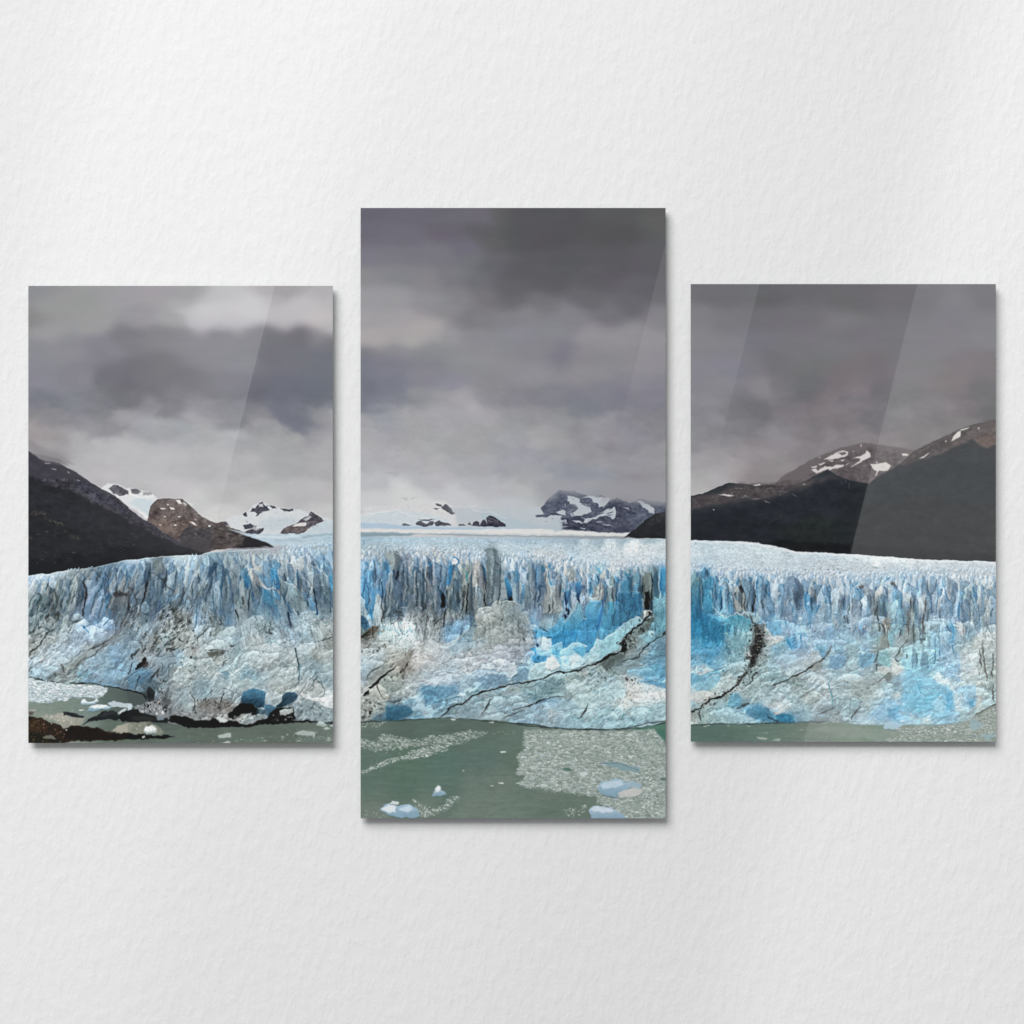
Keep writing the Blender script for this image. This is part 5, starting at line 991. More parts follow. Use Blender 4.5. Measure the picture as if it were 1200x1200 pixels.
P('dfe7e8', "818,668 870,680 960,720 1080,720 1205,760 1205,862 1120,830 1040,770 940,752 858,722", .7, 1)
hatch("440,940 720,900 740,980 460,1020", 45, 20, .8, 2.5, ['b5b3ae', '5a5856', '8d8c8a', '2a2a2b', 'cdccc8'], .6, 1.5, 32, .9, 60)
hatch("10,890 330,900 330,990 0,1010", 30, 20, .8, 2.5, ['5a6468', '9aa5a6', '2f383c', 'c3cbca'], .6, 1.4, 33, .8, 60)
S('5f8aa3', 2.2, "758,150 775,230 797,310 817,350 812,450 800,525", .6, .4, .95)
SS('1f2c33', 1.3, "756,150 768,200 778,250 792,300 808,340", taper=0); SS('33505f', 1.3, "808,340 806,450 800,520 796,615", taper=2)
SS('2c3b3d', 1.2, "1032,340 1015,420 1020,500 985,530 970,610 908,662", "1000,520 1060,560 1112,620 1102,690 1050,718", rough=.9)
P('b5bcba', "990,545 1050,560 1095,620 1085,690 1000,715 930,690 965,610", 1, .8, .5)
S('7fa8bb', 1.7, "20,430 120,500 200,480 300,545", .8, .8, .85); S('cdd8d8', 1.4, "-10,480 100,540 200,510 300,560 402,612", .6, .8, .85)
S('6a8d9c', 1, "100,600 200,575 335,582", .5, .7, .8); S('c9d6d8', 1.6, "130,640 200,605 300,620 402,655", .6, .7, .9)
S('bcc9ca', 1.2, "60,620 140,560 260,560 340,600", .6, .7, .7)
SS('333a3a', 1.3, "1200,20 1100,50 1030,70", "620,70 645,75", "0,130 60,120", taper=0)
hatch("0,100 760,60 760,420 0,420", 150, 25, 1.5, 6, ['c0cbcb', '7f9296', 'b3c2c5', '8fa5ab', 'cbd4d2', '6f8489'], .6, 1.5, 34, .65, 50)
hatch("820,100 1190,60 1190,640 820,640", 80, 10, 1.5, 5, ['c0cccc', '7d8f92', 'aebcbc', '8aa0a5'], .6, 1.4, 35, .65, 50)
hatch("440,420 780,420 780,640 440,640", 50, 40, 1.5, 5, ['c0caca', '7f9296', 'aebcbd'], .6, 1.4, 36, .65, 60)
# ---- centre print: the calving front
block(422, 625, 10)
S('8499a5', 1.4, "-20,16 300,20 500,30", .8, .3, .8)
P('93a3a5', "280,240 330,205 400,195 460,230 482,280 450,360 400,432 370,420 320,330 288,290", .7, .9, .9)
P('7d9096', "400,215 460,235 480,285 450,360 405,425 420,320", .9, .9, .7)
SS('4a4a48', 1.4, "380,200 430,208 455,232", "340,215 360,205")
SS('6f7d80', 1.5, "270,230 230,290 175,345", "560,220 540,280 500,330")
P('8294a6', "500,260 560,220 620,290 600,380 520,400 480,340", 1, 1, .7)
P('4f80ba', "268,325 312,340 352,420 335,440 290,420", 1.1, .8, .85)
P('5590cf', "10,600 90,620 180,640 260,640 250,720 180,760 150,860 150,980 110,920 60,800 20,720", 1.8, 1, .75)
P('5f95cf', "20,420 130,380 260,440 250,540 120,620 20,580", 2.5, 1.2, .5)
SS('2f5fae', 2.2, "68,515 60,560 40,640 30,745", "20,700 40,770")
SS('2f5aa0', 1.8, "122,475 115,560 105,615", "130,370 125,420")
SS('2f4f8a', 1.9, "252,520 230,600 213,685")
SS('24365a', 2.3, "262,555 265,660 272,775")
SS('2f55a0', 1.9, "298,330 320,430 327,520 308,605")
SS('20252b', 2.8, "442,435 442,500 420,545")
SS('4a5f70', 1.6, "472,365 430,450 388,495", "522,345 500,430 468,505")
SS('46555d', 1.4, "400,555 398,615", "385,640 390,740 425,765", "310,640 305,760", "480,700 470,800", "590,560 580,720", "610,620 605,760", "700,520 705,640")
SS('3f5566', 1.6, "500,540 494,645", "520,660 520,765")
SS('35506f', 2.3, "550,430 556,520 550,620 545,700", "548,690 545,865")
SS('1f4fa8', 2.3, "642,382 620,440 602,490")
SS('2f4058', 1.8, "662,425 655,520 660,620 664,785")
SS('2b3848', 2.1, "735,395 740,500 766,570 776,660 768,770")
SS('2f6fd0', 2.8, "818,335 824,370 820,412", taper=0)
SS('2d3f4f', 1.6, "785,445 785,520", "816,445 815,565", "850,600 848,660")
SS('2f68b0', 2, "895,460 896,496", "965,475 960,585", "880,600 885,680")
P('dfe6e8', "1088,290 1142,330 1130,372 1078,382", .6, .7)
P('2f7ad0', "1030,330 1062,328 1088,400 1082,470 1062,560 1046,612 1012,608 1008,560 1030,480", .7, .7, .97, col2='2060c0')
P('7aa6c0', "1030,330 1060,325 1075,375 1040,390", .8, .6, .8)
SS('2f6cc0', 2.1, "1098,272 1150,310 1157,345 1135,372", taper=0)
P('0e1216', "912,618 960,680 1002,750 1002,800 985,872 938,862 955,790 938,700", .7, .7)
SS('1f4a80', 2.2, "915,615 945,700 952,770")
SS('2f3a40', 2, "1000,645 1027,690 1020,745", "1150,675 1152,740 1133,835")
SS('3f4a4e', 1.5, "1065,755 1058,855", "1100,640 1095,760", "1180,600 1175,700", "1040,860 1045,920")
SS('23282c', 2, "1002,870 985,950 985,1010 973,1120", "978,1004 920,1020 890,1050 862,1098")
SS('2a2a2a', 2.2, "742,785 728,850 742,880 713,945", "760,795 772,895")
SS('5f666a', 1.3, "655,945 650,1160", "730,945 724,1200", "800,1140 788,1200", "870,860 868,950", "1130,900 1180,970", "820,1000 815,1100")
P('b3c6cb', "205,698 250,760 290,830 302,890 282,950 252,1040 202,1082 160,1062 153,960 165,850 185,770", .6, .7)
P('8fa9b2', "165,900 230,860 200,1080 158,1060", 1.5, .8, .6)
SS('3a332c', 2.6, "292,905 270,960 248,1010 256,1045", taper=0)
P('3f8fe0', "70,790 150,880 155,1000 145,1075 120,1010 80,900", 1.2, .8, .85)
P('9fbcc8', "-10,725 40,780 60,850 92,930 142,1040 152,1082 110,1072 60,990 -10,950", .6, .7)
P('3f6f98', "-10,958 60,990 100,1060 132,1112 80,1142 40,1132 -10,1062", .8, .8)
S('c9dbe0', 1.2, "0,728 40,778 62,850 95,930 145,1045", .5, .6)
P('6b6455', "58,1152 150,1090 212,1100 202,1152 130,1192", .9, 1.3, .9)
SS('2b2418', 2, "40,1195 90,1160 150,1148", "150,1100 155,1160", rough=1.2)
P('5f7580', "388,910 440,888 512,920 522,962 420,972", .7, 1.2, .9)
P('63808f', "300,880 380,900 380,980 320,960", 1, 1.3, .8)
SS('e3e8e8', 1.2, "378,962 422,968", "460,870 540,878 565,892", "640,890 680,870 732,882", "630,790 722,790", a=.75)
SS('303a40', 1.6, "390,915 420,905 430,950", "440,930 500,925")
hatch("230,1060 420,990 640,1060 660,1198 200,1198", 130, 30, 1, 3.5, ['d8e6e8', 'e6eeee', '7fb0c6', 'b3d6e0', '5f90a6', 'cfdcdc'], .7, 1.8, 40, .8, 70)
hatch("560,200 1190,200 1190,400 900,420 560,330", 110, 70, 1, 4, ['c9c8c6', 'd3d6d8', '8fa0aa', 'bfc0c0', '6f8898', 'b3b0ae'], .6, 1.4, 41, .7, 60)
hatch("20,300 290,280 260,420 20,400", 60, 80, 1, 5, ['a9bac2', 'c3cdd0', '6f8da3', '7f95a3'], .6, 1.3, 42, .6, 30)
hatch("300,560 1000,560 980,1180 640,1180 640,880 300,850", 190, 90, 3, 10, ['5f727b', '9faab0', '6b7d86', '566770', 'a9b3b6'], .5, 1.1, 43, .55, 8)
hatch("1020,420 1200,400 1200,1000 1020,900", 60, 92, 3, 9, ['5f7378', '9aa9aa', '4f6268', 'a9b5b3'], .5, 1.2, 44, .65, 10)
P('6f9cc6', "1010,1092 1150,1078 1210,1110 1210,1172 1000,1182", 1, .9, .9)
block(541, 625, 10)
P('a9acaa', "118,390 180,330 212,318 242,360 277,430 282,520 270,640 250,702 220,640 180,620 130,640 108,540", .7, .8, .9)
P('2f5f98', "233,328 282,400 294,520 286,600 260,560 255,460", .8, .6, .95, col2='24406f')
SS('2a4a78', 2.1, "122,415 120,500 114,560 114,705")
S('12161c', 2.5, "286,535 282,640 292,725", .5, .5, .95, taper=1); S('12161c', 2.5, "264,700 262,770 282,855", .5, .5, .95, taper=1)
P('8fa3a8', "180,640 230,640 255,720 260,860 170,880 190,760", 1, .9, .6)
P('7b9099', "300,242 277,217 270,195 300,181 350,177 392,190 422,220 442,260 447,330 472,420 492,520 517,630 542,762 440,800 370,802 290,832 288,700 290,500 300,400 296,320", .55, .5)
P('5f737c', "298,245 340,240 350,400 345,600 330,820 290,830 288,700 290,500", 1.2, .8, .75); P('9fb0b6', "400,240 440,262 470,420 517,632 540,760 480,780 440,560 420,400", 1.2, .9, .7)
P('8a9ca3', "300,400 470,430 540,760 440,800 420,600", 3, 1, .45)
SS('5f7378', 2, "272,205 310,186 380,188 416,214", taper=0); S('d0dadc', .8, "420,222 442,262 448,330 474,422 518,632", .5, .5, .6)
hatch("300,240 420,240 470,440 530,760 300,800 295,500", 90, 2, 1.5, 6, ['64777f', '93a5ab', '6b7f88', '9fb0b5'], .5, 1., 45, .6, 12)
SS('2f6aa8', 2.1, "440,415 457,505"); SS('43555d', 1.6, "388,340 442,382", "300,300 296,360")
S('0e1215', 2.9, "78,575 70,650 65,720 64,850 55,965", .5, .6, .97, taper=1)
SS('3f8a98', 3, "40,425 65,480 66,570"); SS('202a2c', 1.6, "10,640 5,760", "30,600 20,700")
SS('3f70c0', 1.7, "106,228 84,284", "196,238 190,268", "4,248 22,284", "720,280 700,340 665,392")
P('3f8cd0', "498,515 540,530 570,590 592,680 592,770 570,792 545,782 530,690 515,610", .7, .6, .97, col2='123a78')
P('10131a', "545,752 592,728 592,788 550,797", .8, .5)
P('6fa6cc', "530,418 562,440 582,500 560,512", .8, .8, .9)
SS('3f8ac6', 1.8, "630,425 642,485", "688,555 714,592", "560,300 570,340", "830,260 836,285")
P('4f8ec6', "690,590 742,600 736,690 722,780 700,852 698,720", .9, .7, .9, col2='3a6a98')
SS('1f3f78', 2.1, "718,735 698,865")
P('8fa9b5', "595,560 690,600 690,720 690,860 600,800 590,690", 1, .8, .6)
P('76909f', "790,305 830,380 862,420 872,560 840,700 800,820 770,952 720,952 708,860 740,720 760,560 770,440", .7, .6, .92)
P('8ba5b8', "830,560 870,560 860,760 830,950 790,940 810,800", 1.2, .7, .7)
P('5f86a8', "888,360 920,348 952,420 972,540 977,650 960,780 920,862 888,862 888,640 888,480", .8, .7, .9)
P('86a3bd', "920,640 975,650 960,780 930,850 930,1000 860,1040 880,860", 1, .8, .7)
SS('2f5fc0', 2.8, "872,385 876,470 865,570 858,625")
SS('1f2f78', 3.2, "915,610 916,740 898,808", taper=0); SS('1a2448', 2, "918,825 892,870")
S('a19d8c', 1.6, "888,362 940,345 980,380 1012,445", .5, .6, .8); SS('3a86b5', 3.2, "944,392 952,455")
P('b9c0bc', "960,470 1000,440 1040,560 1040,640 1000,640 980,560", .8, .7, .8)
SS('2f6fd0', 2.9, "1008,435 1030,520 1050,600 1066,680 1060,745", "1062,720 1050,815"); SS('2f7fd0', 2.2, "1028,335 1034,394"); SS('2f78c0', 2.5, "1168,525 1176,595", "1190,640 1195,690")
P('a3aca9', "1000,652 1120,600 1152,700 1172,832 1182,902 1080,932 940,942 960,850 1000,760", .8, .9, .85)
SS('6b7573', 1.1, "935,955 1010,962 1060,920 1165,845", "1080,960 1160,900"); SS('2a3440', 1.9, "1026,825 1026,900 1003,945")
SS('566c7c', 1.2, "800,680 795,780", "770,700 765,820", "830,800 820,900", "1090,700 1085,800", "745,800 735,900")
hatch("1000,280 1195,280 1195,560 1100,600 1040,420", 60, 100, 1, 5, ['cdd2d2', 'a0adb0', 'd6dcdc', '8fa3ad'], .6, 1.3, 46, .6, 40)
P('9aa8a5', "148,980 180,900 200,868 340,850 390,800 440,788 480,810 560,790 622,800 682,850 692,920 742,960 782,1020 822,1100 842,1210 800,1300 700,1330 560,1300 420,1290 260,1250 140,1260 100,1200 178,1100", .9, 1.2)
P('a9bab9', "180,962 200,878 350,850 372,890 280,940 190,972", .6, .8); P('adb5ae', "148,985 332,935 342,980 270,1112 220,1082", .6, .8); P('93a8ac', "500,880 692,870 692,940 640,992 520,952", .8, .9)
P('8a9892', "350,900 470,840 470,940 440,1080 330,1130 300,1060", 1, 1, .7); P('85979b', "500,960 640,1000 680,1100 560,1130 480,1060", 1, 1, .7)
SS('3a3f3d', 1.7, "482,925 486,980 450,1080 448,1150"); SS('4a4a42', 1.5, "372,895 350,960 300,1030 262,1115", "470,795 476,925", "330,1040 290,1090")
S('c9cfc8', 1.4, "690,935 750,970 790,1050 832,1105", .5, .8); S('cbd3cd', 1.2, "350,852 390,800 442,790", .5, .8); S('5f93b0', 1.2, "180,965 290,932", .5, .5)
P('7f8d91', "480,1000 640,1040 760,1120 800,1300 640,1320 520,1200 440,1100", 2.5, 1.5, .55)
hatch("160,980 420,860 690,880 820,1120 820,1290 180,1240", 150, 60, 1.5, 5, ['b9c3bd', '76857f', '8a9a98', 'c5cdc6', '6b7a7a'], .6, 1.3, 47, .65, 60)
P('7b98a3', "-10,1205 100,1122 140,1040 162,1100 140,1205", .8, .8, .85); S('b5ccd6', 2, "-10,1192 100,1112 142,1035", .6, .7)
P('5fb0e6', "858,1120 1010,1172 1100,1040 1210,980 1210,1210 840,1210", 1.2, .9, .8, col2='3f98e0'); P('8fb8c8', "960,1010 1100,980 1130,1050 1020,1150 900,1080", 1.4, 1, .7)
S('2f4a60', 1.5, "880,1088 960,1130 1012,1162", .5, .4)
block(660, 625, 10)
SS('4f88c8', 2, "95,280 101,325", "320,370 325,410", "10,300 0,340")
P('9aa5a3', "40,430 90,398 132,430 132,500 80,572 50,522", .9, .9, .85)
P('5fb0d0', "372,388 402,400 462,460 440,477 390,432", .6, .6)
SS('1f4f98', 2.4, "402,500 406,565", taper=0); SS('3f70a8', 1.5, "445,530 452,575", "500,470 515,530", "490,560 500,610")
P('3f78c0', "18,680 60,660 82,720 60,800 30,852 18,780", .8, .6, .95, col2='2a3a88'); SS('1a1f48', 2.4, "25,685 36,800 30,855", "165,685 176,780 197,828")
SS('15182e', 2.3, "30,855 36,915", "60,880 50,960"); SS('1a2238', 3, "20,945 26,1015")
P('3a78c8', "140,580 190,558 217,620 202,720 197,822 170,790 158,690", .8, .7, .95, col2='2a2f68')
P('b3c6d0', "100,680 150,700 170,800 120,880 80,960 80,800", 1, .8, .75); P('a9c3d2', "215,640 300,700 320,780 250,850 205,800", 1, .8, .75)
P('4f9fe0', "303,628 352,640 346,722 325,702", .6, .6); SS('2f78b8', 2.1, "78,585 97,665", "200,560 215,540")
P('a6aeab', "368,620 430,578 472,640 482,700 450,782 380,802 318,792 350,700", .8, .9, .9)
P('6a8a90', "548,530 580,503 612,560 606,600 560,622 538,600", .7, .7, .95); P('8aa3a8', "520,640 600,622 622,660 602,802 508,802 508,700", .8, .8, .9)
P('4585ad', "708,472 730,450 785,460 782,522 720,502", .7, .6); P('8fa0a3', "725,450 755,418 785,462", .6, .6)
P('4080ab', "663,602 700,540 772,560 792,590 782,682 678,692", .7, .6); P('5f90a6', "800,480 888,448 912,500 902,582 820,562", .7, .7)
SS('3f80d0', 2.1, "797,495 784,575", taper=0)
P('3a78ae', "640,692 780,692 902,702 922,760 932,862 902,962 830,992 700,1092 568,1062 600,950 630,860", .8, .7, .97); P('33699a', "760,700 912,700 932,882 800,902", 1, .8, .9)
P('3f80ae', "600,960 830,900 900,950 700,1080 580,1060", 2, 1, .7)
P('a9bfc6', "620,590 660,600 700,520 720,540 680,600 660,680 640,680", 1, .8, .5)
S('7fb0cc', 1.4, "655,688 780,690 790,670 902,692", .6, .7, .9)
P('58a3d3', "318,800 440,790 452,860 430,950 380,1062 260,982 248,920", .8, .6, .95, col2='3f8fd6')
P('4a9ac0', "500,810 602,800 612,870 592,980 560,1102 470,1205 462,1000 478,880", .8, .6, .95, col2='3f88c6')
P('3a86d0', "190,1000 420,1000 410,1060 390,1210 175,1210", 1.2, .8, .9); P('2f6ed0', "425,940 450,900 440,1030 400,1150 390,1050", 1, .6, .8)
S('2a4fd8', 3.6, "492,725 465,820 450,920 435,1030 398,1150", .7, .5, .95, taper=1)
SS('2f5fd0', 2.3, "636,595 630,720 618,870"); SS('24587f', 1.8, "612,875 600,960 572,1060"); S('a9cbd8', 1.1, "608,700 600,800 606,880", .6, .5, .8)
P('7ab8c6', "170,798 202,850 242,930 242,1000 180,1082 160,1210 -10,1210 -10,1080 80,980 130,870", .7, .6, .97, col2='2f88d0')
S('b0d9e0', 1.7, "170,803 120,890 60,980 0,1045", .6, .6); SS('cdd6d2', 1.9, "200,848 252,882", "233,985 292,1012")
P('7b8a88', "930,500 1020,440 1042,520 1032,700 1002,902 950,882 940,760 918,640", .7, 1)
P('1c1c1a', "958,690 1012,680 1012,780 1012,892 963,892 953,790", .8, 1.)
SS('181410', 2, "1025,445 1052,560 1042,700 1036,895", "1010,695 1030,885"); SS('2b3030', 1.7, "937,555 924,660 930,710", "970,560 960,640"); SS('d0d5cf', .9, "1030,560 1025,700", "935,700 950,760")
P('4f8298', "1035,420 1080,378 1107,430 1112,520 1132,640 1122,762 1060,742 1055,560", .7, .6); P('8aa0a3', "1035,420 1080,380 1105,430 1060,500", 1, .7, .7)
P('3f8fd8', "1130,420 1210,408 1210,702 1150,722 1140,600", .7, .6); SS('2058c0', 2.8, "1145,425 1152,520 1145,705"); S('d5dfe0', 1.4, "1130,425 1128,600 1142,745", .5, .5)
P('73b5c6', "1060,738 1130,790 1210,728 1210,902 1100,932 1058,902", .8, .9); P('5fa5b8', "1060,900 1210,860 1210,1150 1120,1150 1030,1000", 1.4, 1.2, .7)
P('8fc3d2', "520,1215 640,1130 780,1028 880,978 932,1010 922,1040 840,1102 780,1152 740,1215", .7, .9); S('d6e8eb', 1.7, "530,1203 640,1125 780,1023 850,990 882,978", .5, .8)
P('6f7f7a', "1000,1000 1060,980 1000,1150 900,1190 830,1170 930,1080", 1.3, 1.4, .8)
P('c3cbc3', "938,910 1010,898 1042,920 1002,972 940,992", .7, .9)
S('241f1a', 3.2, "1010,940 950,1010 900,1070 830,1110 775,1190", .6, 1.3, .95, taper=0)
hatch("900,1000 1060,940 1060,1190 800,1190", 50, 125, 1, 3.5, ['2f2c28', '55554e', '9fb3ad', '3f413c'], .6, 1.5, 48, .8, 40)
SS('2f2a25', 2, "1205,1140 1150,1190")
hatch("20,400 620,400 640,640 380,600 20,560", 90, 90, 1, 5, ['d0d5d5', '9fb0b5', 'c3cac9', '86a0b0', 'b5b9b6'], .6, 1.4, 49, .65, 35)
hatch("20,640 240,700 340,640 640,820 900,860 800,1000 400,1180 180,1180", 70, 88, 3, 9, ['6fb0d8', '3078b0', '8fc6de', '2f6fb8'], .5, 1.2, 50, .45, 12)
hatch("640,400 930,400 930,480 700,520", 40, 90, 1, 3, ['d3dadb', '9fb0b6', '8aa0b0'], .6, 1.3, 51, .7, 60)
block(422, 740, 10)
SS('2f2c25', 2.6, "-10,90 60,40 130,28", "160,0 166,85", rough=1.1); SS('4a4a44', 1.4, "170,90 292,106", "60,90 150,70", "290,160 320,220")
hatch("-10,-10 280,20 320,260 -10,260", 70, 140, 1, 4, ['6b6c62', 'b9bdb3', '4a4b44', 'c9cdc6', '8a8c82'], .6, 1.5, 52, .75, 50)
hatch("200,0 700,40 760,160 560,260 300,200", 130, 20, 1, 3.5, ['dbe4e4', 'e6ebea', '8fa6ab', '6f868c', 'c3d0d0', 'cfd9d8'], .6, 1.7, 53, .75, 70)
P('15120f', "428,402 400,440 340,485 250,560 210,612 120,672 100,660 190,590 245,535 340,462", .6, .8)
P('15120f', "26,748 50,708 98,682 102,737 60,758", .6, .8)
SS('3a3f3e', 1.5, "325,345 260,410 190,440 120,490 90,540 46,595", rough=.9)
P('15120f', "585,335 560,400 525,435 510,480 465,492 470,455 520,425 548,375", .6, .9)
SS('4a4642', 1.5, "645,205 600,250 592,335", "605,195 565,235", "410,360 370,390 365,420", "520,440 490,560")
P('8f9892', "95,560 200,450 300,380 410,400 250,540 130,640", 1.6, 1, .6); P('8d8b83', "440,400 560,250 640,220 610,330 560,420 620,460 500,540", 1.8, 1.5, .6)
hatch("300,300 640,200 660,460 500,600 280,600", 80, 130, 1, 4, ['6f6d64', 'bcbdb5', '55524b', 'c9cac3', 'a9aaa2'], .6, 1.4, 54, .7, 40)
SS('6b6058', 1.3, "1125,298 1050,345 960,380 880,415 815,442", rough=.8, taper=2)
SS('3a342e', 1.3, "190,595 200,660 240,740 292,803"); SS('3b3a34', 1.5, "285,832 370,825 480,815 585,793"); SS('6d6a60', 1.1, "290,790 400,765 500,755 585,744")
P('83918a', "240,600 320,560 440,620 480,680 360,690 260,650", 1.6, 1, .7)
P('5f93b5', "700,692 740,628 860,650 1000,640 1120,640 1142,722 1000,762 900,802 780,862 718,822", 1, 1, .9); P('4f86ad', "740,720 900,680 880,760 780,830", 2, 1, .6)
P('a9c8d6', "640,760 720,700 780,870 820,970 760,1000 700,900", 1.2, 1, .6)
P('3a7394', "298,890 430,860 560,870 622,930 560,992 420,1032 298,1032", 1, 1, .92, col2='2f6482'); P('5b7f8f', "158,982 292,958 300,1033 168,1033", .9, .9, .9)
P('a3aca6', "-10,770 150,700 240,760 290,830 290,950 150,980 130,1040 -10,1050", 1, 1.2, .6)
hatch("-10,780 290,780 290,960 140,1040 -10,1050", 90, 110, 1, 3.5, ['6f736b', 'c3c9c3', '4f544f', 'b3bab3', '868d86'], .6, 1.6, 55, .8, 60)
S('3f7fa3', 1.6, "770,870 900,830 1000,800 1145,768", .6, .6, .9)
S('14100e', 2.8, "1210,848 1140,850 1080,880 1010,910", .5, .9, .95, taper=1); S('14100e', 2.4, "1045,900 1000,960 960,1000 895,1022", .5, .8, .95, taper=2)
SS('5b7078', 1.1, "1205,930 1100,960 1010,972", "780,920 700,960")
hatch("640,460 1190,360 1190,620 650,620", 110, -10, 3, 12, ['d5dee3', '8095a3', 'c3ced6', '92a6b3', 'b5c3cc'], .5, 1.3, 56, .65, 14)
hatch("620,200 1190,160 1190,440 640,440", 90, 20, 1.5, 5, ['cfd3d2', 'd8dad8', '8f9698', 'a3acb0', '9d9a94'], .6, 1.4, 57, .6, 50)
SS('d3dde3', 1.4, "675,600 800,588 950,602 1105,588", "635,540 800,570 1000,580", a=.8)
SS('d6d9d3', 1.6, "100,690 170,678 212,720 235,765"); P('2a2723', "98,928 132,928 132,972 105,974", .7, .8)
P('c9dbe0', "940,190 1060,130 1180,40 1200,60 1080,180 980,230", 1.2, 1, .7)
block(541, 740, 10)
P('7098b3', "178,545 300,500 450,500 542,540 520,612 400,622 255,632", 1, 1, .9); P('6a94ae', "640,470 720,420 790,440 770,560 640,570 570,570", 1, 1, .8)
P('c3d3da', "538,402 652,400 652,500 602,562 540,532", .8, 1.2, .85)
P('8b949d', "470,80 620,50 720,110 850,120 845,200 720,260 640,240 560,180", 1.5, 1.2, .5)
hatch("380,60 800,40 850,200 740,330 560,260", 70, 55, 2, 7, ['a9b0b5', '6f7884', 'b9bfc3', '7b8594'], .5, 1.2, 58, .65, 12)
hatch("0,260 600,200 640,400 560,540 0,540", 110, -20, 1.5, 6, ['cad2d6', '8794a0', 'd6dbdd', '99a6b0'], .6, 1.4, 59, .65, 40)
P('3f8fe0', "800,200 870,180 882,260 1002,280 992,342 880,362 848,362 830,290", .8, .7, .95, col2='3a86d8'); P('8fcaf0', "880,200 1000,220 1050,260 1000,300 890,280", 1, .8, .8)
P('bfe0f2', "930,80 1052,68 1062,160 1000,232 920,222", .8, .7); P('2f82d0', "1048,58 1210,-10 1210,165 1130,132 1060,172", .8, .6)
P('7cc6ea', "1058,172 1120,140 1165,128 1192,190 1100,272 1048,252", .7, .7); P('4fb0e6', "1060,220 1150,200 1120,268 1060,262", 1, .7, .8); S('d6eef6', 1.3, "1060,170 1120,140 1168,128", .5, .6)
P('1f2f80', "878,133 902,150 896,184 868,166", .5, .5); SS('1f4f98', 1.9, "855,250 856,296", "905,285 905,335", "985,78 1055,64", "850,360 905,365")
P('9fd0e0', "800,330 860,370 800,440 780,400", 1, 1, .7)
P('d3e0e0', "988,352 1040,308 1112,320 1152,400 1110,452 1040,452 978,432", .7, 1.2); P('a9ced8', "778,472 850,400 900,370 980,350 992,450 900,512 788,522", .8, 1.1)
SS('eef4f4', 1.8, "790,465 850,400 910,368", "990,350 1040,308 1100,318", "1000,400 1060,380 1110,400", rough=1.1, a=.85)
P('6a8e98', "880,630 1100,560 1210,560 1210,702 1060,722 960,722", 1.4, 1, .7)
hatch("560,640 1150,520 1190,740 900,790 600,880", 90, -15, 2, 9, ['86a3a6', '557a85', '9fb5b5', '648a95'], .5, 1.2, 60, .6, 25)
hatch("0,680 520,640 480,900 200,900 60,980", 80, -15, 2, 8, ['9fbac3', '648a99', 'a9c0c6', '5f8596'], .5, 1.2, 61, .6, 25)
SS('557680', 1.1, "862,640 865,765", "880,860 890,1010", "940,860 950,960", a=.7)
P('8fb0bd', "800,980 880,880 1000,850 1200,820 1210,1100 900,1080", 2.5, 1.2, .45)
S('2a2420', 2.2, "-10,866 60,810 130,760 250,710 400,665 520,630 650,605 780,590", .5, .8, .97); S('2a2420', 2.5, "770,592 900,560 1000,525 1100,490 1150,473 1210,482", .5, .8, .97)
S('302b27', 1.8, "1205,754 1100,770 1000,785 910,805 840,850 760,880 680,900 570,922", .5, .8, .95, taper=1); P('1f1b18', "870,825 930,795 960,800 900,830 850,860", .6, .8)
S('302b27', 1.5, "722,935 640,960 560,980 455,1028", .5, .7, .95, taper=2); SS('7b6f68', 1.3, "560,920 500,970"); SS('2b2522', 1.4, "700,910 700,940 722,935")
S('37332f', 1.6, "385,765 330,820 310,870 260,930 238,995", .5, .8, .95, taper=1); SS('5f6f73', 1.1, "432,818 330,870", "25,910 185,893", "255,972 420,940 525,930"); SS('4f666e', 1.3, "-5,868 40,910 95,965")
SS('2f5f80', 1.6, "560,562 655,515")
S('d3dddb', 1.3, "1005,965 1062,920 1042,1000 1008,982", .5, .6, .8); SS('d3dee0', 1.4, "925,935 1000,900 1062,918", "1050,980 1180,960 1200,980", "640,1040 800,1020", "100,810 160,790", a=.8)
block(660, 740, 10)
P('3f8fdc', "160,-10 400,-10 362,130 302,262 258,252 280,170 180,120", .8, .6, .95, col2='3a80c8'); P('2f80d8', "-10,-10 160,-10 150,110 60,180 -10,200", .8, .6, .9)
P('4a8fc0', "398,-10 570,-10 460,112 400,92", .8, .6, .9); SS('2a6fb0', 1.5, "380,0 392,95", "475,20 465,90")
P('93d0e6', "-10,232 80,160 180,120 280,170 242,262 232,302 130,262 -10,262", .7, .8); P('55b0ea', "108,202 200,168 272,190 232,292 150,242", .8, .7, .95); S('d9eff5', 1.6, "0,225 80,160 180,122 278,172", .5, .7)
P('b8e0ee', "-10,300 140,250 242,312 232,382 160,442 -10,442", .8, 1.1); P('dceef2', "60,300 150,270 200,330 120,370 60,350", 1, 1.3, .7); P('86c6e0', "0,330 60,300 80,350 20,380", 1, 1, .7)
P('8fcbd8', "460,112 600,8 790,-10 720,60 660,140 642,212 560,252 420,332 328,352 400,200", .8, .9); P('a3d6e2', "328,242 398,88 452,120 430,222 340,272 278,262", .7, .8)
S('d9edf0', 1.6, "330,240 398,92 448,122", .5, .7); S('cfe6ea', 1.5, "460,112 600,12", .5, .7); P('bcdde4', "240,320 430,230 420,330 300,390 250,400", 1, 1, .6)
P('5a6a66', "440,372 560,300 660,258 722,280 640,340 560,422 500,442", 1.2, 1.3, .85); P('6f8488', "600,360 780,330 900,300 880,400 700,450 560,440", 1.8, 1.3, .6)
P('74807e', "640,150 740,60 830,40 860,140 780,230 700,250", 1.5, 1.5, .7)
P('17120f', "640,150 700,128 744,160 742,242 680,244 690,190", .8, 1.4, .9)
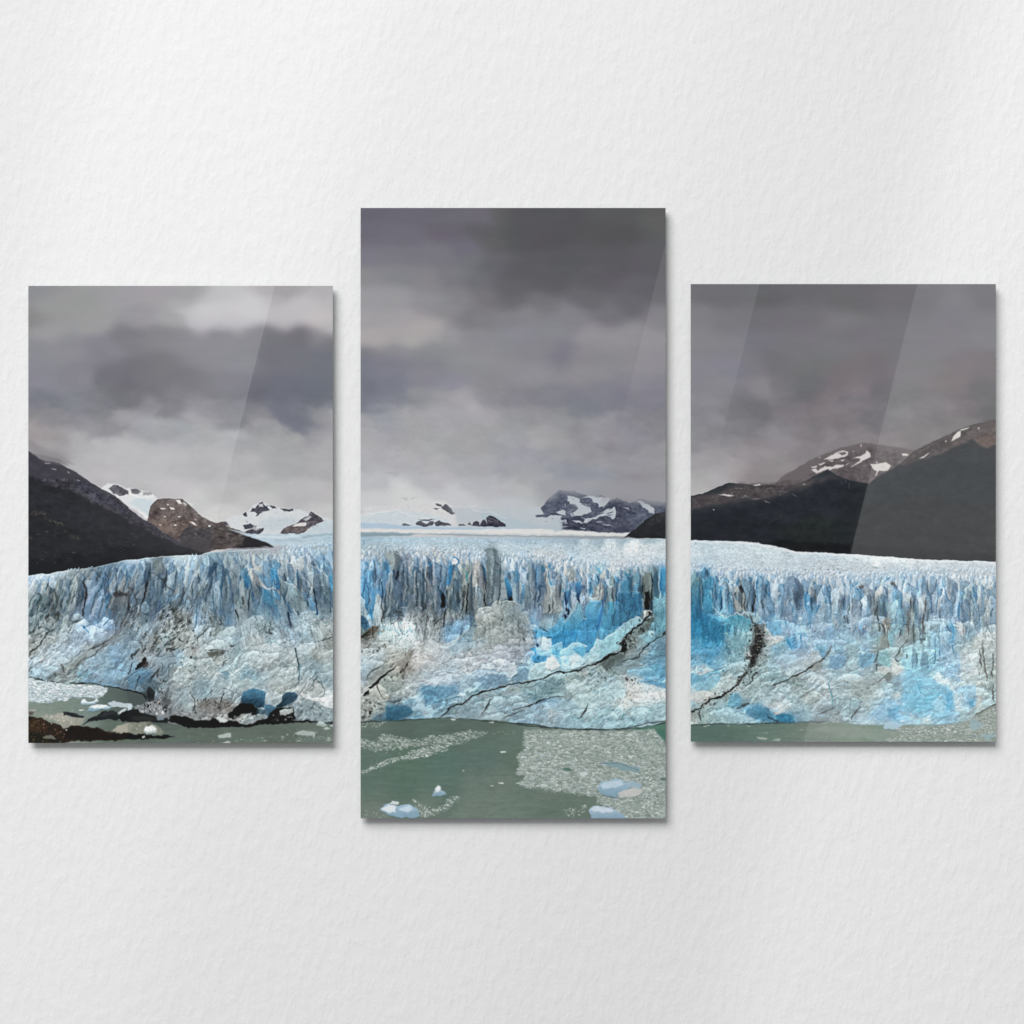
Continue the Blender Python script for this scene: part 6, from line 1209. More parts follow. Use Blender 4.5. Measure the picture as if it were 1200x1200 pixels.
S('2a2420', 2.1, "-5,492 100,480 180,465 240,420 300,390 380,370", .5, .9, .97); P('17120f', "375,372 450,320 540,275 620,250 700,232 640,262 560,305 500,340 430,360 390,390", .6, 1.1)
S('1c1815', 3, "690,240 695,180 740,90 795,15", .6, 1.4, .9)
hatch("600,100 840,20 860,200 700,260", 70, 120, 1, 4, ['2b2825', '8fa09f', '4a4d4a', 'a3b3b0', '393733'], .6, 1.6, 62, .85, 50)
S('1e2020', 1.9, "1205,8 1140,60 1060,100 1000,140 940,190 905,250 890,290 820,320 700,330 612,384", .5, 1.1, .9, taper=2); SS('5f7478', 1.2, "1005,348 920,390 845,412", "720,380 560,410", "1060,310 1000,340")
P('5fa3c6', "900,482 1050,440 1210,398 1210,522 1000,522 880,522", 1.2, 1, .8); P('4f95c8', "880,572 1000,550 1210,600 1210,662 1080,642 1000,602", 1, 1, .85); S('b5d0dc', 1.3, "895,558 1060,580 1205,602", .6, .8)
P('6495ac', "1040,160 1200,100 1210,360 1060,400", 2.5, 1.2, .5)
P('7fbccb', "908,62 1000,18 1052,60 1042,112 960,122", .8, .9)
P('93bcc4', "300,430 460,500 700,520 720,640 600,720 400,640 280,520", 2, 1.2, .4)
P('b5cfd2', "20,650 140,590 250,600 280,680 120,740 60,720", 1, 1.1, .7); P('a9cccf', "110,780 260,720 370,780 330,850 180,870", 1, 1.1, .7); P('a9c9cf', "500,700 640,560 720,640 700,740 560,760", 1, 1, .6)
P('8aa3a8', "0,640 60,700 110,760 0,780", 1.2, 1, .7); P('84acba', "0,780 110,790 200,900 130,960 0,960", 1.8, 1.2, .5)
S('8a9c9c', 1.5, "0,760 120,740 300,690 420,650", .8, 1, .8)
hatch("640,505 850,520 885,620 860,880 740,740 700,620", 75, 70, .8, 2.5, ['3a3632', '5f5a52', 'd9dcd8', '4a4640', 'e3e5e1', '7f7a72'], .6, 1.6, 63, .85, 60)
hatch("200,400 460,420 640,520 460,640 280,680 0,560", 60, -25, 1, 5, ['5f706c', 'cad8d6', '87a09f', 'b9cccb', '46524f'], .6, 1.3, 64, .7, 35)
S('2b2a26', 1.7, "305,825 280,860 250,930 220,990 175,1035", .5, .9, .9, taper=1)
P('d9dedb', "868,762 1000,770 1210,668 1210,792 880,802", 1, 1.3, .85); P('d6dcd9', "740,640 860,600 1000,640 900,700 860,760 880,890 760,760", 1.3, 1.6, .6)
SS('e3e9e7', 1.5, "275,925 330,860 420,830 525,798", "555,925 600,860 700,850 855,892", "930,960 1000,1010", "60,690 110,760", "290,740 370,790", "620,560 720,660", rough=1.1, a=.8)
hatch("880,560 1190,660 1190,790 880,790", 70, 20, 1, 3.5, ['e9eceb', 'b3c3c8', '8fa6b0', 'f0f2f0', 'a3aaa6'], .6, 1.6, 65, .75, 60)
hatch("30,880 560,840 1190,820 1190,1030 800,1120 60,1120", 90, -20, 2, 8, ['a9cad1', '6f9aa6', 'b9d3d8', '7ba3ad'], .6, 1.4, 66, .55, 40)
SS('4f90a5', 1.4, "855,1015 800,1062", "742,968 690,1000", "720,960 690,1020")
# ---- right print
block(809, 640, 10)
P('4f8798', "10,480 60,370 95,338 127,370 137,450 127,600 122,800 -10,800 -10,500", .7, .6, .92, col2='2f74b0'); P('6b8a8c', "65,400 95,342 122,390 90,420", .8, .7, .8)
P('4f8bb8', "118,310 165,248 222,290 227,310 200,372 180,357 150,377 133,350", .55, .6)
P('4590c6', "150,430 210,370 240,348 277,380 277,500 265,640 252,782 150,762 140,560", .8, .6, .92, col2='3a8cc0'); S('a9d3df', 2, "140,440 138,600 150,730", .8, .6, .85); S('b5dbe4', 1.4, "282,400 275,600 265,720", .6, .6, .8)
P('80b3d0', "383,430 410,398 442,440 452,560 452,700 472,802 380,802 375,600", .7, .6, .92); P('8fb3b8', "385,430 412,400 438,440 410,480", .7, .6, .8)
SS('2a5fb0', 2.5, "360,495 360,570 377,645"); SS('1f2a58', 2.7, "372,595 365,700 356,778"); SS('2f6fc0', 2.1, "290,505 290,585", "320,555 322,625", "455,635 458,795", "490,440 495,470", "345,600 350,700"); SS('c9dfe6', 2.6, "300,620 312,700 345,765"); SS('a9c3d0', 1.3, "330,460 345,560", "480,560 500,680")
P('98a3a3', "530,520 570,478 602,460 642,560 642,742 530,782 518,680", .8, .8, .95); P('3f4646', "572,470 600,443 622,540 590,562", .7, .8, .9)
SS('1c1c1e', 2.5, "590,448 625,520 647,600 630,680 636,758"); SS('3f4446', 1.7, "585,555 600,640 605,775"); SS('3a3a3a', 1.7, "532,525 520,605")
P('6f98b5', "608,390 650,373 692,410 732,470 752,550 732,680 700,762 650,742 650,600 608,480", .7, .6, .95)
SS('1c1c1c', 2.7, "745,535 767,580 750,640 733,700 742,778"); SS('46566a', 1.4, "772,495 765,565", "745,395 752,485")
P('7fa9c6', "798,380 850,368 872,440 882,540 932,620 932,722 860,722 798,702", .8, .7, .85); SS('2a5fb0', 2.8, "786,385 780,508"); SS('4f7fb0', 1.3, "785,500 790,645", "800,640 800,720"); SS('2f66b0', 1.9, "905,400 905,486", "878,555 882,625", "830,425 836,475", "860,720 880,800")
P('7693b0', "1145,360 1200,345 1260,380 1310,450 1325,530 1340,650 1345,770 1190,790 1050,855 1058,700 1080,560 1110,460", .7, .7, .95)
SS('4f7fb5', 1.7, "1097,555 1080,625"); SS('4070a0', 1.9, "1087,725 1048,855", "1205,700 1200,780"); SS('4f8fd0', 1.4, "1115,845 1116,965"); SS('b9d3e2', 1.2, "930,700 960,740", "1000,600 1010,680", "970,760 940,800")
P('45b3d6', "398,850 480,820 600,800 722,880 690,982 600,982 500,932 418,912", 1, 1, .8, col2='6ab3c6'); P('a3cad0', "620,770 690,755 800,790 830,860 760,900 700,840", 1, 1, .8)
S('dbe8ea', 2, "268,728 320,780 360,820 430,842 470,810 560,800 610,790 622,758 692,760", .6, .9)
P('2878b8', "-10,800 260,800 400,900 422,1000 380,1102 -10,1102", 5, 3, .8); P('2f80c3', "20,1000 300,950 380,1080 40,1090", 2, 1, .6)
hatch("-10,1060 400,1060 400,1200 -10,1200", 60, 60, 2, 6, ['6fb0d6', '4a90c3', '8fc3dc', '3f86bd'], .6, 1.4, 67, .6, 50)
P('7fb5c3', "430,1020 560,1000 642,1080 620,1182 438,1202", 1.3, 1.2, .5); hatch("400,940 720,960 740,1200 400,1200", 80, 50, 1.5, 5, ['a9ced3', '4f8797', '8fbcc4', '5f96a6', 'c3d9da'], .6, 1.4, 68, .65, 40)
SS('2f70b8', 1.5, "385,1025 386,1200")
P('c3cbc8', "858,880 900,980 960,1040 1060,1050 1102,1100 1000,1142 920,1162 858,1060", .9, 1.6, .85)
P('5f5f5a', "720,920 860,900 870,1100 820,1200 700,1200 740,1060", 1.2, 1.8, .6); P('2a2825', "765,900 800,960 842,1000 832,1102 800,1260 700,1260 758,1080 748,980", 1.5, 3., .6)
hatch("690,900 900,900 900,1200 680,1200", 110, 100, .8, 3, ['1f1d1b', 'b9c3c0', '45443f', 'd3d8d5', '2b2a27', '8fa5a6'], .6, 1.6, 69, .85, 60)
SS('4a4a46', 2, "703,775 720,860 742,915", rough=1); S('dfe9ea', 1.6, "855,870 900,975 965,1040 1060,1045", .6, 1)
hatch("870,1000 1100,1060 1000,1150 880,1150", 40, 20, 1, 3, ['e3e8e6', '9fb3b8', 'd3dad8', '7f9aa3'], .6, 1.5, 70, .8, 60)
P('63a5d6', "900,900 1060,880 1080,1000 1000,1050 930,1000", 1.2, 1, .7); SS('2f80d8', 3, "1128,1065 1150,1130 1185,1195")
hatch("960,380 1110,380 1060,560 940,620", 40, 95, 2, 6, ['c9dae3', '9fbdd0', 'd5e0e6'], .6, 1.3, 71, .6, 20)
hatch("920,560 1060,600 1040,860 920,860", 40, 90, 2, 7, ['6f9fc3', 'b3cfdf', '86b3d2'], .6, 1.3, 72, .6, 20)
block(928, 640, 10)
hatch("-60,420 100,440 140,740 -60,760", 40, 88, 1, 5, ['6485a8', '86a3bf', '5a7ba0'], .6, 1.1, 73, .6, 20); SS('3a5a98', 2, "20,610 24,630", "95,685 97,705", "20,455 24,470", taper=0)
P('5f95cc', "158,690 232,690 237,842 180,852", .8, .6, .9); SS('2f6fc0', 3.4, "158,580 165,680 175,770"); SS('3f70a8', 1.5, "237,670 230,810")
P('6098cc', "240,700 312,690 302,762 250,802", .8, .6, .9); SS('2f62b0', 2.1, "255,585 256,670", "317,645 310,730 278,795"); SS('2f6fc0', 2.2, "385,582 389,668"); SS('4f80b0', 1.7, "348,455 370,540 387,577"); SS('4a88b8', 1.6, "245,405 251,447"); SS('2f78c0', 2.8, "735,563 743,632")
P('92a2aa', "178,520 220,468 252,490 272,582 200,592", .8, .8, .9); P('b3bcbe', "200,480 225,465 245,480", .7, .6)
SS('4a8fd0', 2.6, "738,455 782,408", "1108,402 1154,368", "560,310 575,320"); SS('6fa3d0', 2, "598,458 612,425"); SS('6f7f8f', 1.6, "682,395 668,466", "1052,352 1033,428")
P('5f504a', "778,475 830,458 852,480 820,500", .6, .9); P('5f504a', "1148,440 1190,428 1210,450 1180,462", .6, .9)
hatch("60,160 540,180 540,300 120,300", 40, 2, 1, 4, ['7b8488', '8a8f90', '6b7378', 'd3dde2'], .5, 1.1, 74, .7, 8); hatch("560,180 1190,190 1190,300 560,290", 50, 3, 1.5, 6, ['98a3aa', '8f979b', 'd6dfe3', 'a9a9a6'], .5, 1.1, 75, .6, 8)
P('9fb6c3', "490,560 540,530 580,580 580,740 520,760 480,700", 1, .9, .6); P('93adc0', "840,520 900,470 960,520 960,640 900,690 850,620", 1, .9, .6); P('a9c3d2', "640,700 740,640 880,720 850,840 700,920 640,840", 1.2, 1, .6); P('8fb3c8', "330,720 400,680 500,770 480,860 380,920 300,860", 1.2, 1, .6)
P('9fc0d2', "220,820 320,810 440,900 320,990 260,1000 230,900", 1.2, 1, .6); P('7fa8c6', "380,950 480,920 560,1000 500,1100 400,1080", 1.5, 1, .6); P('8fb0c3', "680,950 800,880 860,980 780,1060 690,1040", 1.5, 1, .5)
SS('d6e3e8', 1.5, "295,1003 380,930 465,898", "675,948 760,890 855,848", "145,775 0,792", "480,760 540,770", "730,635 800,670 890,720", "375,670 450,690 490,740", "240,820 290,800 330,830", "120,900 180,880", rough=1, a=.8)
SS('3a4a50', 1.7, "615,815 616,860", "640,805 662,925"); SS('5f7f95', 1.6, "652,685 633,765", "555,720 550,780", "910,660 905,710", "490,610 485,700")
P('5f7880', "985,640 1010,640 1015,740 1000,800 970,815 985,720", .8, .8, .8); SS('2f3a3f', 2.3, "1002,690 985,750 968,815", "995,765 1022,885"); SS('2f5566', 2, "1092,645 1070,740 1076,828"); SS('86b5d0', 1.4, "1040,600 1050,700", "1150,640 1140,760")
P('b5b9b0', "1048,870 1100,828 1152,860 1152,960 1110,1002 1058,940", .8, 1, .9); SS('3b3f3b', 2, "1060,905 1085,1000 1102,1060"); SS('4a4d48', 1.8, "1132,925 1120,1060 1126,1195", "1020,900 1040,1000"); P('868f88', "1060,1050 1130,1010 1140,1190 1040,1190", 1.2, 1, .7)
P('6f9fd0', "780,930 852,918 862,1000 800,1012", 1, .9, .9); P('7aa0cc', "428,960 470,948 482,1082 440,1062", 1, .9, .8); P('d3d3cc', "825,940 860,930 875,950 840,965", .6, .6); SS('2f70d0', 1.8, "210,885 217,966", "110,1030 100,1130"); P('4f88d0', "-10,1130 60,1140 70,1190 -10,1200", .9, .9, .9)
hatch("120,760 1000,740 1000,1190 100,1190", 210, 60, 1.5, 5, ['d0dde3', '6f98b5', 'b5cad6', '84a8c0', 'c3d3da', '7fa0b8'], .6, 1.5, 76, .6, 60)
hatch("350,380 1190,380 1190,680 400,650", 130, 80, 1.5, 5, ['cfdae0', '86a5bb', 'b9cad3', '9fb8c6', 'c9c6c2'], .6, 1.4, 77, .6, 40)
hatch("0,780 180,800 200,1190 0,1190", 40, -30, 1.5, 5, ['b9d0dd', '6f9cc0', 'd0dfe6'], .6, 1.5, 78, .65, 40)
block(1047, 640, 10)
P('86b8dc', "288,380 360,338 392,420 380,502 320,602 258,592", 1.4, 1, .75); P('b0bcc2', "260,330 350,300 390,340 300,400 250,440", 1.4, 1, .6)
SS('3f80d0', 2.8, "90,563 96,638"); SS('4f8fc0', 1.9, "45,585 72,680 50,760 38,828"); SS('4a3f3c', 1.6, "25,415 8,450", "20,440 5,500")
P('b0c2c5', "128,620 180,528 222,640 200,702", .8, .8, .9); SS('4a423c', 2.1, "190,595 206,700 205,800 198,878"); SS('5a544c', 2.1, "185,715 180,860 175,1000 168,1085"); SS('5f6a6a', 1.3, "135,735 134,895"); SS('2f6a8f', 2.5, "266,683 262,780 253,878"); SS('3f4f55', 1.9, "245,875 240,1000 234,1130", "100,960 60,1080")
P('86c0d0', "60,760 140,700 140,900 60,1000 10,1000", 1.2, 1, .6); P('9fb0ae', "210,740 250,720 240,900 215,960", 1, .9, .6)
SS('4a443e', 2.1, "379,593 372,700 376,788"); SS('3f3a36', 2.3, "352,773 345,880 345,960 346,1070"); SS('5a5550', 1.5, "346,1075 328,1145", "130,1130 90,1190", "170,1080 120,1150")
SS('3f78c0', 2.8, "515,433 520,540 531,590 513,658"); SS('3f6fc0', 3, "568,412 600,500 630,600 648,662"); SS('5f8ab5', 1.5, "573,613 570,688"); SS('4f98c8', 2.5, "405,523 406,578"); P('7fb3d6', "500,430 540,430 540,560 510,560", 1.2, .7, .6)
P('98b8c6', "560,360 660,330 690,460 650,520 600,460", 1.2, .9, .6)
SS('2f62c0', 4, "770,650 768,760 763,868", taper=1); SS('4f8fb5', 1.9, "820,513 822,658"); SS('2f5fc0', 2.8, "930,468 940,560 957,628"); SS('4a6478', 1.9, "880,733 882,838"); SS('d3dddf', 1.5, "820,650 860,720 890,860 922,955", "935,600 960,660")
P('7fa5b5', "840,520 930,520 930,620 860,700 830,640", 1.4, .9, .6)
S('3a8ae0', 3.8, "690,893 695,980 701,1040 687,1138", .6, .5, .95, taper=1); P('cdd6d7', "738,890 782,878 832,950 842,1052 800,1052 738,982", .9, 1.2, .9)
SS('7a8f98', 1.7, "1155,475 1172,560 1182,610"); SS('4a443e', 1.7, "1047,1090 1038,1195"); SS('4f8fc8', 1.8, "490,1070 496,1200", "540,900 545,1000"); SS('b5c0bf', 1.3, "370,482 460,440 500,408 542,432"); SS('d8dfe0', 1.5, "640,330 700,430 762,482", "700,340 800,420", a=.8)
P('84b0c2', "850,980 940,920 980,1060 900,1120", 1.5, 1, .6); P('bcc7c6', "930,1100 1040,1010 1200,1020 1210,1200 940,1200", 1.6, 1.5, .6)
hatch("920,1090 1060,1000 1190,1020 1190,1195 920,1195", 60, 30, 1, 4, ['d9dedd', '8f9f9f', 'c9d0ce', 'a3b0af', '7b8a8a'], .6, 1.5, 79, .75, 60)
hatch("380,600 700,600 690,1190 400,1190", 80, 90, 2, 8, ['86a5ba', 'aabfcb', '7f9fb5', 'b5c6cf'], .5, 1.1, 80, .55, 10)
hatch("820,500 1190,480 1190,1000 900,900", 80, 85, 1, 5, ['86a3ae', 'b0c2c8', '7b9aa6', 'bccacd'], .6, 1.2, 81, .6, 40)
hatch("0,330 640,330 500,500 0,560", 70, 110, 2, 6, ['c9d5da', '8fadc0', 'b5c3c8', '7fa6c3'], .6, 1.4, 82, .6, 30)
hatch("660,330 1190,330 1190,480 760,480", 60, 20, 1, 4, ['d3dcde', '9fb0b8', 'c3ced2', '8fa5ae'], .6, 1.3, 83, .65, 50)
block(809, 755, 10)
P('33312d', "700,0 840,0 800,120 760,200 700,270 660,330 620,420 560,470 540,450 600,350 660,260 690,150", 1.6, 2.8, .35)
P('6db3cf', "-10,330 100,350 230,330 330,290 352,380 260,432 100,472 -10,462", 1, 1.1, .85); P('7fbcd2', "38,492 180,450 330,368 352,430 260,512 120,562 58,542", .9, 1.1, .9)
S('d3e5e8', 1.5, "28,490 160,440 322,363", .6, .9); P('cad5d5', "78,320 170,288 242,310 200,342 120,352", .9, 1.2, .9); P('c9d0cc', "-10,642 60,560 180,548 282,570 220,632 160,662 40,682", .9, 1.4, .9)
P('a9bcbb', "380,420 520,380 540,460 470,540 400,540 340,500", 1.5, 1.4, .6); P('93b0b3', "640,360 760,300 850,280 800,400 700,470 600,460", 1.5, 1.4, .6); P('8fb0b6', "860,140 960,100 1000,240 900,300 820,260", 1.6, 1.3, .5)
P('2c2926', "738,-10 832,-10 820,60 770,92 740,70 708,60", 1.1, 2.8, .6); P('2a2724', "698,150 762,108 772,170 740,222 720,262 680,272 668,230 690,200", 1., 2.6, .68); P('2a2724', "608,330 640,303 662,330 630,372 602,402 592,452 560,482 538,460 560,420 590,370", 1., 2.4, .7)
S('1c1714', 3, "545,468 480,530 430,560 380,585 310,615 230,640 190,690 150,710 130,745 60,770 -5,787", .5, 1.2, .95); SS('2a2622', 2.2, "125,748 110,820 122,905", rough=1.1)
SS('2a2a28', 1.8, "785,325 720,380 732,430 645,473", rough=1.2); S('e3e9e7', 2, "668,78 712,132", .5, .8)
hatch("600,0 880,0 840,160 740,330 600,480 500,520 600,330 680,160", 170, 120, .6, 2.4, ['1c1a18', 'c9d0cd', '3a3834', 'a9b9b9', '24221f', 'dfe4e2'], .5, 1.1, 130, .55, 60)
hatch("560,60 900,0 900,200 760,420 520,560 480,520 640,260", 110, 110, .8, 3, ['24221f', 'c3cbc8', '55554f', 'd9dedb', '8fa3a3', '3a3935'], .6, 1.5, 84, .8, 60)
hatch("60,640 480,480 560,520 440,620 160,760", 60, 140, .8, 3, ['3a3733', 'c9d0cc', '7f8d8c', 'dfe3e0'], .6, 1.5, 85, .75, 50)
P('65abc8', "478,600 560,568 622,640 602,712 460,742 398,742 440,690", .9, 1, .9); P('93bcc6', "400,740 470,740 380,840 330,860", 1.2, 1, .6); S('30383a', 2.8, "692,692 620,725 535,763", 1, .8, .85, taper=1)
P('4a8ab5', "648,752 780,720 920,740 982,840 900,892 760,882 658,822", 1.3, 1.2, .9); P('3f7fab', "760,780 900,770 950,850 800,870", 2, 1.2, .6); P('9cc3cf', "448,830 600,840 782,890 740,922 558,912", 1.1, 1, .85)
P('2f7aab', "998,840 1060,808 1160,830 1210,850 1210,902 1040,902", .9, 1, .9); SS('d8e2e3', 1.9, "818,690 950,700 1080,700 1145,742", "930,720 1040,760", rough=1.1); P('c9cfc8', "978,800 1060,778 1112,800 1000,832", .8, 1)
SS('3a4444', 1.8, "1205,378 1130,425 1030,455 925,492"); SS('5f6c6f', 1.3, "890,465 907,525"); SS('1f2428', 2.4, "898,838 1035,912", a=.7)
hatch("640,500 1190,420 1190,720 640,700", 110, -15, 1.5, 6, ['b5cacd', '7b9a9f', 'c9d6d6', '6b8b92'], .6, 1.3, 86, .6, 40); hatch("60,760 440,660 560,900 60,920", 70, 50, 1.5, 5, ['b5cccd', '6b8f95', '9fc0c3', '5a7a80'], .6, 1.4, 87, .65, 50)
hatch("30,60 640,80 560,360 340,300 30,300", 90, 60, 1.5, 5, ['9fcade', '3f7fb5', '7bb5d3', '5a9cc8'], .6, 1.4, 88, .6, 50)
block(928, 755, 10)
P('a9b9c0', "178,150 240,90 310,63 332,110 270,162 200,252 148,282", .9, 1.1, .85); S('34302d', 2.0, "-10,386 80,355 170,310 240,260 310,215 372,168", .5, .9, .95); SS('55544d', 1.8, "370,170 440,70 472,15", rough=1); P('86908c', "260,230 360,190 350,280 240,320", 1.3, 1.2, .7)
SS('5f6f6c', 1.7, "642,175 598,265", "792,55 738,125"); SS('3f4a4a', 2.1, "1012,55 1000,160 968,225"); SS('3f5663', 2.4, "1002,235 983,325")
P('6f9fc6', "448,130 540,120 642,170 602,262 520,292 438,282", 1.1, 1, .85); P('6aa5c6', "788,110 960,108 992,160 940,242 830,282 778,272", 1.1, 1, .85); P('9fc6d6', "470,60 540,140 500,150 450,110", 1, 1, .7); P('9fc9d6', "800,60 880,110 850,120 790,110", 1, 1, .7)
SS('d3e3e8', 2.3, "453,290 478,296", "793,268 818,276", taper=0); P('7fbac0', "1008,100 1100,58 1152,130 1162,262 1060,262 1008,220", 1, .9, .9); P('c6d0cb', "998,280 1080,258 1162,270 1152,322 1060,332 978,342", .8, 1.2, .9); P('76847f', "1078,350 1150,308 1172,400 1110,432", 1, 1.2, .85); SS('5f6460', 1.5, "1095,335 998,453", rough=1)
P('b9cbcf', "228,410 320,393 402,440 422,522 330,492 238,442", .9, 1, .85); S('4a8cb0', 2.1, "430,450 445,530 475,632", .5, .5, .95); SS('5f9fc0', 1.7, "475,628 474,745", taper=2)
SS('565756', 1.7, "603,667 540,710 480,745 380,790 310,810 255,885", rough=.9); SS('505353', 1.8, "802,717 760,790 715,840 703,893"); SS('6f8488', 1.1, "690,615 685,805", "400,850 560,830 620,880"); SS('6f7f80', 1.3, "680,600 780,640 855,693"); S('c6d3d2', 1.3, "478,602 580,580 700,588 802,632", .6, .8)
P('88a8b0', "490,620 680,600 690,760 540,780 480,740", 1.5, 1, .5); P('95aaa8', "620,440 900,430 1000,520 900,650 800,620 640,560", 2, 1.3, .5)
hatch("100,420 980,420 1000,620 800,640 480,560 150,700", 120, -20, 1.2, 5, ['c6d0cf', '7d8f90', 'a9b8b8', '6d7d7d', 'd3d9d6'], .6, 1.4, 89, .65, 45); hatch("0,400 240,390 200,560 0,560", 50, 40, 1, 3.5, ['6d7a75', 'c3cbc8', '87958f'], .6, 1.4, 90, .7, 60)
hatch("380,300 980,300 980,440 400,420", 60, -15, 1.5, 5, ['b9d3dc', '7fa3b0', 'c9dadd'], .6, 1.3, 91, .6, 40); hatch("0,180 200,150 180,300 0,360", 40, -30, 1.5, 5, ['bccbd2', '86a0b0'], .6, 1.3, 92, .6, 30)
P('84b8d8', "980,742 1100,688 1210,740 1210,902 860,902 880,850", 1.5, 1.2, .75); SS('e3e9ea', 2, "1055,648 1120,690 1205,712", rough=1.2); P('a9cbdb', "760,860 900,850 1000,870 1000,935 760,930", 1.5, 1, .6); P('5fa0d2', "1130,740 1210,740 1210,880 1140,870", 1.5, 1, .8)
SS('3f474c', 1.6, "985,805 995,820", a=.8)
block(1047, 755, 10)
P('78c0e2', "148,280 300,260 480,380 560,480 700,500 742,640 722,782 600,882 300,852 100,802 78,640 120,440", 2.5, 1.2, .7)
P('9bd0dc', "98,170 150,90 180,20 210,3 242,40 270,82 290,60 320,38 362,90 432,130 452,200 472,302 400,332 300,302 200,262 118,262", .8, .8, .95, col2='7fc0dc')
SS('dbecee', 1.8, "178,28 205,6 235,38", "298,62 320,36 370,90 445,145", rough=.8); SS('5a4e44', 2.1, "166,105 154,172"); SS('46545a', 1.8, "100,-10 60,80 30,160", "20,160 70,210")
P('cad3d0', "-10,170 40,200 110,300 60,360 -10,330", .9, 1.4, .9); P('86a9bb', "-10,380 80,340 90,480 -10,560", 1.2, 1, .7); P('c9d3cf', "0,560 70,560 60,620 0,620", 1, 1.3, .8)
SS('5fb0de', 1.8, "240,650 505,640", "230,700 485,690", "200,745 475,752", "300,600 480,590", a=.8); SS('4b9fe4', 3.2, "280,455 310,540 332,595", "652,553 640,640 628,768", "545,550 520,640")
P('9fd8ea', "440,660 540,640 620,740 600,800 480,800", 1.6, 1, .7); P('5aa8e2', "620,560 690,540 710,640 680,740 620,760", 1.6, 1, .7)
SS('e6f0f1', 3.2, "478,368 560,420 640,460 700,510 742,560 800,600 855,675", rough=1.3); SS('f3f6f6', 2.2, "515,635 585,618", "600,655 645,672", "300,585 350,620", "90,700 140,690", "500,320 540,340", rough=1.2)
P('cfe3ea', "480,370 560,360 640,420 700,500 600,470 520,440", 1.2, 1.4, .8); P('c9dde2', "700,560 760,580 800,760 720,780", 1.4, 1.2, .7)
P('b9ccd0', "788,100 828,46 872,120 942,240 982,330 962,420 860,442 800,422 788,250", .9, .9, .92); SS('e8f0f1', 2.1, "820,46 870,130 930,230 972,325", rough=.9); P('dfe7e8', "908,310 982,320 982,362 908,362", .9, 1.1, .9)
P('90c6e0', "798,482 962,480 972,702 900,722 838,642", 1, .9, .85); P('4fa3e0', "888,660 942,648 942,712 900,732", .9, .8, .95); SS('dcebf0', 1.5, "968,480 970,690"); SS('3f4448', 1.4, "735,540 755,550", "795,560 830,630")
hatch("500,0 780,40 780,480 520,340", 80, 92, 2, 8, ['6f9fc6', 'a9c6d8', '5f90bd', '9fbfd5'], .5, 1.3, 93, .6, 10)
SS('3f7fb8', 1.8, "495,0 485,120 490,250", "545,60 545,160", "700,0 705,120")
SS('564f47', 1.7, "1020,35 1018,290", "1050,15 1060,200 1080,310 1102,400 1090,448", "1170,95 1170,250 1150,340 1167,430", "1165,435 1172,600 1182,695", rough=.9); SS('6f6a60', 1.4, "1020,415 1052,515"); P('c6ccc5', "978,600 1032,640 1022,722 978,752", 1, 1.3, .85)
hatch("980,20 1195,20 1195,700 1000,740", 90, 80, 1, 4, ['c3cdc9', '7f908d', 'd3dad6', '94a5a2', '6d7a78'], .6, 1.4, 94, .65, 40)
hatch("120,300 720,420 760,800 140,830", 90, 40, 1.5, 6, ['a9dbee', '5fb0dd', 'c3e3ee', '6ab8e4'], .6, 1.5, 95, .5, 50)
hatch("60,780 900,780 900,920 150,930", 60, -5, 2, 7, ['b9d8e3', '86b8d0', '9fc9da'], .6, 1.4, 96, .5, 30)

block(0, 0, 1)
for k in range(60):                                     # the grey mound is heaped rubble
    x = rs.uniform(556, 628); y = 712+52*(k/60.)+rs.uniform(-4, 4)
    if (x-592)**2/38.**2+(y-745)**2/40.**2 < 1: lump_(x, y, rs.uniform(6, 18), rs.uniform(4, 9), rs, rs.uniform(-.8, .3), .42)
block(541, 625, 10)
P('c6cfce', "180,905 205,872 345,852 392,800 440,790 470,815 440,900 330,985 200,1010 160,985", 1.3, 1.2, .5)
P('6f8086', "500,830 560,800 620,810 680,860 690,930 745,970 790,1040 830,1130 800,1250 690,1200 600,1080 520,980", 2.2, 1.6, .38)
SS('dfe5e2', 1.5, "150,985 180,900 205,872 345,852 392,800 440,790 480,812 560,792 620,802 684,852", rough=1., a=.75)
SS('d0d9d8', 1.1, "640,860 690,930 745,970 790,1040 830,1120", "330,985 345,935 440,905", rough=1., a=.6)
hatch("480,960 640,940 780,1080 780,1240 600,1240", 34, 58, 3, 9, ['56676e', 'b3bdc0', '62747b'], .6, 1.2, 140, .6, 10)
SS('3f5666', 1.8, "150,990 135,1050 90,1130 20,1200", "835,1130 850,1180", rough=.8, a=.6)
block(0, 0, 1)
# rows of small seracs on the flat top
hatch("424,635 780,637 780,668 640,662 560,655 480,652 424,660", 750, 92, .8, 2.4, ['5f7f96', 'e3eef2', '7396ad', 'd3e0e8', 'f0f5f7', '86a3b5'], .35, .7, 120, 1., 25)
hatch("560,633 780,634 780,650 640,648", 300, 92, .6, 1.6, ['f6fafb', '6f8a9c', 'eef3f5', '86a0b0'], .35, .7, 121, 1., 30)
hatch("810,637 890,640 960,650 1166,661 1166,684 1000,690 900,678 810,672", 900, 88, .7, 2.2, ['7f9bb0', 'f0f5f7', '86a3b8', 'e3ebef', 'fafcfc', '98aebb'], .35, .7, 122, 1., 30)
hatch("330,640 390,632 390,652 340,655", 110, 80, .7, 2.0, ['7396ab', 'dfeaef', '6f90a8', 'e6eef2'], .35, .7, 123, .9, 30)
hatch("35,676 120,666 240,652 300,645 300,652 160,664 60,680", 110, 95, .7, 2.2, ['7396ab', 'eaf2f5', '8aa9bb', 'e6eef2'], .35, .7, 124, .8, 30)

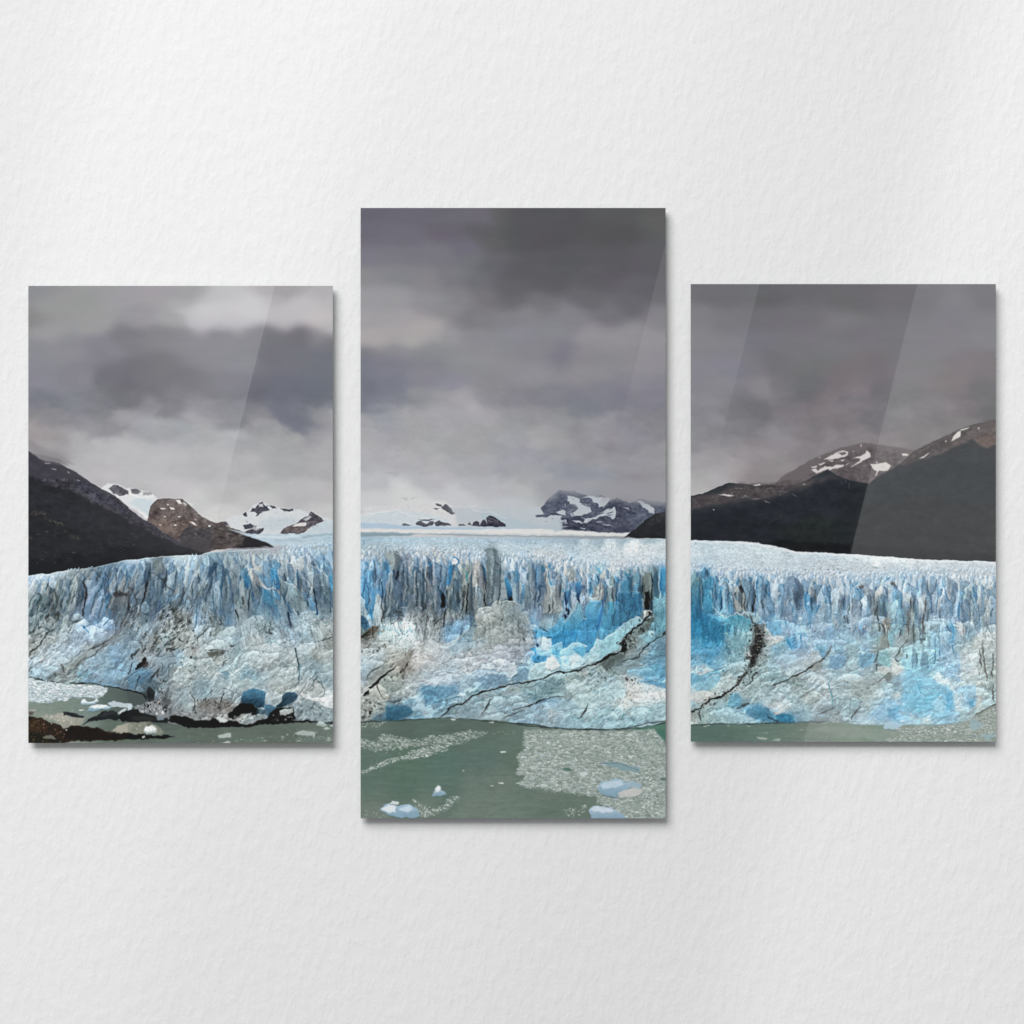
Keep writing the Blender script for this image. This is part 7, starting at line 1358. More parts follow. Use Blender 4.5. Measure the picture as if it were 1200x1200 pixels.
# deep vertical clefts of the upper wall, each with a lit face beside it
def clefts(poly, n, l0, l1, seed, lean=90, cols=('24303c', '2f4258', '1c2836', '34506e', '3a4650')):
    p = pts(poly); r = np.random.RandomState(seed); k = 0
    x0, y0 = p.min(0); x1, y1 = p.max(0)
    while k < n:
        k += 1
        x = x0+(x1-x0)*(k+r.uniform(-.45, .45))/n; y = r.uniform(y0, y0+(y1-y0)*.45); L = r.uniform(l0, l1)
        if not pmask(p, np.float32([[x]]), np.float32([[y]]), .5, 0)[0, 0] > .5: continue
        th = math.radians(lean+r.uniform(-6, 6)); dx = math.cos(th); q = [(x, y)]
        for j in range(4): q.append((q[-1][0]+dx*L/4+r.uniform(-.7, .7), q[-1][1]+L/4))
        q = np.float32(q); w_ = r.uniform(.7, 2.1)
        S(['b9c6cb', 'c6d0d2', 'a9bac3', '9fb6c6'][r.randint(4)], r.uniform(1.5, 3.4), q+np.float32([w_*.9+1.1, r.uniform(-2, 1)]), 1., .8, .5, taper=1)
        S(cols[r.randint(len(cols))], w_, q, .5, .7, r.uniform(.55, .9), taper=1)
clefts("424,660 640,658 640,740 424,740", 30, 14, 44, 131)
clefts("600,668 745,676 700,730 600,735", 24, 10, 32, 132, 90, ('24303c', '2a4f98', '1c2850', '34609e'))
clefts("825,690 930,690 930,725 825,715", 15, 9, 24, 133, 90, ('24303c', '2f5a9a', '3a6fae'))
clefts("930,690 1166,690 1166,745 930,740", 26, 8, 26, 134, 92, ('3a5a78', '2f5a9a', '46616f', '4f7fb5'))
clefts("150,664 390,655 390,725 150,720", 26, 10, 36, 135, 96, ('2f4258', '34506e', '2b333c', '3a6296'))
clefts("40,690 165,672 160,730 40,740", 20, 10, 30, 136, 108, ('3a484e', '2f3f4a', '44565e'))

def tower(x, y, w, h, r, a=1.):
    """light one flank, shade the other"""
    k = r.uniform(-.1, .15)*w; b = y+h
    rid = [(x+k, y), (x+k+w*.08, y+h*.25), (x+k-w*.06, y+h*.55), (x+k+w*.05, b)]
    for side, f in ((1, -.20), (-1, .10)):
        p = np.float32(rid+[(x+side*w*.55, b), (x+side*w*.52, y+h*.4), (x+side*w*.4, y+h*.14)])
        sl = window(p, 3); m = pmask(p, GX[sl]+.6*WA[sl], GY[sl]+.6*WB[sl], .6, 1.)*(1-sstep(y+h*.6, b, GY[sl]))
        IMG[sl] *= 1+(m*f*a)[..., None]*np.float32([1.1, 1., .85])
    S('22364c', 1.5, np.float32([(x+w*.5, y+h*.15), (x+w*.54, y+h*.5), (x+w*.56, y+h*.8)]), .6, .6, .6*a, taper=1)
for q in ((436, 656, 9, 34), (463, 646, 20, 44), (500, 650, 12, 40), (560, 658, 15, 42), (577, 643, 18, 60), (622, 657, 11, 50), (634, 660, 11, 50), (650, 664, 13, 50), (682, 668, 9, 36), (704, 684, 14, 32), (718, 676, 9, 36), (735, 668, 12, 34), (748, 669, 12, 40), (766, 662, 9, 36),
          (825, 665, 9, 13), (818, 675, 12, 40), (833, 675, 12, 40), (850, 680, 7, 38), (864, 686, 11, 30), (877, 678, 13, 38), (892, 677, 12, 34), (930, 676, 20, 42), (950, 686, 9, 28), (982, 692, 14, 30), (998, 700, 20, 30), (1018, 688, 13, 28), (1066, 693, 10, 26), (1081, 674, 12, 30), (1110, 676, 14, 30), (1132, 688, 11, 28), (1068, 757, 13, 30), (1081, 760, 13, 30),
          (170, 655, 12, 34), (188, 657, 13, 40), (245, 650, 16, 40), (258, 658, 13, 60), (296, 667, 14, 40), (322, 670, 13, 44), (346, 668, 12, 36), (368, 663, 14, 50), (90, 674, 16, 46), (56, 684, 12, 40), (121, 668, 12, 40)):
    tower(*q, rs)
# ---- fine surface over everything icy
post = np.clip(mm[R_], 0, 1)
fine_ = speck*.035+fe*.045+lat(1.4, 1.4, 402)[R_]*.025+fbm(7, 5, 131, 5, .68)[R_]*.03*(up+lo)
bigr = (up*(fa*.05+fb*.06)+lo*(fc*.06+fd*.07))-(lo*gd*.07+up*gb*.05)
IMG[R_] *= (1+post*(fine_*(1-.4*tp)*.8+bigr*.3))[..., None]
l4 = sstep(-1, 1, GX-(1075-.248*(GY-333)))
IMG -= (l4*sstep(640, 665, GY)*.035)[..., None]
HALO[0] = 0.; ICY[:] = [0., 1., 1.]
# ---- water, drifting ice and the shore
WL = "20,795.2 39,794.8 48,797.4 63,799.8 75,801.4 97,800.2 109,801.2 123,804.2 133,805.7 145,807.7 153,809 160,810 167,812 172,818 174,826 190,846 213,850 240,852 258,852.5 270,851 288,851 303,848.5 326,848 346,845 360,846 390,847 422,846 437,844.5 456,844.5 482,843 502,841.5 522,842 541,842.5 561,843 581,843.5 601,846.5 621,848.5 641,851.5 661,854 680,854.5 710,855 740,854 760,852 770,849 780,845 795,848 809,849.5 839,848.5 865,848.5 889,847.5 909,846.5 929,847.3 948,845.5 968,846.5 998,847.5 1004,848.5 1018,849.5 1047,849.8 1064,849 1087,849.5 1107,849 1123,847 1137,843 1144,836.5 1151,833.5 1159,829 1167,825.5 1185,818 1185,970 20,970"
block(0, 0, 1)
wpoly = pts(WL)
wat = []
def W(s):
    for q in s.split():
        x, y, h = q.split(','); wat.append((float(x), float(y), h))
W("""40,830,7c8a80 70,826,75857b 100,828,72827a 130,815,55645f 150,822,4c5955 165,815,434f4c 180,840,454f4b 200,855,55625a 240,860,59665d 280,858,5c695f 330,860,5d6a60 380,858,5e6c63 60,850,858f84 150,850,5b6a5f 200,866,5f6e65 280,868,647269 380,868,6f7d74
430,850,5f7066 480,848,54665d 540,850,55675e 580,850,58695f 430,880,5c7067 500,860,586c62 560,870,5b7067 600,865,5f7469 640,860,74837a 430,900,597066 480,895,577061 520,900,577268 570,890,5a7068 600,890,5d7166 430,925,5c7166 480,920,587064 520,925,5b7268 560,925,68796f 590,915,6b7a70
430,950,6f7c72 500,945,69796f 560,950,6d7c71 600,950,6c7d72 650,950,64766b 610,930,65786d 640,925,6a7a70 680,940,66776c 770,855,4f7a68 720,870,74837a 775,900,7b8a81
812,855,587068 840,860,567068 870,858,5f776c 900,860,637a6f 920,865,6a7e73 812,870,567068 860,870,587066 945,860,6f7f74 960,855,76857a 1000,858,788a7c 1030,865,6f8678 1060,865,7f8d83 1100,862,86938a 1150,850,8f9a93""")
wf = field(wat, 9.)
wf = wf+.018*np.float32([1, 1.02, 1.02]); rip = fbm(14, 1.6, 501, 4, .6); rip2 = fbm(5, .9, 502, 3, .7)
wf = wf*(1+rip*.026+rip2*.018)[..., None]
sl = (slice(int((780-PY0)*SC), PH), slice(0, PW))
wm = pmask(wpoly, GX[sl]+.5*WA[sl], GY[sl]+.35*WB[sl], .5, .8)
put(sl, wm, wf[sl])
def floes(poly, n, r0, r1, cols, flat=.38, seed=1, a=.95, edge=True):
    """scatter small flat floes inside a shape (block coordinates)"""
    p = pts(poly); r = np.random.RandomState(seed); k = 0; sv = list(BLK); block(0, 0, 1)
    x0, y0 = p.min(0); x1, y1 = p.max(0)
    while k < n:
        x, y = r.uniform(x0, x1), r.uniform(y0, y1); c = 0; k += .2
        for A, B in zip(p, np.roll(p, -1, 0)):
            if (A[1] > y) != (B[1] > y) and x < (B[0]-A[0])*(y-A[1])/(B[1]-A[1])+A[0]: c ^= 1
        if not c: continue
        k += .8
        R = r0+(r1-r0)*r.rand()**2.2; m = 7
        th = np.sort(r.uniform(0, 6.283, m)); rr = R*r.uniform(.6, 1.15, m)
        q = np.stack([x+rr*np.cos(th), y+rr*np.sin(th)*flat], 1).astype(np.float32)
        col = cols[r.randint(len(cols))]
        if R < .9:
            S(col, max(.55, R*flat*2.2), np.float32([[x-R*.9, y], [x+R*.9, y+r.uniform(-.2, .2)]]), .22, .25, a)
        else:
            if edge: P('4f6058', q+np.float32([.1, .4]), .3, .3, .5*a)
            P(col, q, .22, .35, a)
    BLK[:] = sv
def pack(poly, sx, sy, seed, cols, gap=.16, cover=.9, dark='5c6e65', rough=1.6, a=1., edge=3.):
    """drifting brash: broken cells of mixed size, thinning out at the rim"""
    p = pts(poly) if isinstance(poly, str) else poly
    sl = window(p, 6)
    X = GX[sl]+WA[sl]*1.2+lat(11, 6, seed+3)[sl]*2.2; Y = GY[sl]+WB[sl]*.5+lat(12, 5, seed+4)[sl]*1.0
    for q in (1., .45):                                  # small pieces fill the gaps between the large ones
        ia, ib, ic, e, ox, oy = vor(X, Y, sx*q, sy*q, seed+int(q*10))
        m = pmask(p, GX[sl]+rough*(WA[sl]+ia*.7), GY[sl]+rough*(WB[sl]*.6+ib*.4), edge, rough+1)*a
        cc = np.array([hexc(c) for c in cols])[np.clip(((ia+1)*.5*len(cols)).astype(int), 0, len(cols)-1)]
        cc = cc*(1+.08*ic-.16*oy)[..., None]
        f = sstep(gap*.4, gap*1.4, e)*sstep(.08, -.08, (ib*.5+.5)-cover*(1 if q == 1 else .8)*np.clip(m*1.25, 0, 1))
        if q == 1.: f1 = f; c1 = cc; m1 = m
    bed = np.clip(m1, 0, 1)*.75*cover
    put(sl, bed, hexc(dark)); put(sl, f*np.clip(m*3, 0, 1)*.85, cc*.95); put(sl, f1*np.clip(m1*3, 0, 1)*.95, c1)
def berg(body, top, cols=('a9c6dc', 'e2eaee'), a=.95):
    """a floe with some height: waterline shade, bluish flank, bright snowy top"""
    p = pts(body); P('4d625a', p+np.float32([.4, .9]), .8, .9, .55)
    P(cols[0], p, .5, 1.0, a, col2='86a9be' if cols[0] < 'd' else 'a9b5b5')
    P(cols[1], pts(top), .8, 1.1, .95)
FL = ['c3cec9', 'a9b5ae', 'd5dcd8', '97a49c', 'b5c0ba', 'e0e6e3']
GRY = ['a3aea8', '8f9c95', 'b9c3be', '7d8b83', '98a59e', 'c9d1cd']
block(33, 755, 10)
S('1f2426', 1.6, "-10,385 60,395 150,420 300,447 420,463", .5, .6, .9); S('1f2426', 1.3, "505,455 640,450 760,462 900,490 1000,505 1120,525 1205,539", .5, .6, .9)
P('9fb3ba', "-10,410 60,405 120,425 200,432 300,452 430,467 520,472 640,472 740,492 860,487 922,520 912,560 860,602 800,622 640,612 520,627 420,652 300,662 260,697 200,672 120,682 40,672 -10,655", .6, 1.3, .9)
pack("-10,412 60,407 120,427 200,434 300,454 430,469 520,474 640,474 740,494 860,489 920,522 910,560 860,600 800,620 640,610 520,625 420,650 300,660 260,692 200,670 120,680 40,670 -10,655", 6.0, 1.9, 701, ['d3dfe4', 'c3d3d9', 'e0e9ec', 'b9cbd1', 'dbe5e9', 'e8eff1'], .16, .95, '8ea3a8', 1.2)
floes("-10,410 120,425 300,452 430,467 640,472 740,492 860,487 922,520 912,560 860,602 800,622 640,612 520,627 420,652 300,662 260,697 120,682 -10,655", 120, .7, 3.2, ['dfe8ec', 'c9d8de', 'e8eef0', 'a9bfc6', '8fa9b0', 'd3dfe3', '9fb5bb'], .4, 1)
S('7f9498', .9, "250,625 500,622 790,622", .5, .5, .8)
berg("607,682 618,655 630,640 660,638 690,670 740,662 780,655 800,633 827,670 760,702 650,704", "615,665 640,642 665,650 690,675 780,660 800,640 812,660 740,682 650,688", ("c3d6de", "eef3f5")); S('9fb3bb', .8, "620,698 760,702 820,672", .5, .4)
berg("690,790 712,750 740,720 800,705 850,693 930,710 1000,740 960,762 860,764 760,794", "720,740 780,712 860,698 940,722 880,745 780,755", ("c6d8e0", "edf2f4")); P('bccad0', "930,690 1000,663 1120,690 1210,690 1210,740 1000,742", .6, .9); P('eef2f4', "720,735 860,700 960,730 850,745", .8, .8, .8); P('c3d0d3', "1050,810 1130,745 1150,760 1090,815", .6, .7)
SS('e3e8e6', 1, "585,770 660,768", "430,850 470,840", "500,775 530,772")
P('a09f92', "130,842 300,830 340,788 400,800 500,860 680,870 640,922 520,962 420,972 340,912 260,882", .9, 1.4, .9); P('b5b3a8', "280,830 345,790 420,830 500,880 400,900", 1.3, 1.4, .6)
hatch("130,842 340,800 680,875 520,960 340,910", 50, 10, 1, 3.5, ['c9c7be', '7f7f74', 'b0aea3', 'd9d9d3'], .5, 1.1, 101, .7, 20)
P('23262a', "398,795 440,788 560,815 662,850 640,870 500,852 408,827", .6, .9); S('6b6d6c', .7, "420,800 560,825 640,850", .5, .5, .6)
P('202326', "628,947 700,890 800,840 860,798 960,788 1040,800 1062,850 1040,892 900,887 700,912", .6, .9); P('191b1d', "1038,862 1100,800 1210,758 1210,912 1100,902", .6, .9); P('393d41', "820,850 900,805 1000,800 1030,830 920,850", 1.2, 1, .6)
P('a8a698', "958,1032 1030,960 1120,930 1210,918 1210,1037 1080,1042", .7, 1.1); 
P('2f251e', "-10,848 80,858 180,878 300,930 380,950 430,992 480,963 560,948 660,970 760,985 850,990 920,1020 1020,1050 1210,1030 1210,1112 900,1132 600,1132 450,1152 300,1165 -10,1175", .6, 1.2)
P('1b1815', "430,1000 560,955 760,990 920,1025 1210,1045 1210,1110 900,1130 600,1130 420,1110", 1.4, 1.3, .8); P('20221a', "-10,1060 200,1060 420,1100 400,1160 -10,1170", 1.6, 1.3, .8); P('463527', "0,880 140,890 260,960 200,1010 0,1000", 2.5, 2, .6)
hatch("-10,860 180,885 300,935 430,1000 420,1150 -10,1160", 150, 25, .8, 3, ['5b4638', '1a1613', '6f5a48', '3a2c22', '120f0d', '84705e', '4a4a38'], .5, 1.3, 102, .85, 50); hatch("440,970 760,990 1190,1050 1190,1110 480,1130", 70, 10, .8, 3, ['3f332a', '0f0d0c', '5a4a3c', '2a211b'], .5, 1.2, 103, .8, 30)
P('75766a', "158,1082 260,1070 342,1090 300,1112 180,1112", .7, 1, .9); SS('d9d3c8', 1.1, "270,925 290,935", "370,925 390,930", "440,1000 460,1005", "375,1020 385,1030", "20,770 100,775", "180,940 190,945")
P('2a211c', "0,800 40,780 75,800 60,825 20,830", .7, 1); P('8f8f86', "-10,770 60,760 100,785 120,830 60,840 -10,800", .8, 1.2, .5)
block(150, 755, 10)
P('4b5654', "-10,542 60,560 170,592 210,642 232,700 -10,722", .8, .6, .8); S('14181a', 1.5, "-5,535 100,560 180,590 214,655", .5, .6, .9)
P('8b9094', "48,724 150,702 300,692 352,682 400,750 462,834 330,828 200,802 116,794", .7, 1.5, .9); hatch("50,722 150,702 300,690 352,680 440,760 462,834 330,828 200,800 118,794", 90, 20, .8, 2.8, ['b9bec0', '4a4c4e', '34363a', 'c6bdb5', '787b7d', 'dcdcd9'], .6, 1.5, 104, .9, 60)
P('8b8d80', "-10,932 100,905 202,903 342,960 422,1022 380,1062 100,1042 -10,1035", .9, 1, .85); hatch("0,935 200,905 400,1020 100,1040", 40, 8, 1, 4, ['a3a598', '6f7266', 'b5b6aa'], .5, 1, 105, .6, 12)
P('1e1f20', "-10,790 40,758 112,750 132,802 330,842 472,862 472,922 300,917 200,902 -10,917", .7, 1.); P('3a3c3a', "40,850 200,840 320,870 300,900 60,890", 1.5, 1, .5)
P('7d8c95', "328,852 370,818 422,850 432,882 350,887", .6, .7, .95); P('5f6a72', "475,850 500,822 530,845 520,862", .6, .6, .9)
P('060606', "468,902 500,850 560,838 700,850 780,890 960,895 1002,860 1040,870 1090,922 1210,900 1210,975 900,977 700,972 560,932", .7, 1.)
P('d3dcdb', "1038,850 1100,868 1180,890 1130,920 1080,907", .6, .9); P('c5d3da', "-10,690 40,703 30,762 -10,782", .6, .6)
berg("178,1014 192,985 210,963 250,956 282,953 320,972 342,995 332,1037 250,1052 188,1037", "185,1005 215,965 280,956 330,990 300,1015 230,1018", ("d9dfdd", "f6f7f4")); SS('c3cccc', .9, "240,970 255,1030", "280,960 300,1020", a=.7)
P('151617', "-10,1035 80,1050 160,1040 220,1060 300,1075 440,1058 542,1090 420,1107 200,1112 -10,1117", .6, 1); P('c6c9c6', "160,1075 190,1065 205,1090 170,1100", .6, .7); SS('d5d8d4', 1, "280,1070 315,1075")
floes("540,1000 1200,980 1200,1160 500,1160", 26, .5, 1.8, GRY, .25, 2, .7); P('b3beb9', "1055,1072 1120,1050 1210,1048 1210,1092 1080,1092", .6, .8); P('b9c3be', "1080,1160 1150,1135 1200,1140 1200,1160", .6, .8)
block(270, 745, 10)
S('0a0c0c', 1.8, "-10,1062 180,1060 330,1035 560,1030 760,1000 900,1010 1205,1022", .6, .8, .9)
P('a9b9b7', "1008,1052 1040,1003 1090,1003 1132,1050 1090,1070", .6, .7); P('cfd8d5', "1030,1030 1050,1005 1090,1010 1100,1030", .7, .6); P('b9c6c3', "1150,1060 1200,1030 1200,1070", .6, .6); P('c3cecb', "1080,1090 1120,1065 1170,1080 1110,1105", .6, .6)
floes("760,1130 880,1105 1190,1120 1190,1240 0,1240 300,1190 600,1170", 130, .5, 2.6, FL, .3, 3, .9); floes("600,1060 1190,1080 1190,1130 700,1140", 18, .5, 1.6, GRY, .3, 4, .7)
P('bcc8c4', "750,1152 800,1120 880,1108 1000,1130 980,1172 800,1172", .7, 1.1, .8)
# centre print
block(410, 770, 6)
S('2a3432', 1.1, "60,462 170,450 330,446 560,432 700,428 840,435 1010,452 1150,470 1300,490 1500,507 1700,512 1900,505 2030,480 2110,462 2240,445", .7, .5, .85)
floes("70,470 150,455 260,452 230,480 170,500 80,500", 45, .5, 1.9, FL, .35, 5)
pack("80,640 80,575 210,592 230,540 300,545 340,572 520,575 560,555 700,550 840,520 930,525 960,540 860,572 780,605 560,615 400,635 180,655", 3.2, 1.3, 703, GRY+FL, .3, .62, '62766c', 2.2, .95)
pack("80,820 80,795 180,762 260,722 400,692 420,662 480,657 580,622 760,597 700,628 620,668 480,712 330,722 200,778", 3.4, 1.5, 704, FL+GRY, .25, .75, '62766c', 1.6, .95)
pack("440,1000 540,1040 600,1062 680,1042 700,982 770,982 750,1000 700,1058 600,1108 500,1128 480,1100", 2.6, 1.3, 705, FL+GRY, .25, .6, '68796e', 2, .95)
floes("80,640 80,570 210,590 230,535 300,540 340,570 520,570 560,550 700,545 840,515 930,520 960,540 860,575 780,610 560,620 400,640 180,660", 620, .5, 2.4, FL+GRY, .36, 6, .9)
floes("880,525 1190,520 1190,545 960,550", 40, .4, 1.6, GRY, .3, 7, .7)
floes("80,820 80,795 180,760 260,720 400,690 420,660 480,655 580,620 760,595 700,630 620,670 480,715 330,725 200,780", 420, .5, 2.5, FL, .36, 8, .95)
floes("80,690 300,640 420,670 240,720 100,760", 22, .4, 1.3, GRY, .3, 9, .7)
berg("213,1072 240,1045 280,1030 335,1050 420,1033 455,1060 482,1085 492,1112 440,1132 340,1127 260,1105", "220,1068 280,1034 330,1056 320,1090 260,1090"); P("cfe0ec", "350,1075 415,1042 450,1070 400,1095", 1., .9, .8); P('d9e1e1', "280,1030 300,1008 350,1022 340,1040", .6, .7)
berg("580,970 592,945 600,918 620,903 636,915 640,935 665,945 680,962 640,974", "600,925 620,905 634,920 630,945 605,945", ("c9dade", "eef3f3"))
floes("470,1050 540,1040 600,1060 680,1040 700,980 780,980 760,1000 700,1060 600,1110 500,1130 480,1100", 50, .5, 2.2, FL, .45, 10)
floes("70,1060 180,1075 200,1130 70,1135", 34, .4, 1.8, GRY, .4, 11, .8); floes("190,1100 280,1110 260,1132 190,1132", 14, .4, 1.3, GRY, .4, 12, .8)
for s_ in ("1055,665 1095,662 1100,672 1060,674", "1040,885 1080,880 1078,892 1045,892", "985,905 1010,902 1000,912", "790,798 805,796 800,804", "1165,885 1200,882 1195,892", "705,435 740,432 735,445 712,445", "975,455 1010,450 1005,462"):
    P('d9dfdb', s_, .45, .5)
block(600, 770, 6)
P('71827a', "90,512 250,512 400,520 700,522 1000,512 1090,600 1090,1145 780,1145 700,1060 600,1022 592,972 500,967 420,950 300,942 200,920 60,902 100,830 40,815 60,740 40,692 100,640 70,620", .8, 2.0, .85)
G_ = ['b3bdb9', 'c3cbc8', '95a39d', 'a9b5b0', 'd0d7d4', 'bcc6c2', '8a9992']
pack("90,512 250,512 400,520 700,522 1000,512 1090,600 1090,1145 780,1145 700,1060 600,1022 592,972 500,967 420,950 300,942 200,920 60,902 100,830 40,815 60,740 40,692 100,640 70,620", 4.8, 2.1, 700, ['a6b2ac', '9ba8a2', 'b3beb9', 'a0ada7', 'a9b6b2', 'bcc6c2', '95a39c', 'c6cfcb', 'adb8b3'], .13, .93, '788a81')
floes("90,512 400,520 700,522 1000,512 1090,600 1090,1145 780,1145 700,1060 600,1022 592,972 500,967 300,942 60,902 100,830 40,815 60,740 40,692 100,640 70,620", 500, .6, 2.3, G_+FL, .42, 13, .95, False)
floes("90,540 400,540 1000,540 1090,640 1090,1100 780,1100 620,1000 592,960 300,930 60,890 100,830 60,740 100,640", 260, 1.0, 3.4, FL+['aebfc6'], .42, 14, .95)
hatch("90,540 1000,540 1090,640 1090,1100 780,1100 592,960 300,930 60,890 60,740", 130, 8, .5, 1.6, ['4f5f57', '3f4d47', '5a6a62'], .5, .9, 106, .75, 25)
P('84a3ab', "618,752 700,733 882,770 902,802 800,802 700,772", .7, .9, .9); S('5f7b84', .9, "620,752 740,745 880,790", .5, .6)
berg("598,930 610,888 650,872 700,863 740,853 800,880 842,910 790,940 740,962 730,987 640,967", "615,895 700,868 760,868 790,890 700,915 640,930", ("a3c2d8", "c3d8e6")); P('c3c6c6', "740,952 850,918 917,930 902,967 760,987", .6, .8); P('c9cac8', "745,955 790,938 850,922 912,932 898,962 830,978 765,983", .7, 1.1); P('9fbccb', "800,880 840,865 910,890 900,920 845,912", .7, .8, .9); S('5f747a', .9, "600,940 640,970 730,990", .5, .5, .8)
berg("538,1082 550,1058 570,1043 640,1048 700,1062 740,1080 780,1105 815,1150 570,1152", "550,1070 580,1046 650,1054 720,1080 640,1095", ("b5cce0", "d3e0ec"))
P('4f6f66', "340,785 400,775 420,795 360,800", .7, .9, .8); P('557068', "1040,850 1090,850 1090,870 1050,868", .6, .7, .8); P('c9d3d3', "470,810 520,800 540,825 490,840", .6, .8); P('48756a', "1010,520 1090,515 1090,600 1040,560", 1.2, 1., .85)
floes("340,1075 440,1055 520,1035 560,1030 500,1090 470,1140 400,1135", 80, .4, 1.9, FL, .42, 15)
S('2a3432', 1.1, "-10,462 150,475 260,495 400,505 700,510 900,497 1000,482 1090,455", .7, .5, .9)
# right print
block(800, 680, 6)
S('2a3432', 1.1, "50,1020 300,1008 560,1008 660,1003", .6, .5, .85); S('3a4446', 1.5, "640,1003 760,1000 900,995 1000,1000", .9, .6, .6)
for s_ in ("140,1028 185,1015 195,1022 150,1034", "305,1020 335,1016 330,1025", "445,1022 475,1022 470,1030", "520,1105 600,1110 580,1125 530,1120", "560,1075 600,1072 590,1080", "625,1120 690,1110 680,1130", "815,1050 850,1048 840,1055", "960,1010 1010,1005 1000,1014"):
    P('a9b5ad', s_, .5, .6, .9)
floes("640,1110 760,1080 860,1050 1200,1040 1200,1140 600,1140", 90, .5, 2.4, ['8a9a8f', '93a298', '7f9085', '9fada4'], .28, 16, .7, False)
block(1047, 755, 10)
P('8f9b92', "-1000,1010 -600,960 -100,1000 0,985 200,955 600,948 800,935 930,910 1000,830 1210,725 1210,1150 -100,1150 -300,1110", 1.6, 1.6, .5)
P('7d8b83', "-10,990 200,958 600,950 800,938 930,912 1000,830 1210,725 1210,1150 -100,1150 60,1060", 1.2, 1.3, .8)
pack("-60,1095 60,1062 0,985 200,958 600,950 800,938 930,912 1000,830 1210,725 1210,1150 -100,1150", 3.6, 1.5, 702, ['98a49c', 'a6b0a9', '8b978f', 'b3bbb5', '939f97', 'c0c7c2'], .2, .85, '6f7f76')
floes("-60,1090 60,1060 0,985 200,958 600,950 800,938 930,912 1000,830 1210,725 1210,1150 -100,1150", 200, .5, 2.0, ['9fa9a2', '87938b', 'b3bbb5', '7b877f', 'aab4ad', 'c3c9c4', '939f98'], .4, 17, .9, False)
floes("100,1000 800,960 1210,760 1210,1140 100,1140", 70, .8, 2.4, ['c3cbc6', 'b5bfba', 'd0d5d1'], .35, 18, .9)
hatch("100,1000 800,960 1210,760 1210,1140 100,1140", 60, 5, .5, 1.8, ['5a6a60', '66756c'], .5, .9, 107, .7, 20)
P('8fb0ba', "898,852 1000,900 1062,950 980,1002 898,1002", 1.3, 1.2, .7); P('84b0bd', "1030,1060 1150,1040 1200,1080 1100,1110", 1.3, 1.2, .6); P('607a80', "905,1062 960,1060 975,1075 920,1080", .7, .8, .8)
S('4a504c', 2, "975,817 1040,785 1120,740 1205,703", .7, .6, .9, taper=0); S('7f9a9c', 1.3, "165,940 400,946 600,941 765,920", .6, .5, .8)
P('a9c9da', "-130,972 -70,928 -10,910 70,925 130,950 60,965 -30,1000 -100,1000", .7, .9, .9); SS('e6edf0', 1.6, "60,905 95,880 120,905", "330,855 400,840 440,815", rough=1.3); S('5f6f6a', .9, "-100,1003 -30,1003 150,1050", .6, .6, .7)
rows = (slice(int((560-PY0)*SC), PH), slice(0, PW))
det = IMG[rows]-blur(IMG[rows], .9)
grain = fbm(2.6, 1.9, 801, 3, .8)[rows]*.028*sstep(.25, .5, IMG[rows].mean(-1))*sstep(785, 800, GY[rows])
IMG[rows] *= 1+grain[..., None]
IMG[rows] += (.5-.4*sstep(790, 860, GY[rows]))[..., None]*np.clip(det, -.12, .12)
IMG[:] = np.clip(IMG, .01, .97)
# ice blue leans to cyan, never violet
d_ = IMG[..., 2]-IMG[..., 1]; icy = np.clip(mm, 0, 1)*(d_ > 0)*(GY > 622)
IMG[..., 1] += icy*np.maximum(d_-.09, 0)*.42
IMG[..., 0] = np.where(icy > .5, np.minimum(IMG[..., 0], IMG[..., 1]-.45*d_+.015), IMG[..., 0])
l_ = IMG.mean(-1, keepdims=True); IMG += (np.clip(mm, 0, 1)*(GY > 640))[..., None]*(l_-IMG)*.08
LIN = np.where(IMG < .04045, IMG/12.92, ((IMG+.055)/1.055)**2.4)-.0075      # what the clear glass itself mirrors is not ink
LIN = np.clip(LIN, .0012, 1); IMG[:] = np.where(LIN < .0031308, LIN*12.92, 1.055*LIN**(1/2.4)-.055)
# ---------------------------------------------------------------- materials
def material(name):
    m = bpy.data.materials.new(name); m.use_nodes = True
    return m, m.node_tree, m.node_tree.nodes['Principled BSDF']
def node(nt, kind, **kw):
    n = nt.nodes.new(kind)
    for k, v in kw.items():
        if k in n.inputs: n.inputs[k].default_value = v
        else: setattr(n, k, v)
    return n

# plaster: trowelled, slightly orange-peel white paint
mw, nt, b = material('white_plaster')
b.inputs['Base Color'].default_value = (.80, .80, .80, 1); b.inputs['Roughness'].default_value = .75
b.inputs['Specular IOR Level'].default_value = .25
tc = node(nt, 'ShaderNodeTexCoord')
mp = node(nt, 'ShaderNodeMapping'); mp.inputs['Rotation'].default_value = (0, math.radians(-34), 0); mp.inputs['Scale'].default_value = (1, 1, .55)
nt.links.new(tc.outputs['Object'], mp.inputs['Vector'])
na = node(nt, 'ShaderNodeTexNoise', Scale=88, Detail=4, Roughness=.55); nt.links.new(mp.outputs[0], na.inputs['Vector'])
nb = node(nt, 'ShaderNodeTexNoise', Scale=30, Detail=3, Roughness=.5); nt.links.new(tc.outputs['Object'], nb.inputs['Vector'])
nc = node(nt, 'ShaderNodeTexNoise', Scale=230, Detail=2, Roughness=.5); nt.links.new(tc.outputs['Object'], nc.inputs['Vector'])
ra = node(nt, 'ShaderNodeMapRange'); ra.inputs[1].default_value = .42; ra.inputs[2].default_value = .72; nt.links.new(na.outputs[0], ra.inputs[0])
a1 = node(nt, 'ShaderNodeMath', operation='MULTIPLY_ADD'); a1.inputs[1].default_value = .8; nt.links.new(nb.outputs[0], a1.inputs[0]); nt.links.new(ra.outputs[0], a1.inputs[2])
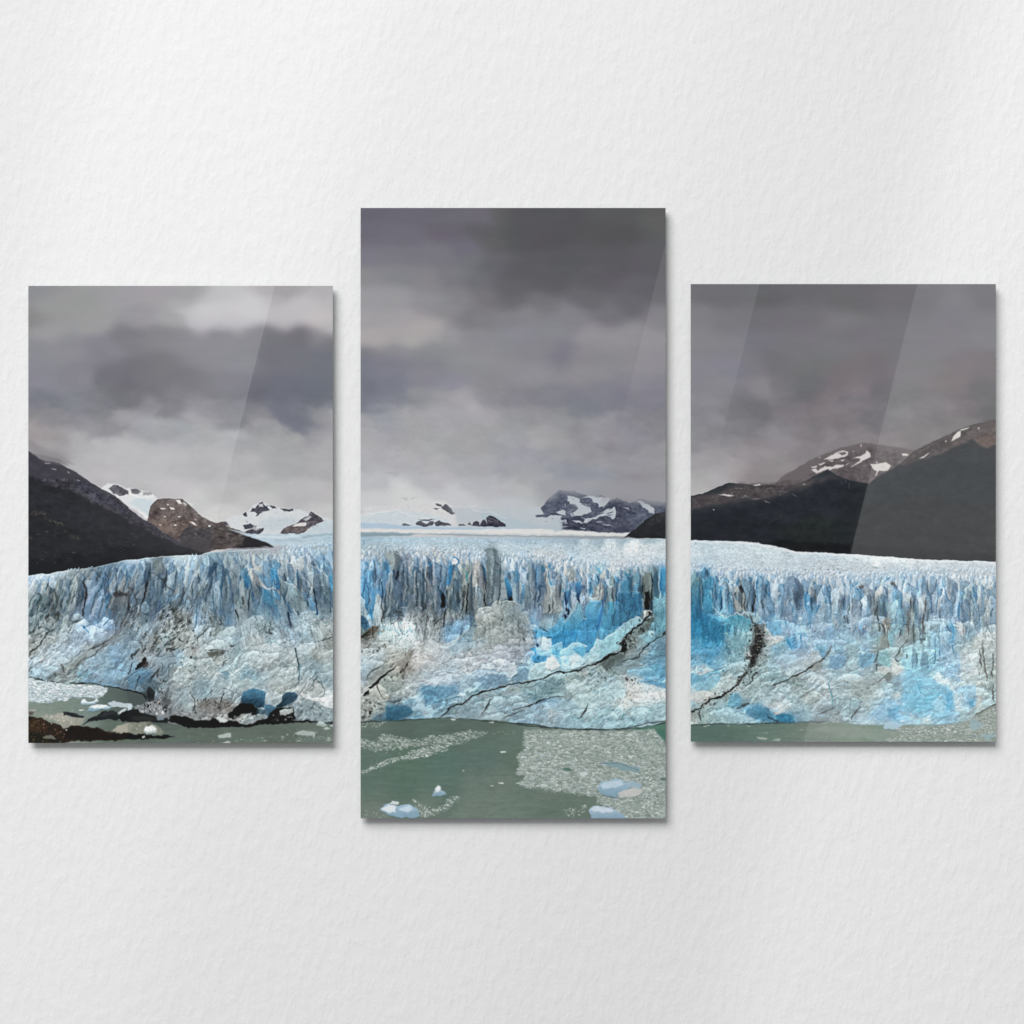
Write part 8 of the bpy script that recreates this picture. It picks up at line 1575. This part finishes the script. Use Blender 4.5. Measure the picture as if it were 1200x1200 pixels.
a2 = node(nt, 'ShaderNodeMath', operation='MULTIPLY_ADD'); a2.inputs[1].default_value = .35; nt.links.new(nc.outputs[0], a2.inputs[0]); nt.links.new(a1.outputs[0], a2.inputs[2])
bp = node(nt, 'ShaderNodeBump', Strength=.42, Distance=.0011); nt.links.new(a2.outputs[0], bp.inputs['Height']); nt.links.new(bp.outputs[0], b.inputs['Normal'])

# clear glass edge and pale backing
mg, nt, b = material('glass_edge')
b.inputs['Base Color'].default_value = (.42, .47, .46, 1); b.inputs['Roughness'].default_value = .12
tc = node(nt, 'ShaderNodeTexCoord'); nz = node(nt, 'ShaderNodeTexNoise', Scale=40); nt.links.new(tc.outputs['Object'], nz.inputs['Vector'])
mr = node(nt, 'ShaderNodeMapRange'); mr.inputs[3].default_value = .08; mr.inputs[4].default_value = .18
nt.links.new(nz.outputs[0], mr.inputs[0]); nt.links.new(mr.outputs[0], b.inputs['Roughness'])
mh, nt, b = material('mount_board')
tc = node(nt, 'ShaderNodeTexCoord'); nz = node(nt, 'ShaderNodeTexNoise', Scale=60); nt.links.new(tc.outputs['Object'], nz.inputs['Vector'])
cr = node(nt, 'ShaderNodeValToRGB'); cr.color_ramp.elements[0].color = (.2, .2, .2, 1); cr.color_ramp.elements[1].color = (.25, .25, .25, 1)
nt.links.new(nz.outputs[0], cr.inputs[0]); nt.links.new(cr.outputs[0], b.inputs['Base Color']); b.inputs['Roughness'].default_value = .8

# ink under glass: the painted array becomes the print's own colour
buf = np.ones((PH, PW, 4), np.float32); buf[..., :3] = IMG[::-1]
img = bpy.data.images.new('glacier_panorama', PW, PH, alpha=False); img.colorspace_settings.name = 'sRGB'
img.pixels.foreach_set(buf.ravel()); img.update(); img.pack()
mpz, nt, b = material('print_under_glass')
ti = node(nt, 'ShaderNodeTexImage', interpolation='Cubic', extension='EXTEND'); ti.image = img
uv = node(nt, 'ShaderNodeUVMap', uv_map='print'); nt.links.new(uv.outputs[0], ti.inputs[0])
gn = node(nt, 'ShaderNodeMix', data_type='RGBA', blend_type='MULTIPLY'); gn.inputs[0].default_value = 1; gn.inputs[7].default_value = (INK, INK, INK, 1)
nt.links.new(ti.outputs[0], gn.inputs[6]); nt.links.new(gn.outputs[2], b.inputs['Base Color'])
b.inputs['Roughness'].default_value = 0.0; b.inputs['IOR'].default_value = 1.5

# ---------------------------------------------------------------- geometry
def box(bm, x0, x1, y0, y1, z0, z1):
    v = [bm.verts.new(p) for p in ((x0, y0, z0), (x1, y0, z0), (x1, y1, z0), (x0, y1, z0), (x0, y0, z1), (x1, y0, z1), (x1, y1, z1), (x0, y1, z1))]
    for f in ((0, 1, 5, 4), (1, 2, 6, 5), (2, 3, 7, 6), (3, 0, 4, 7), (4, 5, 6, 7), (3, 2, 1, 0)):
        bm.faces.new([v[i] for i in f])
def link(name, bm, mat, parent=None):
    me = bpy.data.meshes.new(name); bm.to_mesh(me); bm.free(); me.materials.append(mat)
    o = bpy.data.objects.new(name, me); scene.collection.objects.link(o); o.parent = parent
    return o

bm = bmesh.new(); box(bm, -1.6, 1.6, 0, .12, -1.4, 1.4)
wall = link('wall', bm, mw); wall['kind'] = 'structure'

def glass_print(x0, y0, x1, y1, label):
    cx, cz = (wx_(x0)+wx_(x1))/2, (wz_(y0)+wz_(y1))/2; hw, hh = (x1-x0)*MM/2, (y1-y0)*MM/2
    r = bpy.data.objects.new('glass_print', None); scene.collection.objects.link(r)
    r.location = (cx, 0, cz); r.empty_display_size = .1
    r['label'] = label; r['category'] = 'wall print'; r['group'] = 'glass prints of the glacier triptych'
    # the printed front, one thin sheet with its own thickness
    bm = bmesh.new(); box(bm, -hw, hw, -T, -T+.0012, -hh, hh)
    lay = bm.loops.layers.uv.new('print')
    for f in bm.faces:
        for lp in f.loops:
            X = (lp.vert.co.x+cx)/MM+600; Y = 600-(lp.vert.co.z+cz)/MM
            lp[lay].uv = ((X-PX0)*SC/PW, 1-(Y-PY0)*SC/PH)
    link('printed_picture', bm, mpz, r)
    # the glass body behind it, edges arrissed
    bm = bmesh.new(); box(bm, -hw, hw, -T+.0012, -T+.0052, -hh, hh)
    bmesh.ops.bevel(bm, geom=[e for e in bm.edges], offset=.0004, segments=1, affect='EDGES')
    link('glass_pane', bm, mg, r)
    # stand-off frame that carries it on the wall
    bm = bmesh.new(); q = .05; t = .02
    box(bm, -hw+q, hw-q, -T+.0052, 0, hh-q-t, hh-q); box(bm, -hw+q, hw-q, -T+.0052, 0, -hh+q, -hh+q+t)
    box(bm, -hw+q, -hw+q+t, -T+.0052, 0, -hh+q+t, hh-q-t); box(bm, hw-q-t, hw-q, -T+.0052, 0, -hh+q+t, hh-q-t)
    link('mounting_frame', bm, mh, r)
glass_print(33.2, 335, 390, 870.7, 'shorter glass print with black hillside, small ice cave and brown rocky shore at its foot')
glass_print(422.6, 243.7, 780, 959, 'tallest glass print, between the two shorter ones, with drifting ice on green water')
glass_print(809.5, 332.9, 1167, 869.2, 'shorter glass print with snow-streaked dark mountains and a broad slanting glare across it')
